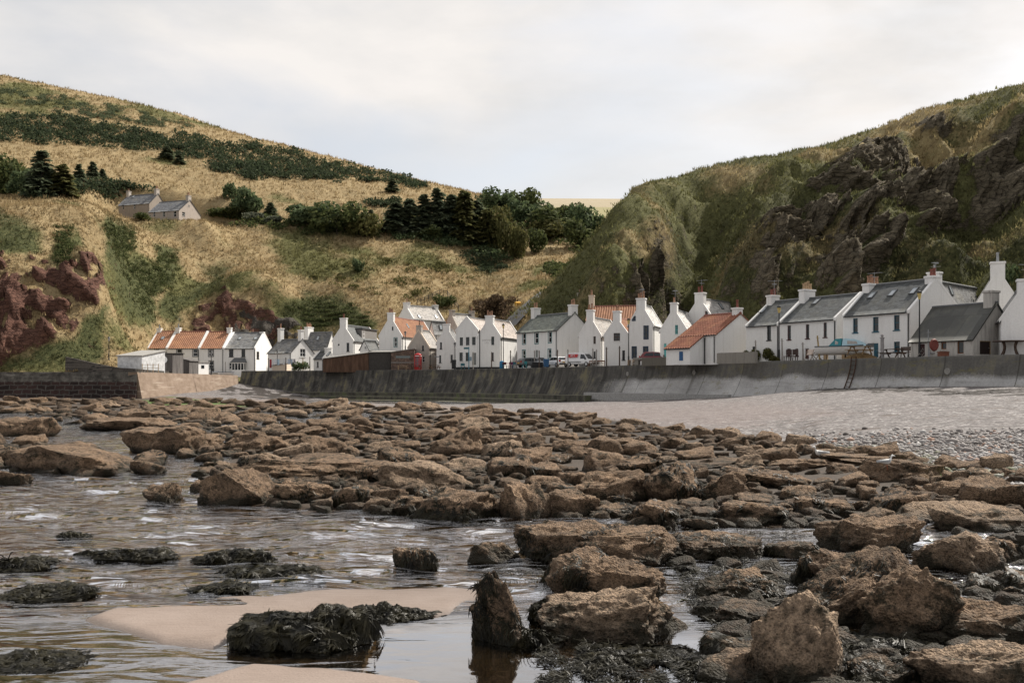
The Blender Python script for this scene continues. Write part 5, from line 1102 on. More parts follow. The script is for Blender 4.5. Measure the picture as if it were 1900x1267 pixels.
r = empty('notice_board', P(1615.5, 662, 88), -.9, 'small grey notice board left of the petrol blue door', 'notice'); MB().box(-.3,-.03,.85,.3,.03,1.2).build('board', M_lead, r); MB().box(-.03,-.025,0,.03,.025,.847).build('post', M_lead, r)
# lamp posts
def lamp(px, ptop, pbase, D, label, lit=True):
    b = P(px, pbase, D); h = (pbase-ptop)*D/F; r = empty('street_lamp', b, 0, label, 'street lamp', 'lamp posts along the waterfront')
    MB().lathe([(.16,0),(.16,.12),(.10,.2),(.10,1.1),(.065,1.2),(.05,h-.8),(.08,h-.78)], n=10).build('post', M_black, r)
    hd = MB().lathe([(.09,h-.775),(.19,h-.28),(.17,h-.26)], n=6).build('lantern', M_lampglass if lit else M_metal, r)
    MB().lathe([(.24,h-.257),(.16,h-.1),(.04,h-.05),(.03,h)], n=6).build('lantern_cap', M_black, hd)
def zbase(D, z): return HY-(z-ZC)*F/D
for px, pt, D, lb, lit in ((934, 600, 152, 'tall lamp post against the inn side wall', 1), (1166.5, 590, 122, 'tall lamp post beside the square windowed cottage', 1), (1445.5, 566, 98, 'tall black lamp post between the dark windowed and maroon windowed cottages', 1), (1706, 538, 82, 'tallest lamp post, in front of the rough grey cottage', 1),
                          (844, 635, 163, 'short dark lamp post between the narrow white cottage and the inn', 0), (514.5, 648, 180, 'lamp post behind the washing lines', 0)):
    lamp(px, pt, zbase(D, ZT), D, lb, lit)
lamp(392, 650, zbase(150, 4.0), 150, 'lamp post in front of the orange roofed terrace', 0); lamp(202, 624, 668, 165, 'lone lamp post on the grass bank left of the white shed', 0); lamp(752, 614, 654, 172, 'slim pole lamp in front of the orange roofed gable cottage', 0)
# posts
g_ = 'weathered wooden posts along the quay'
POST = [(498,664,0,'first leaning drying post left of the hanging washing'),(530,663,0,'drying post in the middle of the washing'),(562,664,2,'yellowish post in front of the dark garden bush'),(575,662,0,'thin dark post right of the dark garden bush'),(617,663,2,'yellowish post at the left end of the plank shed'),
 (878,653,1,'pale post in front of the inn door'),(912,653,0,'dark post in front of the inn maroon window'),(947.5,650,0,'dark post behind the red topped cafe table'),(959,651,1,'pale post left of the grey car'),(992,650,1,'pale post in front of the silver car'),(1000.5,650,0,'dark post in front of the silver car windscreen'),
 (1034,649,0,'thick dark post in front of the white hatchback boot'),(1054,648,1,'thin pale post between white hatchback and white van'),(1100,646,1,'pale post in front of the white van bonnet'),(1106.5,648,1,'pale post behind the rust brown bench'),(1125.5,644,0,'dark post right of the rust brown bench'),(1149.5,642,0,'dark post under the square window'),
 (1402.5,631,1,'grey post at the end of the concrete garden wall'),(1451.5,628,1,'grey post right beside the black lamp post'),(1490,635,1,'short grey post left of the maroon door'),(1521,622.5,2,'leaning rope-wrapped post at the stern of the beached boat'),(1637,620,3,'thick grey post with a ball top right of the blue door')]
for px, pt, ty, lb in POST:
    off = 1.0; b = at(px, off); D = b.y; h = ZC+(HY-pt)*D/F-b.z; m_ = (M_woodd, flat('silver_wood', (.30, .28, .26), .85, var=.4), flat('ochre_wood', (.30, .22, .10), .85, var=.4), flat('grey_post', (.30, .29, .29), .8, var=.3))[ty]
    r0 = .15 if ty == 3 else .085; mb = MB(); ln = Vector((random.uniform(-.04, .04) if px != 1521 else -.22, 0, 0))
    if ty == 3: mb.lathe([(r0,0),(r0,h-.35),(r0+.06,h-.34),(r0+.06,h-.27),(.06,h-.26),(.11,h-.18),(.13,h-.1),(.09,h-.02),(.02,h)], n=12)
    else:
        mb.tube((0,0,0), tuple(Vector((0,0,h))+ln), r0, r0*.8); mb.bar((ln.x*.9-.16, 0, h*.9), (ln.x*.9+.16, 0, h*.9), .03)
    tag(mb.build('post', m_, None, b), lb, 'post', g_)
# washing
r = empty('washing_line', at(520, 1.0), 0, 'washing hung out to dry between the posts at the left of the sea wall', 'washing line')
b0, b1 = at(498, 1.0), at(562, 1.0); hz_ = 2.05; base_ = at(520, 1.0); mb = MB(); mb.tube(b0-base_+Vector((0,0,hz_)), b1-base_+Vector((0,0,hz_)), .012, n=4); mb.build('line', M_metal, r)
wc = [(.30,.05,.06),(.62,.62,.64),(.6,.62,.66),(.40,.52,.62),(.66,.65,.64),(.66,.66,.66),(.62,.62,.64),(.45,.5,.58),(.36,.42,.5),(.35,.33,.34)]
for i, c_ in enumerate(wc):
    px_ = 502+i*4.9; q = at(px_, 1.0)-base_; wd_ = .38; hh_ = (1.5, .95, .75, 1.0, .8, .95, .75, .9, 1.0, .7)[i]; v = []
    for j in range(6):
        for m_ in range(5): v.append((q.x-wd_/2+wd_*m_/4, q.y+.05*math.sin(m_*2.1+i)*(j/5), hz_-.01-hh_*j/5))
    MB().add(v, [(a*5+c, a*5+c+1, a*5+c+6, a*5+c+5) for a in range(5) for c in range(4)]).build('laundry', flat('cloth_%d' % i, c_, .9, var=.1), r)
# ---- vehicles
def car(loc, rz, label, paint, kind='hatch', name='parked_car', cat='car'):
    r = empty(name, loc, rz, label, cat); van = kind == 'van'
    L_, Wd, Ht = (4.4, 1.8, 1.86) if van else (4.0, 1.7, 1.48); R0 = .31
    xs = np.linspace(-L_/2, L_/2, 15); rg = []
    for x in xs:
        t_ = (x+L_/2)/L_; e = min(1, max(0, (x+L_/2)/.35)); f_ = min(1, max(0, (L_/2-x)/.7)); w_ = Wd/2*(.86+.14*min(1, e**.5, (f_**.5 if f_ else 0)))
        zb = .30 if .1 < t_ < .9 else .38; belt = (.98 if van else .92)-(0 if x < L_*.12 else (.10 if van else .16)*((x-L_*.12)/(L_*.38))**1.3); zt_ = belt if t_ > .03 else belt-.05
        rg.append([(x,-w_*.9,zb),(x,-w_,zb+.14),(x,-w_,zt_-.15),(x,-w_*.93,zt_),(x,w_*.93,zt_),(x,w_,zt_-.15),(x,w_,zb+.14),(x,w_*.9,zb)])
    MB().loft(rg).build('body', paint, r, smooth=False, bevel=.02)
    prof = [(-L_/2+.06,.94),(-L_/2+.10,1.5),(-L_/2+.25,1.8),(-.6,1.86),(.55,1.84),(.85,1.72),(1.62,.93)] if van else [(-L_/2+.12,.88),(-L_/2+.50,1.36),(-L_/2+.75,1.44),(-.3,1.48),(.35,1.43),(1.15,.86)]
    rg = []
    for x, z in prof:
        k_ = (z-.9)/(Ht-.9); w_ = Wd/2*(.92-.2*k_); zb = .80; rg.append([(x,-Wd/2*.92,zb),(x,-w_,z-.04),(x,-w_*.86,z),(x,w_*.86,z),(x,w_,z-.04),(x,Wd/2*.92,zb)])
    cab = MB().loft(rg).build('cabin', paint, r, bevel=.015)
    def pane(pts, nm): MB().add(pts, [tuple(range(len(pts)))]).build(nm, M_glass, r)
    for sy in (-1, 1):
        def wp(x, z, e=.012):
            k_ = (z-.9)/(Ht-.9); return (x, sy*(Wd/2*(.92-.2*k_)+e+.004), z)
        if van: pane([wp(.30,1.05),(wp(1.30,1.05)),(wp(.88,1.58)),(wp(.34,1.66))], 'side_window')
        else:
            pane([wp(-.25,.96),wp(.88,.96),wp(.30,1.32),wp(-.22,1.36)], 'side_window'); pane([wp(-1.45,.98),wp(-.32,.96),wp(-.29,1.36),wp(-1.15,1.32)], 'side_window')
        for wx in (-L_/2+.75, L_/2-.85):
            wh = MB().tube((wx, sy*(Wd/2-.2), R0),(wx, sy*(Wd/2+.012), R0), R0, n=20).build('wheel', M_tyre, r); MB().tube((wx, sy*(Wd/2-.1), R0),(wx, sy*(Wd/2+.022), R0), R0*.62, n=14).build('rim', M_rim, wh)
        MB().box(L_/2-.32, sy*.6-.2, .62, L_/2-.02, sy*.6+.2, .76).build('headlight', flat('headlight', (.6,.62,.65), .1, .8), r)
        MB().box(-L_/2-.02, sy*.66-.12, .72, -L_/2+.1, sy*.66+.12, 1.0 if not van else 1.25).build('tail_light', flat('tail_light', (.35,.02,.02), .2, .6), r)
        MB().box(.85 if not van else 1.15, sy*(Wd/2+.09)-.09, .92, 1.0 if not van else 1.3, sy*(Wd/2+.09)+.09, 1.05).build('wing_mirror', M_black if van else paint, r)
    f0, f1 = (prof[-1], prof[-2]); a_, b_ = .12, .92
    X = lambda t_: (f0[0]+(f1[0]-f0[0])*t_, f0[1]+(f1[1]-f0[1])*t_)
    (xa, za), (xb, zb) = X(a_), X(b_); e = .02; pane([(xa+e,-Wd*.40,za+e),(xa+e,Wd*.40,za+e),(xb+e,Wd*.33,zb+e),(xb+e,-Wd*.33,zb+e)], 'windscreen')
    g0, g1 = prof[0], prof[1]; Y = lambda t_: (g0[0]+(g1[0]-g0[0])*t_, g0[1]+(g1[1]-g0[1])*t_); (xa, za), (xb, zb) = Y(.2), Y(.92); pane([(xa-e,-Wd*.38,za+e),(xa-e,Wd*.38,za+e),(xb-e,Wd*.33,zb+e),(xb-e,-Wd*.33,zb+e)], 'rear_window')
    MB().box(-L_/2-.05,-Wd*.42,.34,-L_/2+.1,Wd*.42,.52).build('bumper', M_black, r); MB().box(L_/2-.1,-Wd*.42,.33,L_/2+.05,Wd*.42,.55).build('bumper', M_black, r)
    MB().box(-L_/2-.03,-.26,.6,-L_/2-.012,.26,.72).build('number_plate', M_yellow, r)
    return r
def cbase(px, off): b = at(px, off); return b
car(cbase(1033, 5.0), math.radians(118), 'white hatchback seen from behind, parked left of the van', M_cwhite)
vn = car(cbase(1079, 5.0), math.radians(-38), 'white van with a red panel on its side', M_cwhite, 'van', 'delivery_van', 'van')
sgn = MB().add([(-1.75,-.888,1.22),(-.10,-.878,1.22),(.0,-.79,1.66),(-1.62,-.80,1.66)], [(0,1,2,3)]).build('side_panel', M_red, vn)
sgn.location = (0, -.02, 0)
fc = bpy.data.curves.new('lettering', 'FONT'); fc.body = "AC1"; fc.align_x = 'CENTER'; fc.align_y = 'CENTER'; fc.size = .42; fc.extrude = .003
tmp = bpy.data.objects.new('tmp', fc); col.objects.link(tmp); dg = bpy.context.evaluated_depsgraph_get(); lm = bpy.data.meshes.new_from_object(tmp.evaluated_get(dg)); bpy.data.objects.remove(tmp)
lm.materials.clear(); lm.materials.append(M_cwhite); lo_ = link('lettering', lm, sgn); lo_.location = (-.85, -.87, 1.45); lo_.rotation_euler = (math.radians(79), 0, 0)
MB().box(-1.5,-.92,.55,.5,-.90,.63).build('rubbing_strip', M_black, vn)
car(cbase(984, 4.6), math.radians(30), 'dark grey car parked beside the turquoise chair', M_cgrey)
car(cbase(1004, 6.2), math.radians(-60), 'silver car half hidden behind the black planter', M_csil)
car(Vector((kx(1217)*119.5, 119.5, ZT+.12)), math.radians(-8), 'dark red car showing its roof over the old stone wall', M_cred)
# ---- boats
def boat(loc, rz, label, L_, Wd, Hh, hullm, name='boat', cabin=None, rub=None):
    r = empty(name, loc, rz, label, 'boat', None); n_ = 18; rg = []; rg2 = []
    for i in range(n_+1):
        t_ = i/n_; x = -L_/2+L_*t_; w_ = Wd/2*(.78+.22*math.sin(min(1, t_/.5)*PI/2))*(1 if t_ < .5 else max(.02, (1-((t_-.5)/.5)**2.4))); sh = Hh*(1+.35*max(0, t_-.35)**1.6); kz = .0 if t_ < .8 else Hh*.75*((t_-.8)/.2)**2
        rg.append([(x,-w_,sh),(x,-w_*.93,sh*.45+kz*.4),(x,-w_*.55,sh*.1+kz),(x,0,kz),(x,w_*.55,sh*.1+kz),(x,w_*.93,sh*.45+kz*.4),(x,w_,sh)])
    v = [p for q in rg for p in q]; f = [(i*7+k, i*7+k+1, (i+1)*7+k+1, (i+1)*7+k) for i in range(n_) for k in range(6)]+[tuple(range(7))]
    MB().add(v, f).build('hull', hullm, r, smooth=True)
    dk = MB(); v = []
    for q in rg: v += [(q[0][0], q[0][1]*.93, q[0][2]-.06), (q[6][0], q[6][1]*.93, q[6][2]-.06)]
    dk.add(v, [(2*i, 2*i+1, 2*i+3, 2*i+2) for i in range(n_)]); dk.build('deck', cabin or M_wood, r)
    for sd in (0, 6):
        rb_ = MB()
        for i in range(n_): rb_.tube(rg[i][sd], rg[i+1][sd], .05, n=6)
        rb_.build('gunwale', rub or M_navy, r)
    return r, rg
b = at(1566, 3.2); b.z = ZT+.42
bt, rg = boat(b, math.radians(-25), 'white motor boat with pale blue cabin, drawn up on the quay', 5.0, 1.8, .78, flat('boat_white', (.66, .65, .63), .5, .4, var=.15), 'beached_boat', flat('boat_deck', (.45, .5, .52), .6), flat('gunwale_grey', (.05, .07, .09), .5))
cb_ = flat('cabin_blue', (.42, .60, .68), .5, var=.1); tq = flat('canopy_teal', (.05, .25, .29), .7)
pr_ = [(-.15,.78),(-.05,1.42),(.15,1.5),(.95,1.42),(1.45,1.25),(1.95,.98)]; rgs = []
for x, z in pr_: w_ = .72-.10*max(0, x)*.6; rgs.append([(x,-w_,.74),(x,-w_*.82,z),(x,w_*.82,z),(x,w_,.74)])
ca = MB().loft(rgs).build('cabin', cb_, bt, bevel=.03)
for sy in (-1, 1): MB().add([(.35,sy*.675,.98),(1.25,sy*.625,.98),(1.15,sy*.57,1.22),(.35,sy*.61,1.3)], [(0,1,2,3)]).build('window', flat('boat_pane', (.4, .38, .36), .2), ca)
cn = MB(); cn.loft([[(-1.35,-.7,.74),(-1.3,-.68,.8),(-1.3,.68,.8),(-1.35,.7,.74)],[(-.75,-.66,.76),(-.7,-.6,1.46),(-.7,.6,1.46),(-.75,.66,.76)],[(-.17,-.70,.76),(-.12,-.62,1.5),(-.12,.62,1.5),(-.17,.70,.76)]]); cn.build('canopy', tq, bt)
for sy in (-1, 1): MB().add([(-.72,sy*.655,.95),(-.28,sy*.66,.95),(-.26,sy*.625,1.3),(-.70,sy*.615,1.3)], [(0,1,2,3)]).build('canopy_window', flat('boat_pane', (.4, .38, .36), .2), bt)
for x in (-1.6, 0, 1.4):
    mb = MB(); mb.box(x-.12,-.7,-.45,x+.12,.7,.02); tag(mb.build('timber_block', M_woodp, None, None), 'timber chock under the white boat', 'chock', 'timber chocks under the boat').matrix_world = Matrix.Translation(b) @ Matrix.Rotation(math.radians(-25), 4, 'Z')
b1, _ = boat(P(416, 697, 172), math.radians(14), 'white dinghy turned bow right beside the small white hut', 3.4, 1.4, .6, flat('dinghy_white', (.68, .67, .66), .5), 'dinghy')
b2, _ = boat(P(396, 697, 168), math.radians(60), 'grey open boat with dark outboard between dinghy and hut', 2.6, 1.4, .6, flat('dinghy_grey', (.35, .34, .32), .6), 'dinghy', M_woodd)
MB().box(-1.55,-.15,.1,-1.3,.15,1.15).box(-1.62,-.2,.95,-1.2,.2,1.3).build('outboard', M_black, b2); MB().box(-1.95,-.15,.1,-1.72,.15,1.05).box(-2.05,-.2,.85,-1.66,.2,1.25).build('outboard', M_black, b1)
MB().tube((.2,0,.3),(.2,0,2.4),.04).build('mast', M_woodd, b1)
# ---- sheds
def shed(name, label, A, B, C, D, yaw, tl, tr, base, wm, rm, back=None, cat='shed'):
    """mono-pitch shed: front wall from photo column A to B, height rows tl (at A) and tr (at B)"""
    yaw = math.radians(yaw); u = Vector((math.cos(yaw), math.sin(yaw))); v = Vector((-u.y, u.x)); b = Vector((kx(B)*D, D)); W = (b.x-kx(A)*b.y)/(u.x-kx(A)*u.y); Lq = C; a = b-u*W
    r = empty(name, (a.x, a.y, base), yaw, label, cat); za = ZC+(HY-tl)*a.y/F-base; zb = ZC+(HY-tr)*D/F-base; bk = back if back is not None else .0
    MB().add([(0,0,0),(W,0,0),(W,Lq,0),(0,Lq,0),(0,0,za),(W,0,zb),(W,Lq,zb+bk),(0,Lq,za+bk)], [(0,1,5,4),(1,2,6,5),(2,3,7,6),(3,0,4,7)]).build('wall', wm, r)
    MB().add([(-.15,-.2,za+.003),(W+.15,-.2,zb+.003),(W+.15,Lq+.15,zb+bk+.003),(-.15,Lq+.15,za+bk+.003),(-.15,-.2,za+.12),(W+.15,-.2,zb+.12),(W+.15,Lq+.15,zb+bk+.12),(-.15,Lq+.15,za+bk+.12)], [(0,3,2,1),(4,5,6,7),(0,1,5,4),(1,2,6,5),(2,3,7,6),(3,0,4,7)]).build('roof', rm, r)
    return r, W, za, zb
PLK = wood('brown_planks', (.115, .068, .046), step=.22); GPL = wood('grey_planks', (.13, .12, .115), step=.2); WPL = wood('white_planks', (.55, .56, .57), step=.3)
FELT = flat('roof_felt', (.30, .29, .27), .9, var=.3); BLK = rubble('brown_block', (.17, .12, .095), (.10, .08, .07), .45, .22)
sh1, *_ = shed('plank_shed', 'long brown plank shed with a sloping felt roof on the quay', 599, 684, 4.5, 169, 2, 666, 654.5, 4.6, PLK, FELT, .3)
shed('concrete_shed', 'dark grey shed section with lower doors, middle of the shed row', 684.5, 725, 4.5, 169, -2, 654, 653.5, 4.6, flat('dark_boarding', (.06, .055, .05), .85, var=.4), FELT, .3)
MB().box(0,0,0,.1,.1,.1) if 0 else None
sh3, W3, za3, zb3 = shed('brick_shed', 'brown block shed with a long slit window, beside the phone box', 725.5, 769, 4.5, 168.5, 4, 654, 647, 4.6, BLK, FELT, .0)
MB().box(W3*.2,-.03,za3-.95,W3*.82,-.004,za3-.55).build('slit_window', flat('slit_glass', (.12, .15, .15), .2, .6), sh3); MB().box(0,-.05,1.55,W3,-.004,1.68).build('rail', FELT, sh3)
shed('lean_to', 'low cream lean-to shed behind the washing lines', 505, 532, 3, 176, -3, 679, 674, 4.4, M_cream, M_lead, .2)
s1, W1, za1, zb1 = shed('white_shed', 'long white boarded shed at the left end of the yard', 218, 263, 5.5, 137, -14, 661, 661, 3.9, flat('white_boards', (.55,.56,.57), .8, var=.35, sc_=2), FELT, .9)
g1, *_ = shed('grey_shed', 'tall grey plank shed with a round white dish on its front', 293, 320, 3.4, 145, -8, 656.5, 656.5, 3.9, GPL, M_black, .1)
o = MB().lathe([(.02,0),(.3,.04),(.5,.14)], n=16).build('satellite_dish', M_cwhite, g1, (1.15,-.25,2.25)); o.rotation_euler = (PI/2, 0, 0)
shed('grey_shed', 'lower grey plank shed with a sloping top between tall shed and white hut', 324.5, 351, 3.4, 152, -6, 663, 670, 3.9, GPL, GPL, .0)
hu, Wh, zah, zbh = shed('white_hut', 'small white hut with two little windows by the dinghies', 349, 366.5, 2.7, 158, -22, 671, 672, 3.9, M_white3, FELT, .0)
MB().box(.5,-.04,1.25,1.05,-.004,1.7).build('window', M_glass, hu); MB().box(Wh+.004,.9,1.2,Wh+.04,1.6,1.7).build('window', M_glass, hu)
mb = MB(); b = P(263, 684, 133)
for k_ in range(2): mb.bar(b+Vector((0,0,.1+.45*k_)), P(295, 684, 134)+Vector((0,0,.1+.45*k_)), .05)
for px_ in (264, 274, 284, 294): q = P(px_, 684, 133.3); mb.bar(q+Vector((0,0,-.9)), q+Vector((0,0,.65)), .07)
tag(mb.build('rail_fence', M_woodp), 'low rail fence between the white shed and tall grey shed', 'fence')
# stone retaining wall of the yard
mb = MB(); rings = []
for t_ in np.linspace(0, 1, 24):
    px_ = 122+(372-122)*t_; D_ = max(150-22*min(1, t_*1.7), np.interp(px_, [200,255,300,372], [0,129,141,161])); pt = np.interp(px_, [122,150,180,218,250,300,372], [662,668,675,682,684,688,691]); q = P(px_, pt, D_)
    rings.append([(q.x,q.y-.35,3.0),(q.x,q.y-.1,q.z),(q.x,q.y+.6,q.z),(q.x,q.y+.6,3.0)])
tag(mb.loft(rings).build('stone_wall', rubble('dark_rubble', (.085, .075, .065), (.03, .027, .024), .45, .22)), 'dark rubble retaining wall curving below the white shed', 'wall')
# low walls by the boathouse
def lowwall(pa, pb, Da, Db, top, mat, label, th=.35):
    a = P(pa, zbase(Da, ZT-.1), Da); b_ = P(pb, zbase(Db, ZT-.1), Db); d = (b_-a); d.z = 0; d.normalize(); n_ = Vector((d.y,-d.x,0))*th/2; z1 = ZC+(HY-top)*Da/F; z0 = ZT-.2
    mb = MB(); ps = [a-n_, b_-n_, b_+n_, a+n_]; mb.add([(p.x,p.y,z0) for p in ps]+[(p.x,p.y,z1) for p in ps], [(0,3,2,1),(4,5,6,7),(0,1,5,4),(1,2,6,5),(2,3,7,6),(3,0,4,7)]); return tag(mb.build('garden_wall', mat, bevel=.03), label, 'wall')
conc_ = harl('old_concrete', (.24, .225, .20), .8, 2, (.12, .11, .10))
lowwall(1332, 1404, 101.6, 97.2, 655, conc_, 'low grey concrete garden wall below the boathouse gable'); lowwall(1193, 1257, 116.2, 107.6, 664.5, harl('mossy_concrete_wall', (.13, .12, .10), .8, 2, (.06, .055, .05)), 'dark old garden wall in front of the dark red car')
r = empty('stone_bench', at(1200, 1.8), -.5, 'rough stone slab bench between the pallets and the dark garden wall', 'bench'); MB().box(-1.6,-.4,.6,1.6,.4,.85).build('seat', conc_, r)
for x in (-1.2, 0, 1.2): MB().box(x-.25,-.3,0,x+.25,.3,.597).build('leg', conc_, r)
for k_ in range(4):
    mb = MB(); z = .17*k_
    for i in range(5): mb.box(-.6,-.5+i*.22,z+.10,.6,-.5+i*.22+.15,z+.125)
    for x in (-.55, 0, .45): mb.box(x,-.5,z,x+.1,.53,z+.097)
    o = mb.build('pallet', M_woodp, None, at(1175, 1.6)+Vector((0,0,z*0))); o.rotation_euler = (0,0,-.4); tag(o, ('lowest','second','third','topmost')[k_]+' wooden pallet of the stack at the foot of the lamp post', 'pallet', 'stacked pallets')
# clothes-line pole by rough cottage
r = empty('clothes_pole', at(1722.5, 1.2), 0, 'slim pale clothes pole with a crossbar in front of the rough grey cottage', 'pole'); MB().tube((0,0,0),(0,0,2.25),.035).build('pole', M_metal, r); MB().bar((-.2,0,2.0),(.2,0,2.0),.03).build('crossbar', M_metal, r)
# grit bin, road, hillside stair rail
def gz(f, X, Y): return float(f([X], [Y])[0])
rd = []
for px_, D_ in ((945,208),(962,210),(985,214),(1012,220)):
    q = Vector((kx(px_)*D_, D_, 0)); rd.append(q)
V = []; n_ = 30
for k_ in range(n_):
    t_ = k_/(n_-1)*(len(rd)-1); i = min(int(t_), len(rd)-2); q = rd[i].lerp(rd[i+1], t_-i); 
    for s_ in (-3.4, -1.7, 0, 1.7, 3.4): V.append((q.x+s_*.35, q.y-s_*.9, gz(fL, q.x+s_*.35, q.y-s_*.9)+.8))
tag(MB().add(V, [(a*5+c, a*5+c+1, a*5+c+6, a*5+c+5) for a in range(n_-1) for c in range(4)]).build('road', flat('asphalt', (.11, .11, .115), .9, var=.25), smooth=True), kind='structure')
q = castL(961, 570); r = empty('grit_bin', q+Vector((0,0,.1)), .3, 'yellow grit bin at the roadside above the roofs', 'bin'); MB().loft([[(-.5,-.4,0),(.5,-.4,0),(.5,.4,0),(-.5,.4,0)],[(-.65,-.5,.8),(.65,-.5,.8),(.65,.5,.8),(-.65,.5,.8)]]).build('body', M_yellow, r); MB().loft([[(-.7,-.55,.803),(.7,-.55,.803),(.7,.55,.803),(-.7,.55,.803)],[(-.4,-.1,1.1),(.4,-.1,1.1),(.4,.35,1.1),(-.4,.35,1.1)]]).build('lid', M_yellow, r)
pl_ = [castL(px_, py_) for px_, py_ in ((774,567),(781,564),(788,561.5),(795,559),(802,556.5),(809,554),(816,551.5),(823,550),(830,552),(836,560),(843,569),(851,577))]; pl_ = [p for p in pl_ if p]
fe = empty('handrail_fence', pl_[0], 0, 'dark handrail fence climbing the slope above the white upper cottage', 'fence'); o0 = pl_[0]
for p in pl_: MB().bar(p-o0-Vector((0,0,.3)), p-o0+Vector((0,0,1.25)), .14).build('post', M_black, fe)
for h_ in (.7, 1.2):
    mb = MB()
    for i in range(len(pl_)-1): mb.bar(pl_[i]-o0+Vector((0,0,h_)), pl_[i+1]-o0+Vector((0,0,h_)), .09)
    mb.build('rail', M_black, fe)
# ---- gulls
M_gw = flat('gull_white', (.72, .72, .71), .8, var=.08); M_gg = flat('gull_grey', (.42, .44, .46), .8, var=.1)
def gull(loc, rz, label, stand):
    r = empty('gull', loc, rz, label, 'gull'); h = .13 if stand else 0.0; rg = []
    for x, w_, z, t_ in ((-.24,.006,.10,.008),(-.16,.04,.105,.03),(-.06,.065,.10,.06),(.03,.07,.10,.07),(.09,.055,.12,.06),(.115,.038,.165,.042),(.12,.03,.205,.034),(.13,.036,.24,.036),(.155,.03,.255,.03),(.185,.012,.25,.012),(.23,.004,.243,.004)):
        rg.append([(x+.0*math.cos(a_), w_*math.sin(a_), z+h-.02+t_*math.cos(a_)) for a_ in np.linspace(0, 2*PI, 10, endpoint=False)])
    MB().loft(rg).build('body', M_gw, r, smooth=True)
    for sy in (-1, 1):
        MB().loft([[(x, sy*(w_+.006), z+h+dz) for dz in (.03, 0, -.03)]+[(x, sy*(w_+.002), z+h+dz) for dz in (-.03, 0, .03)] for x, w_, z in ((-.26,.012,.085),(-.12,.05,.10),(0,.068,.105),(.07,.055,.11))]).build('wing', M_gg, r, smooth=True)
        if stand: MB().tube((.0, sy*.03, h+.05), (.01, sy*.03, 0), .006, n=5).build('leg', flat('gull_leg', (.35,.1,.05), .7), r)
    return r
# ================================================================ ROCKS
def ico(n):
    bm = bmesh.new(); bmesh.ops.create_icosphere(bm, subdivisions=n, radius=1); bm.verts.ensure_lookup_table()
    v = np.array([q.co for q in bm.verts]); f = np.array([[q.index for q in p.verts] for p in bm.faces]); bm.free(); return v, f
ICO = {n: ico(n) for n in (1, 2, 3, 4, 5, 6)}
def rock_v(n, seed, block=.75, rough=1.0, flat_top=True):
    r = np.random.default_rng(seed); v = ICO[n][0].copy()
    v = np.sign(v)*np.abs(v)**block; v /= np.max(np.linalg.norm(v, axis=1))
    for k in range(9):
        nn_ = r.normal(size=3); nn_[2] *= .6 if k else 3; nn_ /= np.linalg.norm(nn_)
        if k == 0 and flat_top: nn_ = np.array([r.uniform(-.25, .25), r.uniform(-.35, .1), 1.]); nn_ /= np.linalg.norm(nn_)
        d = r.uniform(.46, .74); e = v @ nn_-d; v -= np.where(e > 0, e*.92, 0)[:, None]*nn_
    v /= np.abs(v).max(0)
    o = r.uniform(0, 90, 3)
    v *= (1+rough*(.16*fbm(v*1.2+o, 3)))[:, None]
    nr = v/np.linalg.norm(v, axis=1)[:, None]
    v += nr*(rough*(.085*fbm(v*3.0+o, 4)-.07*np.abs(fbm(v*2.3+o+9, 3))+(.034*fbm(v*9+o, 4, .6) if n > 3 else 0)))[:, None]
    return v
def rock_mat(name, c1, c2, c3):
    t = NT(name); p = t.pos()
    n1 = t.noise(p, 1.1, 6, .65); n2 = t.noise(p, 6, 6, .7); n3 = t.noise(p, 28, 4, .65); vo = t.voro(p, 34); v2 = t.voro(p, 9)
    c = t.mix(t.ramp(n1, [(.34, 0), (.66, 1)]), c1, c2); c = t.mix(t.ramp(n2, [(.52, 0), (.72, .85)]), c, c3)
    mot = t.ramp(t.noise(p, 13, 5, .7), [(.34, .4), (.5, 1.0), (.66, 1.4)]); c = t.mix(1, c, mot, 'MULTIPLY')
    pit = t.mix(t.ramp(vo, [(.1, 0), (.4, 1)]), .55, 1.15)
    c = t.mix(1, c, pit, 'MULTIPLY'); c = t.mix(1, c, t.ramp(n3, [(.25, .6), (.75, 1.3)]), 'MULTIPLY')
    z = t.math('ADD', t.sep(p, 2), t.math('MULTIPLY', t.math('SUBTRACT', n2, .5), .35))
    wet = t.ramp(t.math('MULTIPLY', z, 2), [(.08, 1), (.62, 0)])  # tidal wet band, carried higher to paint shade onto the rock fronts
    c = t.mix(t.math('MULTIPLY', wet, .85), c, (.028, .022, .014))
    weed = t.ramp(t.math('ADD', t.noise(p, 2.4, 6, .75), t.math('MULTIPLY', wet, .12)), [(.54, 0), (.62, .9)])
    c = t.mix(weed, c, (.022, .019, .010))
    h = t.math('ADD', t.math('MULTIPLY', n3, .5), t.math('ADD', t.math('MULTIPLY', n2, 1.3), t.math('MULTIPLY', vo, .5)))
    return t.bsdf(c, t.math('SUBTRACT', .95, t.math('MULTIPLY', wet, .28)), t.bump(h, 1.0, .10), spec=.3)
M_rock = rock_mat('barnacled_rock', (.262, .178, .115), (.128, .088, .058), (.036, .027, .019))
M_rock2 = rock_mat('pale_barnacled_rock', (.33, .24, .165), (.185, .132, .09), (.055, .04, .029))
M_weed = None
t = NT('wet_seaweed'); p = t.pos(); n1 = t.noise(p, 5, 4, .6); n2 = t.noise(p, 30, 3, .6)
c = t.mix(t.ramp(n1, [(.35, 0), (.7, 1)]), (.006, .006, .005), (.024, .021, .010)); c = t.mix(t.ramp(n2, [(.55, 0), (.75, .6)]), c, (.03, .027, .016))
M_weed = t.bsdf(c, .46, t.bump(n2, .5, .01), spec=.14)
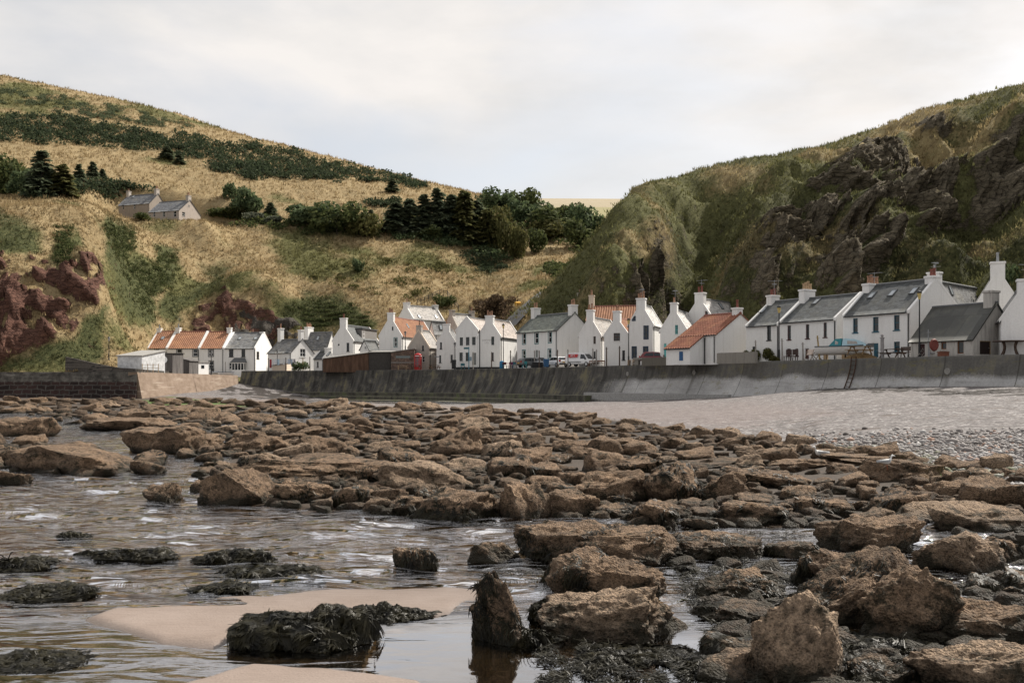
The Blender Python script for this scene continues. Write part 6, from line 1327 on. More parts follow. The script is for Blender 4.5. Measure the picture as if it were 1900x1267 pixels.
def gpoint(px, py):
    """where the photo's viewing ray meets the shore"""
    q = castS(px, max(py, HY+2))
    if q is None: q = Vector((kx(px)*ZC*F/(py-HY), ZC*F/(py-HY), 0))
    if q.z < -.05: D = (ZC+.05)*F/(py-HY); q = Vector((kx(px)*D, D, -.05))
    return q
BIG = [  # cx, base row, width, height, lean deg, label, extra
 (1150,1198,275,108,-3,'pale triangular barnacled boulder at the water edge in the foreground','p'), (1128,1128,205,84,4,'broad rounded boulder right behind the pale triangular one',''), (938,1202,104,122,-12,'upright fin shaped rock standing in the foreground pool',''),
 (1105,1050,275,84,-4,'long humped boulder lying across the pool, behind the foreground boulders',''), (926,1048,96,44,6,'low weedy rock in the water left of the long humped boulder',''), (1046,1096,92,56,10,'small tilted block tucked before the long humped boulder',''),
 (1335,1042,185,50,3,'dark weedy low boulder right of the long humped boulder',''), (1492,1290,165,142,-8,'tall pointed boulder cut off by the bottom edge of the view','p'), (1588,1165,270,128,-24,'big dark slab leaning up to the right in the lower right rocks',''), (1690,1192,215,122,-30,'second leaning slab, lying against the big dark slab',''),
 (1790,1196,250,76,-5,'wide flat boulder right of the leaning slabs',''), (1815,1300,265,118,-4,'broad ochre boulder in the bottom right corner','p'), (1640,1292,160,60,0,'low bumpy boulder between pointed boulder and ochre boulder',''), (1622,1032,185,66,-4,'smooth domed boulder beside the little dark pool',''),
 (1772,1072,165,86,4,'squarish pale topped boulder right of the smooth domed one','p'), (1805,992,185,58,-4,'long block shaped boulder near the right edge','p'), (1562,1106,155,74,6,'mottled boulder above the big dark slab',''), (1372,1122,150,62,-6,'brown weed fringed boulder left of the leaning slabs',''), (1392,1168,190,54,3,'orange brown ledge with hanging weed left of the leaning slabs',''), (1472,1042,100,38,0,'low rock below the little dark pool',''),
 (1872,1050,95,52,5,'dark boulder on the right edge above the ochre boulder',''), (435,942,150,82,-6,'high rounded boulder at the left end of the mid water ledge',''), (615,896,400,50,2,'very long pale ledge above the mid water',''), (805,912,225,48,12,'pale slab sloping down to the right beside the long ledge','p'), (572,932,140,42,5,'weed hung boulder under the long pale ledge',''),
 (850,974,165,62,-3,'dark fronted boulder at the water edge below the sloping slab',''), (968,972,108,92,-8,'tall weedy boulder right of the dark fronted one',''), (1062,962,140,56,-4,'rounded boulder at the end of the mid water',''), (1132,930,150,60,-10,'leaning boulder above the rounded one at the end of the mid water',''), (756,958,84,40,0,'small rock between the weed hung and dark fronted boulders',''),
 (1252,935,112,66,-12,'steep brown boulder in the middle of the rock field',''), (1342,930,96,60,12,'rounded boulder right beside the steep brown one',''), (1384,976,185,48,0,'long low boulder above the little dark pool',''), (1532,962,115,42,4,'dark low boulder right of the long low one',''), (1218,976,130,44,10,'boulder sloping to the water left of the long low one',''), (1440,905,165,42,3,'flat topped long boulder below the shingle',''),
 (842,846,115,48,-18,'dark undercut block standing proud in the middle distance',''), (42,812,118,42,-6,'rounded rock island at the far left water edge',''), (150,882,275,54,4,'weedy black reef in the left water',''), (16,902,92,36,12,'smooth brown rock at the left edge in the water',''), (304,937,70,42,0,'small weed capped rock alone in the left water',''), (330,842,175,52,-2,'broad rounded rock above the left water channel',''),
 (470,838,150,50,-5,'humped rock right of the left water channel',''), (775,1060,82,42,0,'lone square rock standing in the shallow water',''), (1300,868,225,17,-1,'thin flat slab at the upper edge of the rock field',''), (1480,874,150,26,2,'low flat slab just left of the sitting gull',''), (1598,862,230,22,2,'long flat slab at the shingle edge, below the sitting gull',''), (1690,893,165,42,4,'dark undercut slab with the standing gull on it',''),
 (252,800,190,26,0,'flat weedy skerry in the far left water',''), (20,868,110,44,-4,'brown boulder at the left edge above the weedy reef','')]
placed = []; near_rocks = []
def put_rock(name, px, py, w, h, lean, me, mat, seed, own=True, zup=0):
    r = np.random.default_rng(seed+999); g_ = gpoint(px, py); wm = w*g_.y/F; dm_ = wm*r.uniform(.7, .98); Dc = g_.y+dm_*.36; zg = g_.z
    Hm = max(.08, ZC-zg-(py-h-HY)*Dc/F); Hm = min(Hm, wm*1.5)
    c_ = Vector((kx(px)*Dc, Dc, zg+Hm*.14+zup)); rz = r.uniform(-.3, .3) if w > 70 else r.uniform(-.6, .6)
    M_ = Matrix.Translation(c_) @ Matrix.Rotation(math.radians(lean), 4, 'Y') @ Matrix.Rotation(rz, 4, 'Z') @ Matrix.Diagonal((wm/2*1.04, dm_/2, Hm*.88, 1))
    return M_
def rock_obj(me, M_, mat):
    o = bpy.data.objects.new('boulder', me); col.objects.link(o); o.matrix_world = M_; return o
for i, (px, py, w, h, lean, lb, ex) in enumerate(BIG):
    n = 6 if h*w > 9000 and py > 1030 else 5
    w *= 1.06 if py > 1000 else 1; h *= 1.14 if py > 1000 else 1.05; M_ = put_rock('boulder', px, py, w, h, lean, None, None, i)
    me = np_mesh('boulder', rock_v(n, 100+i, .8, 1.15, h < w*.6), ICO[n][1], M_rock2 if 'p' in ex else M_rock, True)
    o = rock_obj(me, M_, None); tag(o, lb, 'rock', 'boulders of the rocky shore'); placed.append((px, py-h*.4, w, h)); near_rocks.append((o, py, w, h, 'p' in ex))
VAR = [np_mesh('boulder', rock_v(4, 300+i, .72+.02*(i % 6), 1.1), ICO[4][1], M_rock2 if i % 5 == 0 else M_rock, True) for i in range(18)]
NEARF = [(1250,1005),(1420,1015),(1540,990),(1600,985),(2050,985),(2200,1340),(1300,1340),(1330,1240),(1300,1200),(1290,1100),(1235,1062)]
LEFTF = [[(-60,835),(60,830),(280,862),(290,882),(100,885),(-60,870)], [(80,778),(330,760),(420,800),(300,812),(200,800)], [(-60,745),(260,742),(330,752),(100,768),(-60,762)], [(210,800),(420,785),(520,850),(400,868),(300,835)], [(370,880),(520,850),(700,880),(950,905),(1010,965),(730,955),(380,935)]]
cand = []; rr = np.random.default_rng(77)
pyc = np.concatenate([745+(1290-745)*rr.uniform(0, 1, 16000)**1.6, rr.uniform(745, 850, 9000)]); pxc = rr.uniform(-60, 2150, len(pyc))
ins = sdf(pxc, pyc, ROCKF) < 0; ins |= sdf(pxc, pyc, NEARF) < 0
for L_ in LEFTF: ins |= sdf(pxc, pyc, L_) < 0
ins &= ~(sdf(pxc, pyc, [(1240,988),(1420,990),(1560,985),(1500,1015),(1280,1012)]) < 0); ins &= ~(sdf(pxc, pyc, [(430,752),(560,745),(700,757),(600,768)]) < -20)
A_ = np.array(placed); acc = [tuple(a)+(0,) for a in placed]
arr = np.zeros((6000, 4)); n_acc = 0
for a in placed: arr[n_acc] = (a[0], a[1], a[2]*.5, max(a[3], 12)*.5); n_acc += 1
fill = []
for px, py in zip(pxc[ins], pyc[ins]):
    D = ZC*F/(py-HY); wm = rr.lognormal(math.log(np.interp(D, [8, 20, 50, 110], [.75, 1.15, 1.7, 2.3])), .42); wm = min(wm, 1.5*np.interp(D, [8, 20, 50, 110], [.62, .85, 1.35, 2.1])); edge_ = px > 930 and py < np.interp(px, [930,1250,1560,1900], [795,835,872,915]); wm *= .75 if edge_ else 1; w = wm*F/D
    h = w*rr.uniform(.36, .64)*np.interp(D, [10, 30, 100], [1, .85, .6]); y_ = py-h*.4
    e = (np.abs(arr[:n_acc, 0]-px)/(arr[:n_acc, 2]+w*.5))**2+(np.abs(arr[:n_acc, 1]-y_)/(arr[:n_acc, 3]+h*.5))**2
    if e.min() < .37 or (py > 985 and e[:len(placed)].min() < .72): continue
    arr[n_acc] = (px, y_, w*.5, h*.5); n_acc += 1; fill.append((px, py, w, h))
    if n_acc >= 2400: break
fill.sort(key=lambda e: -e[2]*e[3]*(1 if -30 < e[0] < 1930 and e[1]-e[3] < 1270 else .01))
def zone(px, py):
    if py > 1000: return 'in the lower right foreground rocks' if px > 1240 else 'in the shallow foreground water'
    if py < 790: return 'in the far strip left of the mossy footing' if px < 600 else ('in the far strip in front of the mossy wall footing' if px < 1000 else 'along the sandy edge of the rock field')
    if px < 360: return 'among the rocks of the left water'
    if px < 760: return 'in the left part of the mid shore rock field'
    if px < 1180: return 'in the centre of the mid shore rock field'
    return 'in the rock field below the shingle beach' if px < 1560 else 'at the right end below the pebbles'
NI = 300-len(BIG)-6
for i, (px, py, w, h) in enumerate(fill[:NI]):
    M_ = put_rock('boulder', px, py, w, h, rr.uniform(-14, 14), None, None, 1000+i)
    o = rock_obj(VAR[i % 18], M_, None); zn = zone(px, py); sz = 'larger ' if w*h > 2600 else ('' if w*h > 1100 else 'small ')
    tag(o, (sz+'brown barnacled rock '+zn).strip(), 'rock', ('rocks '+zn)); near_rocks.append((o, py, w, h))
SV = {n: [rock_v(n, 500+i, .75, 1.1) for i in range(10)] for n in (2, 3)}
Vs, Fs, nv = [], [], 0
small = fill[NI:]
xtra = []
for L_, cnt in ((ROCKF, 900), (NEARF, 260), (LEFTF[0], 50), (LEFTF[1], 80), (LEFTF[4], 120)):
    bx = np.array(L_); k_ = 0
    while k_ < cnt:
        px, py = rr.uniform(bx[:, 0].min(), bx[:, 0].max()), rr.uniform(bx[:, 1].min(), bx[:, 1].max())
        if sdf(np.array([px]), np.array([py]), L_)[0] > 0: continue
        D = ZC*F/(py-HY); w = rr.uniform(.18, .5)*F/D*np.interp(D, [10, 100], [1, 2.2]); xtra.append((px, py, w, w*.5)); k_ += 1
for i, (px, py, w, h) in enumerate(small+xtra):
    M_ = put_rock('r', px, py, w, h, rr.uniform(-14, 14), None, None, 5000+i); n = 3 if w > 34 else 2
    v = SV[n][i % 10]; Mn = np.array(M_); Vs.append(v @ Mn[:3, :3].T+Mn[:3, 3]); Fs.append(ICO[n][1]+nv); nv += len(v)
o = link('small_rocks', np_mesh('small_rocks', np.concatenate(Vs), np.concatenate(Fs), rock_mat('gap_shade_small_rock', (.15, .102, .066), (.072, .05, .034), (.024, .018, .013)), True)); tag(o, 'smaller brown rocks and stones filling the gaps of the rocky shore', 'rocks', kind='stuff')  # stone colour darkened to paint the shade of the gaps
# ---------------- seaweed
def fronds(pts, nrm, n_seg, L, wd, rng, spread=.5, lift=.012, cling=.75):
    """ribbons that run downhill over the surface; returns verts, quads"""
    N = len(pts); g_ = np.array([0, 0, -1.]); t_ = g_-(nrm @ g_)[:, None]*nrm; ln = np.linalg.norm(t_, axis=1)[:, None]
    lf = np.stack([fbm(pts*3.3+k_*31, 2) for k_ in range(3)], 1); rnd = lf*3.2+rng.normal(size=(N, 3))*.35; rnd -= (rnd*nrm).sum(1)[:, None]*nrm
    t_ = t_/np.maximum(ln, .05)*np.minimum(1, ln*2)+rnd*spread; t_ /= np.linalg.norm(t_, axis=1)[:, None]
    L = L*rng.uniform(.5, 1.3, N)*np.clip(1.25-.85*nrm[:, 2], .4, 1); P_ = pts+nrm*lift; V = []
    side = np.cross(t_, nrm); side += rng.normal(size=(N, 3))*.08; side /= np.linalg.norm(side, axis=1)[:, None]
    ph = rng.uniform(0, 6.28, N); cling = (cling*np.clip(1.15-nrm[:, 2], .06, 1))[:, None]
    for k in range(n_seg+1):
        w_ = wd*rng.uniform(.7, 1.3, N)*(1-.65*(k/n_seg)**2)
        off = side*w_[:, None]*.5; V.append(np.stack([P_-off, P_+off], 1))
        d = t_+g_*(.35+1.1*k/n_seg)*cling+nrm*(.02*np.sin(ph+k*1.4))[:, None]; d /= np.linalg.norm(d, axis=1)[:, None]
        P_ = P_+d*(L/n_seg)[:, None]+side*(.15*L/n_seg*np.sin(ph*2+k))[:, None]
    V = np.stack(V, 1).reshape(N, -1, 3); m = V.shape[1]
    q = np.array([[2*k, 2*k+1, 2*k+3, 2*k+2] for k in range(n_seg)]); Q = (np.arange(N)[:, None, None]*m+q[None]).reshape(-1, 4)
    return V.reshape(-1, 3), Q
def sample(v, f, N, rng, wt=None):
    a, b, c = v[f[:, 0]], v[f[:, 1]], v[f[:, 2]]; n = np.cross(b-a, c-a); ar = np.linalg.norm(n, axis=1); nn_ = n/np.maximum(ar, 1e-9)[:, None]
    p = ar*(wt(((a+b+c)/3), nn_) if wt else 1); p = np.maximum(p, 0); i = rng.choice(len(f), N, p=p/p.sum()); u_, w_ = rng.uniform(0, 1, (2, N)); k = u_+w_ > 1; u_[k], w_[k] = 1-u_[k], 1-w_[k]
    return a[i]+(b[i]-a[i])*u_[:, None]+(c[i]-a[i])*w_[:, None], nn_[i]
wr = np.random.default_rng(21)
MOUND = [  # lobes (dx px, w, h, dy) around a base pixel
 (575,1208,[(-15,215,92,0),(25,120,104,-4),(-70,120,62,-2),(70,120,92,-4)],17000,'big black seaweed covered hump on the foreground sand'), (735,1164,[(0,150,38,0),(-40,90,40,-2)],4500,'seaweed tail trailing right from the big hump into the pool'),
 (140,1003,[(0,60,14,0)],350,'tiny seaweed clump alone in the left water'), (240,1041,[(-40,110,20,0),(30,130,22,0)],1200,'long low seaweed clump in the left shallows'), (436,1050,[(-30,110,24,0),(30,90,32,0)],1400,'humped seaweed clump just above the sandbar'), (488,1082,[(0,200,32,0),(60,100,20,2)],1900,'long seaweed clump between humped clump and sandbar'), (430,1105,[(0,140,26,0)],1200,'seaweed clump lying against the sandbar edge'),
 (38,1062,[(0,120,26,0)],900,'seaweed clump cut by the left edge, above the larger one'), (70,1120,[(0,190,32,0)],1500,'larger seaweed mat at the left edge of the shallows'), (60,1252,[(0,190,18,0)],1100,'sunken seaweed mat in the bottom left corner'),
 (1180,1240,[(0,230,24,0),(-60,120,18,6)],2200,'floating seaweed raft in the pool below the pale boulder'), (1350,1262,[(0,180,42,0)],2400,'thick seaweed heap beside the tall pointed boulder'), (1640,1215,[(0,190,30,0)],1900,'seaweed filling the gap below the leaning slabs'), (985,1205,[(0,70,48,0)],900,'seaweed clump hanging at the foot of the fin shaped rock'), (1020,1160,[(0,70,60,0)],800,'seaweed drape between fin rock and pale boulder')]
for mi, (px, py, lobes, N, lb) in enumerate(MOUND):
    Vs, Fs, nv = [], [], 0
    for li_, (dx, w, h, dy) in enumerate(lobes):
        M_ = np.array(put_rock('m', px+dx, py+dy, w, h, 0, None, None, 8000+mi*10+li_)); v = rock_v(5, 8100+mi*10+li_, 1.0, .9, False); nr_ = v/np.linalg.norm(v, axis=1)[:, None]; v = v @ M_[:3, :3].T+M_[:3, 3]; s0_ = min(1.6, M_[1, 3]/9)
        v += nr_*(s0_*(.035*fbm(v*6/s0_, 3)+.03*fbm(v*np.array([22, 22, 5.])/s0_, 3, .5, True)))[:, None]; Vs.append(v); Fs.append(ICO[5][1]+nv); nv += len(v)
    v = np.concatenate(Vs); f = np.concatenate(Fs); N = int(N*1.8); v[:, 2] = v[:, 2]*.9-.012; sc_ = gpoint(px, py).y/9.
    p_, n_ = sample(v, f, N, wr, lambda c, n: (c[:, 2] > -.05)*(.3+np.clip(n[:, 2], 0, 1)+np.clip(-n[:, 1], 0, 1)))
    if mi == 0: k = ~((np.abs(p_[:, 0]-kx(655)*p_[:, 1]) < .10) & (p_[:, 2] > .15) & (n_[:, 1] < -.1)); p_, n_ = p_[k], n_[k]
    fv, fq = fronds(p_, n_, 5, .15*min(1.5, sc_), .013*min(1.6, sc_), wr, .55, .006) if mi != 1 else fronds(p_, n_, 4, .085, .013, wr, .4, .004, 1.6)
    fv[:, 2] = np.maximum(fv[:, 2], .003)
    o = link('seaweed_clump', np_mesh('seaweed_clump', np.concatenate([v, fv]), [f, fq+len(v)], M_weed, True)); tag(o, lb, 'seaweed', 'seaweed clumps in the shallows')
# weed draped over many of the nearer boulders: one uncountable mass
Vs, Qs, nv = [], [], 0
for k_, (o, py, w, h, *bare) in enumerate(near_rocks):
    if py < 850 or w*h < 900 or (bare and bare[0]): continue
    rg_ = np.random.default_rng(k_); wp = .85 if py > 1000 else .45
    if rg_.uniform() > wp: continue
    Mn = np.array(o.matrix_world); me = o.data; v = np.empty(len(me.vertices)*3, np.float32); me.vertices.foreach_get('co', v); v = v.reshape(-1, 3) @ Mn[:3, :3].T+Mn[:3, 3]
    f = np.empty(len(me.polygons)*3, np.int32); me.polygons.foreach_get('vertices', f); f = f.reshape(-1, 3)
    zt = v[:, 2].max(); z0 = max(0, v[:, 2].min()); of = rg_.uniform(0, 50, 3)
    def wt(c, n, zt=zt, z0=z0, of=of): return (c[:, 2] > .0)*sstep(.05, .28, fbm(c*2.2+of, 3)+.30*(1-(c[:, 2]-z0)/(zt-z0+.01))-.12)*(n[:, 1] < .4)
    try: p_, n_ = sample(v, f, int(min(1500, 80+w*h*.09)), rg_, wt)
    except Exception: continue
    s_ = np.clip(o.matrix_world.translation.y/12, .9, 2.2); fv, fq = fronds(p_, n_, 4, .12*s_, .011*s_, rg_, .7); fv[:, 2] = np.maximum(fv[:, 2], .002); Vs.append(fv); Qs.append(fq+nv); nv += len(fv)
# flat weed in the gaps and pools lower right
gp = []
for L_, cnt in (([(1000,1180),(1290,1215),(1330,1120),(1450,1150),(1430,1290),(1000,1290)], 9000), ([(1480,1190),(1700,1200),(1700,1240),(1540,1230)], 1600), ([(1250,1010),(1480,1050),(1520,1130),(1300,1150),(1240,1080)], 5000), ([(860,1065),(1010,1060),(1010,1085),(880,1085)], 700), ([(640,930),(1000,965),(980,985),(640,965)], 900), ([(1230,985),(1560,980),(1560,1000),(1420,1005)], 700)):
    bx = np.array(L_); q = np.stack([wr.uniform(bx[:, 0].min(), bx[:, 0].max(), cnt*3), wr.uniform(bx[:, 1].min(), bx[:, 1].max(), cnt*3)], 1); nz = fbm(np.stack([q[:, 0]/60, q[:, 1]/22, q[:, 0]*0], 1), 3)
    q = q[(sdf(q[:, 0], q[:, 1], L_) < 0) & (nz > -.05)][:cnt]; gp.append(q)
gp = np.concatenate(gp); D = ZC*F/(gp[:, 1]-HY); pts = np.stack([kx(gp[:, 0])*D, D, wr.uniform(.0, .05, len(D))], 1)
nr = wr.normal(size=(len(D), 3))*.25+np.array([0, 0, 1.]); nr /= np.linalg.norm(nr, axis=1)[:, None]
fv, fq = fronds(pts, nr, 4, .20, .013, wr, 1.4, .0, .15); fv[:, 2] = np.clip(fv[:, 2], .004, .09); Vs.append(fv); Qs.append(fq+nv); nv += len(fv)
# strand line weed on the beach
q = np.stack([wr.uniform(1000, 1900, 16000), wr.uniform(713, 810, 16000)], 1)
ln = np.minimum(np.abs(q[:, 1]-np.interp(q[:, 0], [1000,1150,1280], [764,784,806]))+np.where(q[:, 0] > 1290, 99, 0), np.abs(q[:, 1]-np.interp(q[:, 0], [1480,1560,1700,1760,1900], [727,721,722,732,726]))+np.where(q[:, 0] < 1500, 99, 0))
q = q[ln < 3.8][:1700]
pts = np.array([gpoint(a, b) for a, b in q]); nr = np.tile([0, 0, 1.], (len(q), 1)); fv, fq = fronds(pts, nr, 3, .6, .15, wr, 1.4, .05, .0); fv[:, 2] += .04; Vs.append(fv); Qs.append(fq+nv); nv += len(fv)
o = link('seaweed', np_mesh('seaweed', np.concatenate(Vs), np.concatenate(Qs), M_weed, True)); tag(o, 'black wet seaweed draped over the boulders and strewn along the tide line', 'seaweed', kind='stuff')
# ---------------- pale pebbles on the upper right
t = NT('pale_pebbles'); p = t.pos(); idn = t.attr('tone'); n2 = t.noise(p, 25, 3, .6)
c = t.ramp(idn, [(0, (.09, .08, .075)), (.3, (.19, .172, .165)), (.55, (.27, .25, .24)), (.8, (.35, .34, .33)), (.93, (.46, .45, .44)), (.95, (.34, .22, .17)), (1, (.40, .28, .22))])
c = t.mix(t.math('MULTIPLY', t.attr('algae'), t.ramp(n2, [(.35, 0), (.6, .85)])), c, (.10, .12, .035))
M_peb = t.bsdf(t.mix(1, c, t.ramp(n2, [(.3, .8), (.7, 1.1)]), 'MULTIPLY'), .8, spec=.25)
pr = np.random.default_rng(5); cnt = 26000; q = np.stack([pr.uniform(1380, 2050, cnt), 796+130*pr.uniform(0, 1, cnt)], 1)
edge = np.interp(q[:, 0], [1380,1480,1560,1650,1760,1900,2050], [812,822,838,862,890,925,960]); dens = sstep(0, -16, q[:, 1]-edge)*sstep(796, 835, q[:, 1]+.03*(q[:, 0]-1500))
q = q[pr.uniform(0, 1, cnt) < dens*.8]; D0 = np.array([gpoint(a, b) for a, b in q]); n = len(q)
sz = pr.lognormal(math.log(.055), .42, n); rz = pr.uniform(0, 6.28, n); bv, bf = ICO[1]; bv = bv*np.array([1, .75, .5])
cs, sn = np.cos(rz), np.sin(rz); S_ = sz[:, None]; X = bv[None, :, 0]*S_; Y = bv[None, :, 1]*S_; Z = bv[None, :, 2]*S_*pr.uniform(.7, 1.5, (n, 1))
V = np.stack([D0[:, 0:1]+X*cs[:, None]-Y*sn[:, None], D0[:, 1:2]+X*sn[:, None]+Y*cs[:, None], D0[:, 2:3]+Z+S_*.2], 2).reshape(-1, 3); Fq = (np.arange(n)[:, None, None]*len(bv)+bf[None]).reshape(-1, 3)
al = inpoly(q[:, 0]+20*pr.normal(size=n), q[:, 1]+4*pr.normal(size=n), [(1540,828),(1640,838),(1720,850),(1760,872),(1900,872),(1980,890),(1700,890),(1600,868)], 10)
o = link('pebbles', np_mesh('pebbles', V, Fq, M_peb, True, attrs={'tone': np.repeat(pr.uniform(0, 1, n), len(bv)), 'algae': np.repeat(al, len(bv))})); tag(o, 'pale rounded pebbles covering the beach above the rocks', 'pebbles', kind='stuff')
# gulls on their slabs
def top_at(px, py):
    dg = bpy.context.evaluated_depsgraph_get(); d = Vector((kx(px), 1, (HY-py)/F)).normalized(); h = sc.ray_cast(dg, Vector((0, 0, ZC)), d); return h[1] if h[0] else gpoint(px, py)
bpy.context.view_layer.update()
a = gull(top_at(1645, 872), 2.6*0+.1, 'white gull with grey wings standing on the dark undercut slab', True); a.scale = (1.05,)*3
a = gull(top_at(1521, 846), 3.3, 'white gull sitting on the slab at the shingle edge', False); a.scale = (1.25,)*3
# ================================================================ VEGETATION
def leaf_mat(name, c1, c2, sc_=1.3):
    if name in MATS: return MATS[name]
    t = NT(name); p = t.pos(); n = t.noise(p, sc_*.45, 4, .6); tn = t.attr('tone')
    c = t.mix(t.ramp(t.math('ADD', t.math('MULTIPLY', n, .5), t.math('MULTIPLY', tn, .5)), [(.25, 0), (.75, 1)]), c1, c2)
    MATS[name] = t.leaf(c, .4); return MATS[name]
def quads(P_, rng, size, up=.25, nrm=None):
    """leaf-clump faces at points P_; random facing biased outwards"""
    N = len(P_); n = rng.normal(size=(N, 3)); n[:, 2] += up
    if nrm is not None: n = n*.75+nrm*1.1
    n /= np.linalg.norm(n, axis=1)[:, None]; a = np.cross(n, rng.normal(size=(N, 3))); a /= np.linalg.norm(a, axis=1)[:, None]; b = np.cross(n, a)
    s_ = (size*rng.uniform(.6, 1.35, N))[:, None]; k = rng.uniform(.5, .9, (N, 1))
    V = np.stack([P_-a*s_*.5, P_+b*s_*k*.5-a*s_*.1, P_+a*s_*.55, P_-b*s_*k*.5+a*s_*.05], 1).reshape(-1, 3)
    return V, np.arange(4*N).reshape(N, 4), np.repeat(rng.uniform(0, 1, N), 4)
def blob_pts(rng, N, lobes):
    c = np.array([l[:3] for l in lobes]); r = np.array([l[3:6] for l in lobes]); w_ = (r.prod(1))**(2/3); i = rng.choice(len(lobes), N, p=w_/w_.sum())
    d = rng.normal(size=(N, 3)); d /= np.linalg.norm(d, axis=1)[:, None]; rad = rng.uniform(.35, 1, N)**.45
    return c[i]+d*rad[:, None]*r[i], d
def crown_broad(seed, n=1500, rx=1.0, rz=.8, lobes=8, wind=0.0):
    rng = np.random.default_rng(seed); L_ = []
    for k in range(lobes):
        a = rng.uniform(0, 2*PI); q = rng.uniform(.1, .62); z = rng.uniform(.25, .75); s_ = rng.uniform(.28, .5)
        L_.append((q*math.cos(a)*rx+wind*z, q*math.sin(a)*rx, z, s_*rx, s_*rx, s_*rz))
    P_, d = blob_pts(rng, n, L_); k = P_[:, 2] > .03; P_, d = P_[k], d[k]; g_ = fbm(P_*4.5+seed, 2) > -.33; P_, d = P_[g_], d[g_]
    return quads(P_, rng, .15, .2, d)
def crown_conifer(seed, nb=170, rr_=.34):
    rng = np.random.default_rng(seed); V, T = [], []
    for k in range(nb):
        z = .06+.92*rng.uniform(0, 1)**1.15; R = rr_*(1-z)**.72*rng.uniform(.6, 1.2)+.025; a = rng.uniform(0, 2*PI); d = np.array([math.cos(a), math.sin(a), 0]); e = np.array([-d[1], d[0], 0]); m = 5; tb = rng.uniform(0, 1)
        for j in range(m):
            t_ = (j+rng.uniform(.2, 1))/m; c = d*R*t_+np.array([0, 0, z+.05*t_-.12*R/.3*t_*t_]); w_ = .075+.05*(1-t_); l_ = R/m*1.7
            for sgn in (-1, 1):
                q = d*.8+e*sgn*rng.uniform(.3, .9)+np.array([0, 0, -.3+rng.uniform(-.3, .3)]); q /= np.linalg.norm(q); s_ = np.cross(q, [rng.normal()*.5, rng.normal()*.5, 1.]); s_ /= np.linalg.norm(s_); l2 = l_*.5+.055
                V += [c-s_*w_*.5, c+s_*w_*.5, c+q*l2+s_*w_*.15, c+q*l2-s_*w_*.15]; T += [.6*tb+.4*rng.uniform(0, 1)]*4
    V = np.array(V); return V, np.arange(len(V)).reshape(-1, 4), np.array(T)
LM = {'con': leaf_mat('conifer_needles', (0.053, 0.072, 0.048), (0.184, 0.207, 0.120)), 'coo': leaf_mat('olive_needles', (0.048, 0.057, 0.024), (0.184, 0.174, 0.069)), 'brd': leaf_mat('broad_leaves', (0.032, 0.046, 0.019), (0.109, 0.123, 0.046)), 'drk': leaf_mat('dark_leaves', (0.039, 0.061, 0.030), (0.131, 0.164, 0.078)),
      'yel': leaf_mat('yellowish_leaves', (.05, .055, .018), (.14, .13, .05)), 'gor': leaf_mat('gorse_leaves', (.02, .03, .016), (.068, .086, .046)), 'pal': leaf_mat('pale_bracken', (.055, .07, .038), (.13, .15, .085)), 'sil': leaf_mat('grey_leaves', (.06, .07, .05), (.16, .17, .12)), 'hth': leaf_mat('brown_scrub', (.05, .035, .022), (.13, .09, .055))}
def mk(name, tup, mat):
    V, Q, T = tup; return np_mesh(name, V, Q, mat, False, attrs={'tone': T})
M_bark = flat('bark', (.06, .05, .04), .9, var=.5)
tr_ = MB().tube((0,0,-.12),(0,0,.55),.022,.014,7); n_ = len(tr_.v)
for a in range(5): tr_.tube((0,0,.2+.07*a),(.16*math.cos(a*2.4),.16*math.sin(a*2.4),.42+.08*a),.009,.004,5)
tr_.tube((0,0,.55),(0,0,.95),.014,.004,6); tmp = tr_.build('trunk', M_bark); TRUNK = tmp.data; bpy.data.objects.remove(tmp)
CON = {m: [mk('crown', crown_conifer(40+i+ord(m[0]), 160+10*i, .31+.03*(i % 3)), LM[m]) for i in range(4)] for m in ('con', 'coo')}
BRD = {m: [mk('crown', crown_broad(60+i+7*j, 1500, 1.0, .8, 7+i), LM[m]) for i in range(3)] for j, m in enumerate(('brd', 'drk', 'yel', 'sil'))}
WND = mk('crown', crown_broad(99, 1100, .8, .7, 7, -.5), LM['drk'])
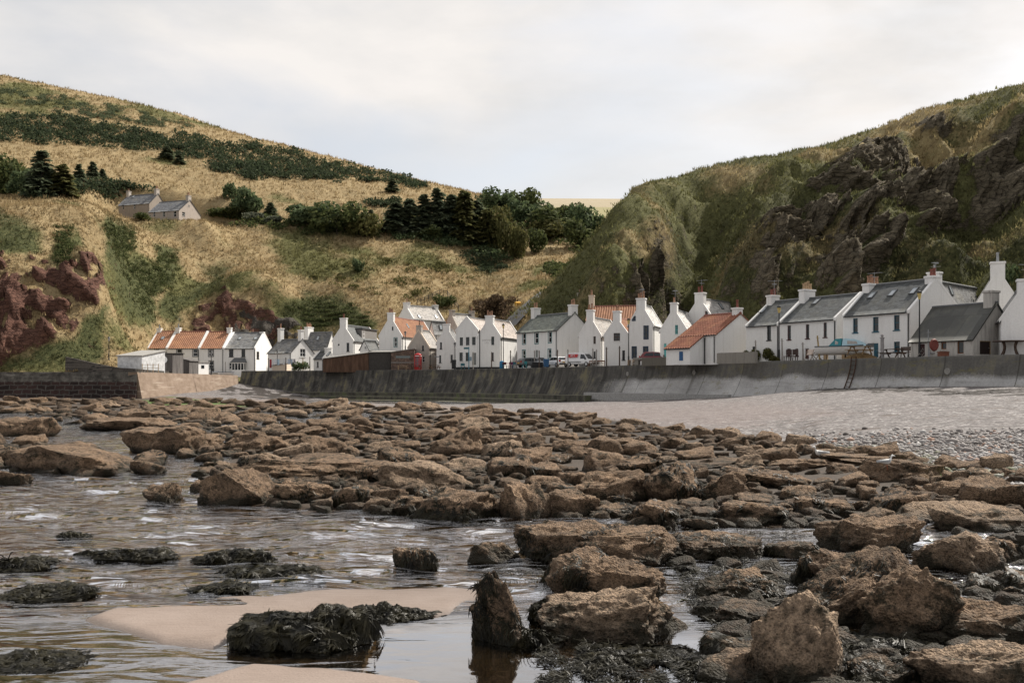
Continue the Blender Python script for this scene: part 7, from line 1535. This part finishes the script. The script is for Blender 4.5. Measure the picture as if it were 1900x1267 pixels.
TREES = [  # px, base row, height px, width px, kind, label
 (78,364,86,56,'con','tall spruce standing highest in the clump left of the farmhouse'), (116,366,62,46,'coo','shorter spruce right beside the tallest one left of the farmhouse'), (16,362,66,90,'brd','broad olive tree at the left edge of the farmhouse clump'), (48,364,48,60,'drk','dark low tree between broad olive tree and tall spruce'),
 (147,338,34,24,'con','young spruce left of three small spruces above the farmhouse scrub'), (172,334,32,22,'con','middle one of three small spruces above the farmhouse scrub'), (190,333,18,14,'con','smallest of three small spruces above the farmhouse scrub'), (310,296,24,26,'con','dark bushy spruce at the lower edge of the gorse belt'), (333,306,20,20,'con','small spruce just below the gorse belt'),
 (462,402,52,64,'drk','dark rounded tree on the slope right of the farmhouse'), (502,402,26,22,'con','small spruce right of the dark rounded tree'), (430,372,26,36,'drk','wind-bent bush with a gap, left of the dark rounded tree'), (575,424,46,100,'drk','wide dark tree at the left end of the big bush group'), (625,436,52,100,'brd','wide green tree in the middle of the big bush group'), (668,442,44,70,'yel','olive rounded bush at the right end of the big bush group'),
 (688,416,26,20,'con','lone small spruce between bush group and conifer plantation'), (728,358,22,24,'con','lone spruce on the dry grass above the plantation'), (745,322,14,16,'con','tiny spruce on the skyline of the left hill'), (735,432,52,50,'con','low spruce at the left end of the plantation'), (760,434,74,44,'con','second spruce from the left end of the plantation'), (787,436,90,48,'con','tall peaked spruce in the left half of the plantation'), (812,436,78,46,'con','spruce right of the tall peaked one'),
 (838,440,82,50,'con','spruce in the middle of the plantation'), (862,452,92,54,'coo','brownish green spruce standing forward in the plantation'), (886,448,84,50,'con','dark spruce behind the brownish green ones'), (905,458,86,50,'coo','second brownish green spruce, right of the plantation middle'), (925,462,72,52,'yel','yellowish broadleaf tree at the right end of the plantation'), (950,478,76,44,'yel','tall pale green tree at the lower right end of the plantation'), (968,484,52,34,'yel','pale green sapling below the plantation'), (995,470,42,40,'brd','rounded bush standing alone right of the plantation'),
 (925,392,36,70,'drk','dark scrub tree on the crest above the plantation'), (965,398,42,70,'brd','green tree on the crest right of the plantation'), (985,420,44,80,'drk','dark rounded tree below the crest trees'), (1030,440,42,90,'brd','light green hedge like tree in the valley head'), (1092,436,58,76,'drk','big rounded dark tree against the pale far field'), (1055,420,40,60,'brd','round topped tree left of the big dark valley tree'), (1080,464,48,64,'brd','green bush at the foot of the right hand hill edge'), (1010,446,30,70,'yel','pale low bush in front of the valley hedge tree'),
 (674,510,30,32,'wnd','single windblown dark bush on the open lower slope'), (750,440,18,26,'sil','pale feathery pampas bush below the plantation'), (800,446,20,40,'brd','green shrub below the tall peaked spruce'), (480,412,16,50,'sil','silvery low bush right of the farmhouse'), (512,418,16,46,'sil','grey green low bush beside the silvery one'), (420,410,16,60,'brd','low green bush beside the farmhouse gable'), (262,412,14,36,'brd','green bush in front of the rear farmhouse'),
 (925,586,36,50,'hth','brown green mound bush beside the road above the inn'), (826,572,22,32,'brd','dark bush under the handrail fence'), (1868,560,60,50,'drk','dark ivy bush behind the large white gabled house'), (1885,540,40,30,'drk','dark shrub high behind the last white cottages')]
HTH = mk('crown', crown_broad(81, 1100, 1.0, .8, 7), LM['hth'])
for i, (px, py, h, w, kd, lb) in enumerate(TREES):
    q = (castR if px > 1300 else castL)(px, py)
    if q is None: continue
    H_ = h*q.y/F*.98; W_ = w*q.y/F; con = kd in CON; bush = H_ < 6 and not con
    r = empty('bush' if bush else ('conifer_tree' if con else 'tree'), q, random.uniform(0, 6.28), lb, 'bush' if bush else 'tree', 'trees and bushes on the hillside')
    c_ = link('crown', CON[kd][i % 4] if con else (WND if kd == 'wnd' else HTH if kd == 'hth' else BRD[kd][i % 3]), r)
    if con: wc_ = 1.12; H_ *= (.82, 1.12, .95, 1.05, .88)[i % 5] if 720 < px < 920 else 1; c_.scale = (max(W_/.60, H_*.62)*wc_,)*2+(H_,)
    else: c_.scale = (W_/1.5, W_/1.5, H_/.9); c_.location = (0, 0, -H_*.05)
    if kd in ('wnd', 'sil'): r.rotation_euler[2] = .2
    t_ = link('trunk', TRUNK, r); t_.scale = (H_*.8, H_*.8, H_*(.95 if con else .75))
# pampas plumes / quay shrubs
for i, (px, off, w, h, kd, lb) in enumerate(((1392, 3.2, 2.0, 1.5, 'yel', 'yellow green bush spilling over the concrete garden wall'), (1424, 2.6, 1.6, 1.3, 'yel', 'yellow flowering shrub at the foot of the black lamp post'), (556, 1.6, 3.4, 1.7, 'drk', 'dark round garden bush behind the sea wall at the washing posts'), (1440, 2.0, 1.2, .7, 'yel', 'low trailing yellow plant beside the black lamp post'))):
    r = empty('bush', at(px, off), i*1.3, lb, 'bush'); c_ = link('crown', BRD[kd][i % 3], r); c_.scale = (w/1.75, w/1.75, h); c_.location = (0, 0, -.1)
# gorse, bracken and scrub masses
GOR = [('gor', 900, 1.9, [(-60,228),(30,216),(130,220),(200,236),(300,250),(400,262),(520,277),(620,302),(700,320),(775,338),(740,341),(640,330),(560,318),(520,326),(480,330),(430,318),(395,318),(385,300),(330,292),(260,286),(200,276),(160,268),(100,272),(60,266),(-60,264)]), ('gor', 110, 1.8, [(390,308),(470,305),(535,330),(500,335),(430,328)]), ('gor', 80, 1.7, [(530,314),(600,320),(640,330),(560,334)]), ('pal', 620, .95, [(-60,152),(60,168),(200,192),(300,214),(385,242),(300,240),(200,226),(100,210),(40,197),(-60,202)]),
 ('gor', 260, 1.8, [(-60,318),(40,326),(90,336),(225,345),(278,364),(230,370),(130,366),(0,366),(-60,368)]), ('brd', 140, 1.5, [(380,402),(440,400),(560,415),(690,428),(700,444),(560,432),(440,418),(390,414)]), ('gor', 110, 1.7, [(870,368),(920,366),(990,376),(1005,398),(930,394)]), ('gor', 60, 1.6, [(668,332),(760,338),(800,352),(740,350)]), ('gor', 40, 1.4, [(680,372),(738,374),(736,384),(690,382)]),
 ('brd', 90, 2.2, [(715,405),(760,385),(930,400),(960,460),(900,456),(740,434)]), ('brd', 130, 1.9, [(870,375),(1000,378),(1120,440),(1100,470),(1000,450),(900,400)]), ('gor', 70, 1.1, [(858,474),(905,468),(940,500),(915,512),(880,492)]), ('brd', 110, 1.3, [(990,496),(1060,492),(1085,520),(1030,518)]), ('drk', 120, 1.5, [(700,436),(900,446),(960,478),(940,486),(860,462),(740,444)]), ('hth', 90, 1.2, [(880,560),(960,560),(945,600),(890,600)]), ('brd', 260, .5, [(195,425),(250,418),(250,470),(215,490)]), ('brd', 160, .5, [(100,430),(132,424),(134,500),(108,500)]), ('brd', 240, .5, [(230,500),(330,470),(320,540),(260,570)]), ('brd', 240, .55, [(530,575),(600,555),(690,590),(690,618),(540,608)]), ('yel', 170, .8, [(560,500),(780,470),(900,520),(760,560),(600,540)])]
acc_ = {}
for gi, (kd, cnt, sz, poly) in enumerate(GOR):
    rng = np.random.default_rng(700+gi); bx = np.array(poly); k_ = 0; tries = 0
    while k_ < cnt and tries < cnt*30:
        tries += 1; px, py = rng.uniform(bx[:, 0].min(), bx[:, 0].max()), rng.uniform(bx[:, 1].min(), bx[:, 1].max())
        nz = fbm(np.array([[px/38, py/13, gi*3.]]), 3)[0]
        if sdf(np.array([px]), np.array([py]), poly)[0]+nz*14 > 0 or (kd in ('pal', 'yel') and nz < -.02): continue
        q = castL(px, py)
        if q is None: continue
        k_ += 1; s_ = sz*rng.uniform(.6, 1.3); R = s_*1.15; P_, d = blob_pts(rng, 52, [(0,0,s_*.25,R,R,s_*.75), (R*.6,0,s_*.2,R*.7,R*.7,s_*.55), (-R*.5,R*.3,s_*.3,R*.6,R*.6,s_*.6)]); P_ = P_[P_[:, 2] > -.1*s_]; d = d[:len(P_)]
        V, Q, T = quads(P_+np.array(q), rng, .62*min(1.3, s_/1.3), .3)
        acc_.setdefault(kd, []).append((V, T))
for kd, L_ in acc_.items():
    V = np.concatenate([a for a, b in L_]); T = np.concatenate([b for a, b in L_])
    nm, lb = {'gor': ('gorse', 'dark green gorse thickets banding the left hill'), 'pal': ('bracken', 'pale green bracken near the top of the left hill'), 'brd': ('scrub', 'green scrub under the hillside trees'), 'drk': ('undergrowth', 'dark undergrowth in the gullies and under the plantation'), 'hth': ('heather', 'brown scrub beside the road above the roofs'), 'yel': ('rough_grass', 'yellow green tussocks on the lower slope')}[kd]
    tag(link(nm, np_mesh(nm, V, np.arange(len(V)).reshape(-1, 4), LM[kd], False, attrs={'tone': T})), lb, nm.replace('_', ' '), kind='stuff')
# grass tufts over both hills
def tufts(name, V, A, N, mat, lb, h0, px_hi, seed, keep, stretch=1.0):
    rng = np.random.default_rng(seed); px, py = proj(V); ok = np.where((px > -40) & (px < px_hi) & (py > 130) & (py < 700) & (np.maximum(A[0], A[1]) < .45) & (V[:, 1] < 460) & keep(px, V[:, 1]))[0]
    # even cover of the slope as seen: weight by row spacing
    w_ = np.abs(np.gradient(py))[ok]; w_ = V[ok, 1]**-.3; i = rng.choice(ok, N, p=w_/w_.sum()); b = V[i]+np.stack([rng.normal(size=N)*.5, rng.normal(size=N)*.5, -.1+0*rng.normal(size=N)], 1)
    vs, q = [], []; D = V[i, 1]; h = h0*rng.uniform(.5, 1.4, N)*(D/230)**.6
    for k in range(3):
        a = rng.uniform(0, 6.28, N); s_ = np.stack([np.cos(a), np.sin(a), 0*a], 1)*(h*.34*stretch)[:, None]; ln = np.stack([rng.normal(size=N)*.28, rng.normal(size=N)*.28, np.ones(N)], 1)*h[:, None]; o = np.stack([rng.normal(size=N), rng.normal(size=N), 0*a], 1)*(h*.3)[:, None]
        vs.append(np.stack([b+o-s_*.5, b+o+s_*.5, b+o+ln], 1))
    vv = np.stack(vs, 1).reshape(-1, 3); m = len(vv)
    at_ = {k: np.repeat(A[j][i], 9) for k, j in (('green', 2), ('dark', 3))}; at_['tone'] = np.repeat(rng.uniform(0, 1, N), 9)
    return tag(link(name, np_mesh(name, vv, np.arange(m).reshape(-1, 3), mat, False, attrs=at_)), lb, 'grass', kind='stuff')
def tuft_mat(name, **kw):
    t = NT(name); p = t.pos(); c, n2, n3 = grass_nodes(t, p, t.attr('green'), t.attr('dark'), **kw)
    c = t.mix(1, c, t.ramp(t.attr('tone'), [(0, .82), (1, 1.24)]), 'MULTIPLY'); return t.leaf(c, .5)
tufts('grass', VL, AL, 62000, tuft_mat('tuft_left'), 'dry golden grass tufts covering the left hillside', .62, 1140, 31, lambda px, D: D > 3+np.interp(px, [-400, 190, 250, 430, 450, 700, 1000, 1250], [140, 140, 170, 200, 204, 203, 178, 160]))
tufts('cliff_grass', VR, AR, 42000, tuft_mat('tuft_right', gold=(.32, .26, .135), gold2=(.21, .155, .08), green=(.14, .14, .058), dkg=(.028, .032, .015)), 'olive green grass tufts covering the right hand cliffs', .6, 1950, 32, lambda px, D: D > 3+np.interp(px, [985, 1250, 1500, 1700, 1900, 2350, 2600], [160, 128, 103, 98, 90, 74, 66]))
# tiny signpost on the right skyline
q = castR(1592, 266)
if q: 
    r = empty('signpost', q, 0, 'tiny footpath signpost on the skyline of the right hand cliff', 'signpost'); MB().tube((0,0,-.3),(0,0,1.5),.06).build('post', M_woodd, r); MB().box(.065,-.04,1.2,.6,.0,1.4).build('sign_arm', M_woodd, r)
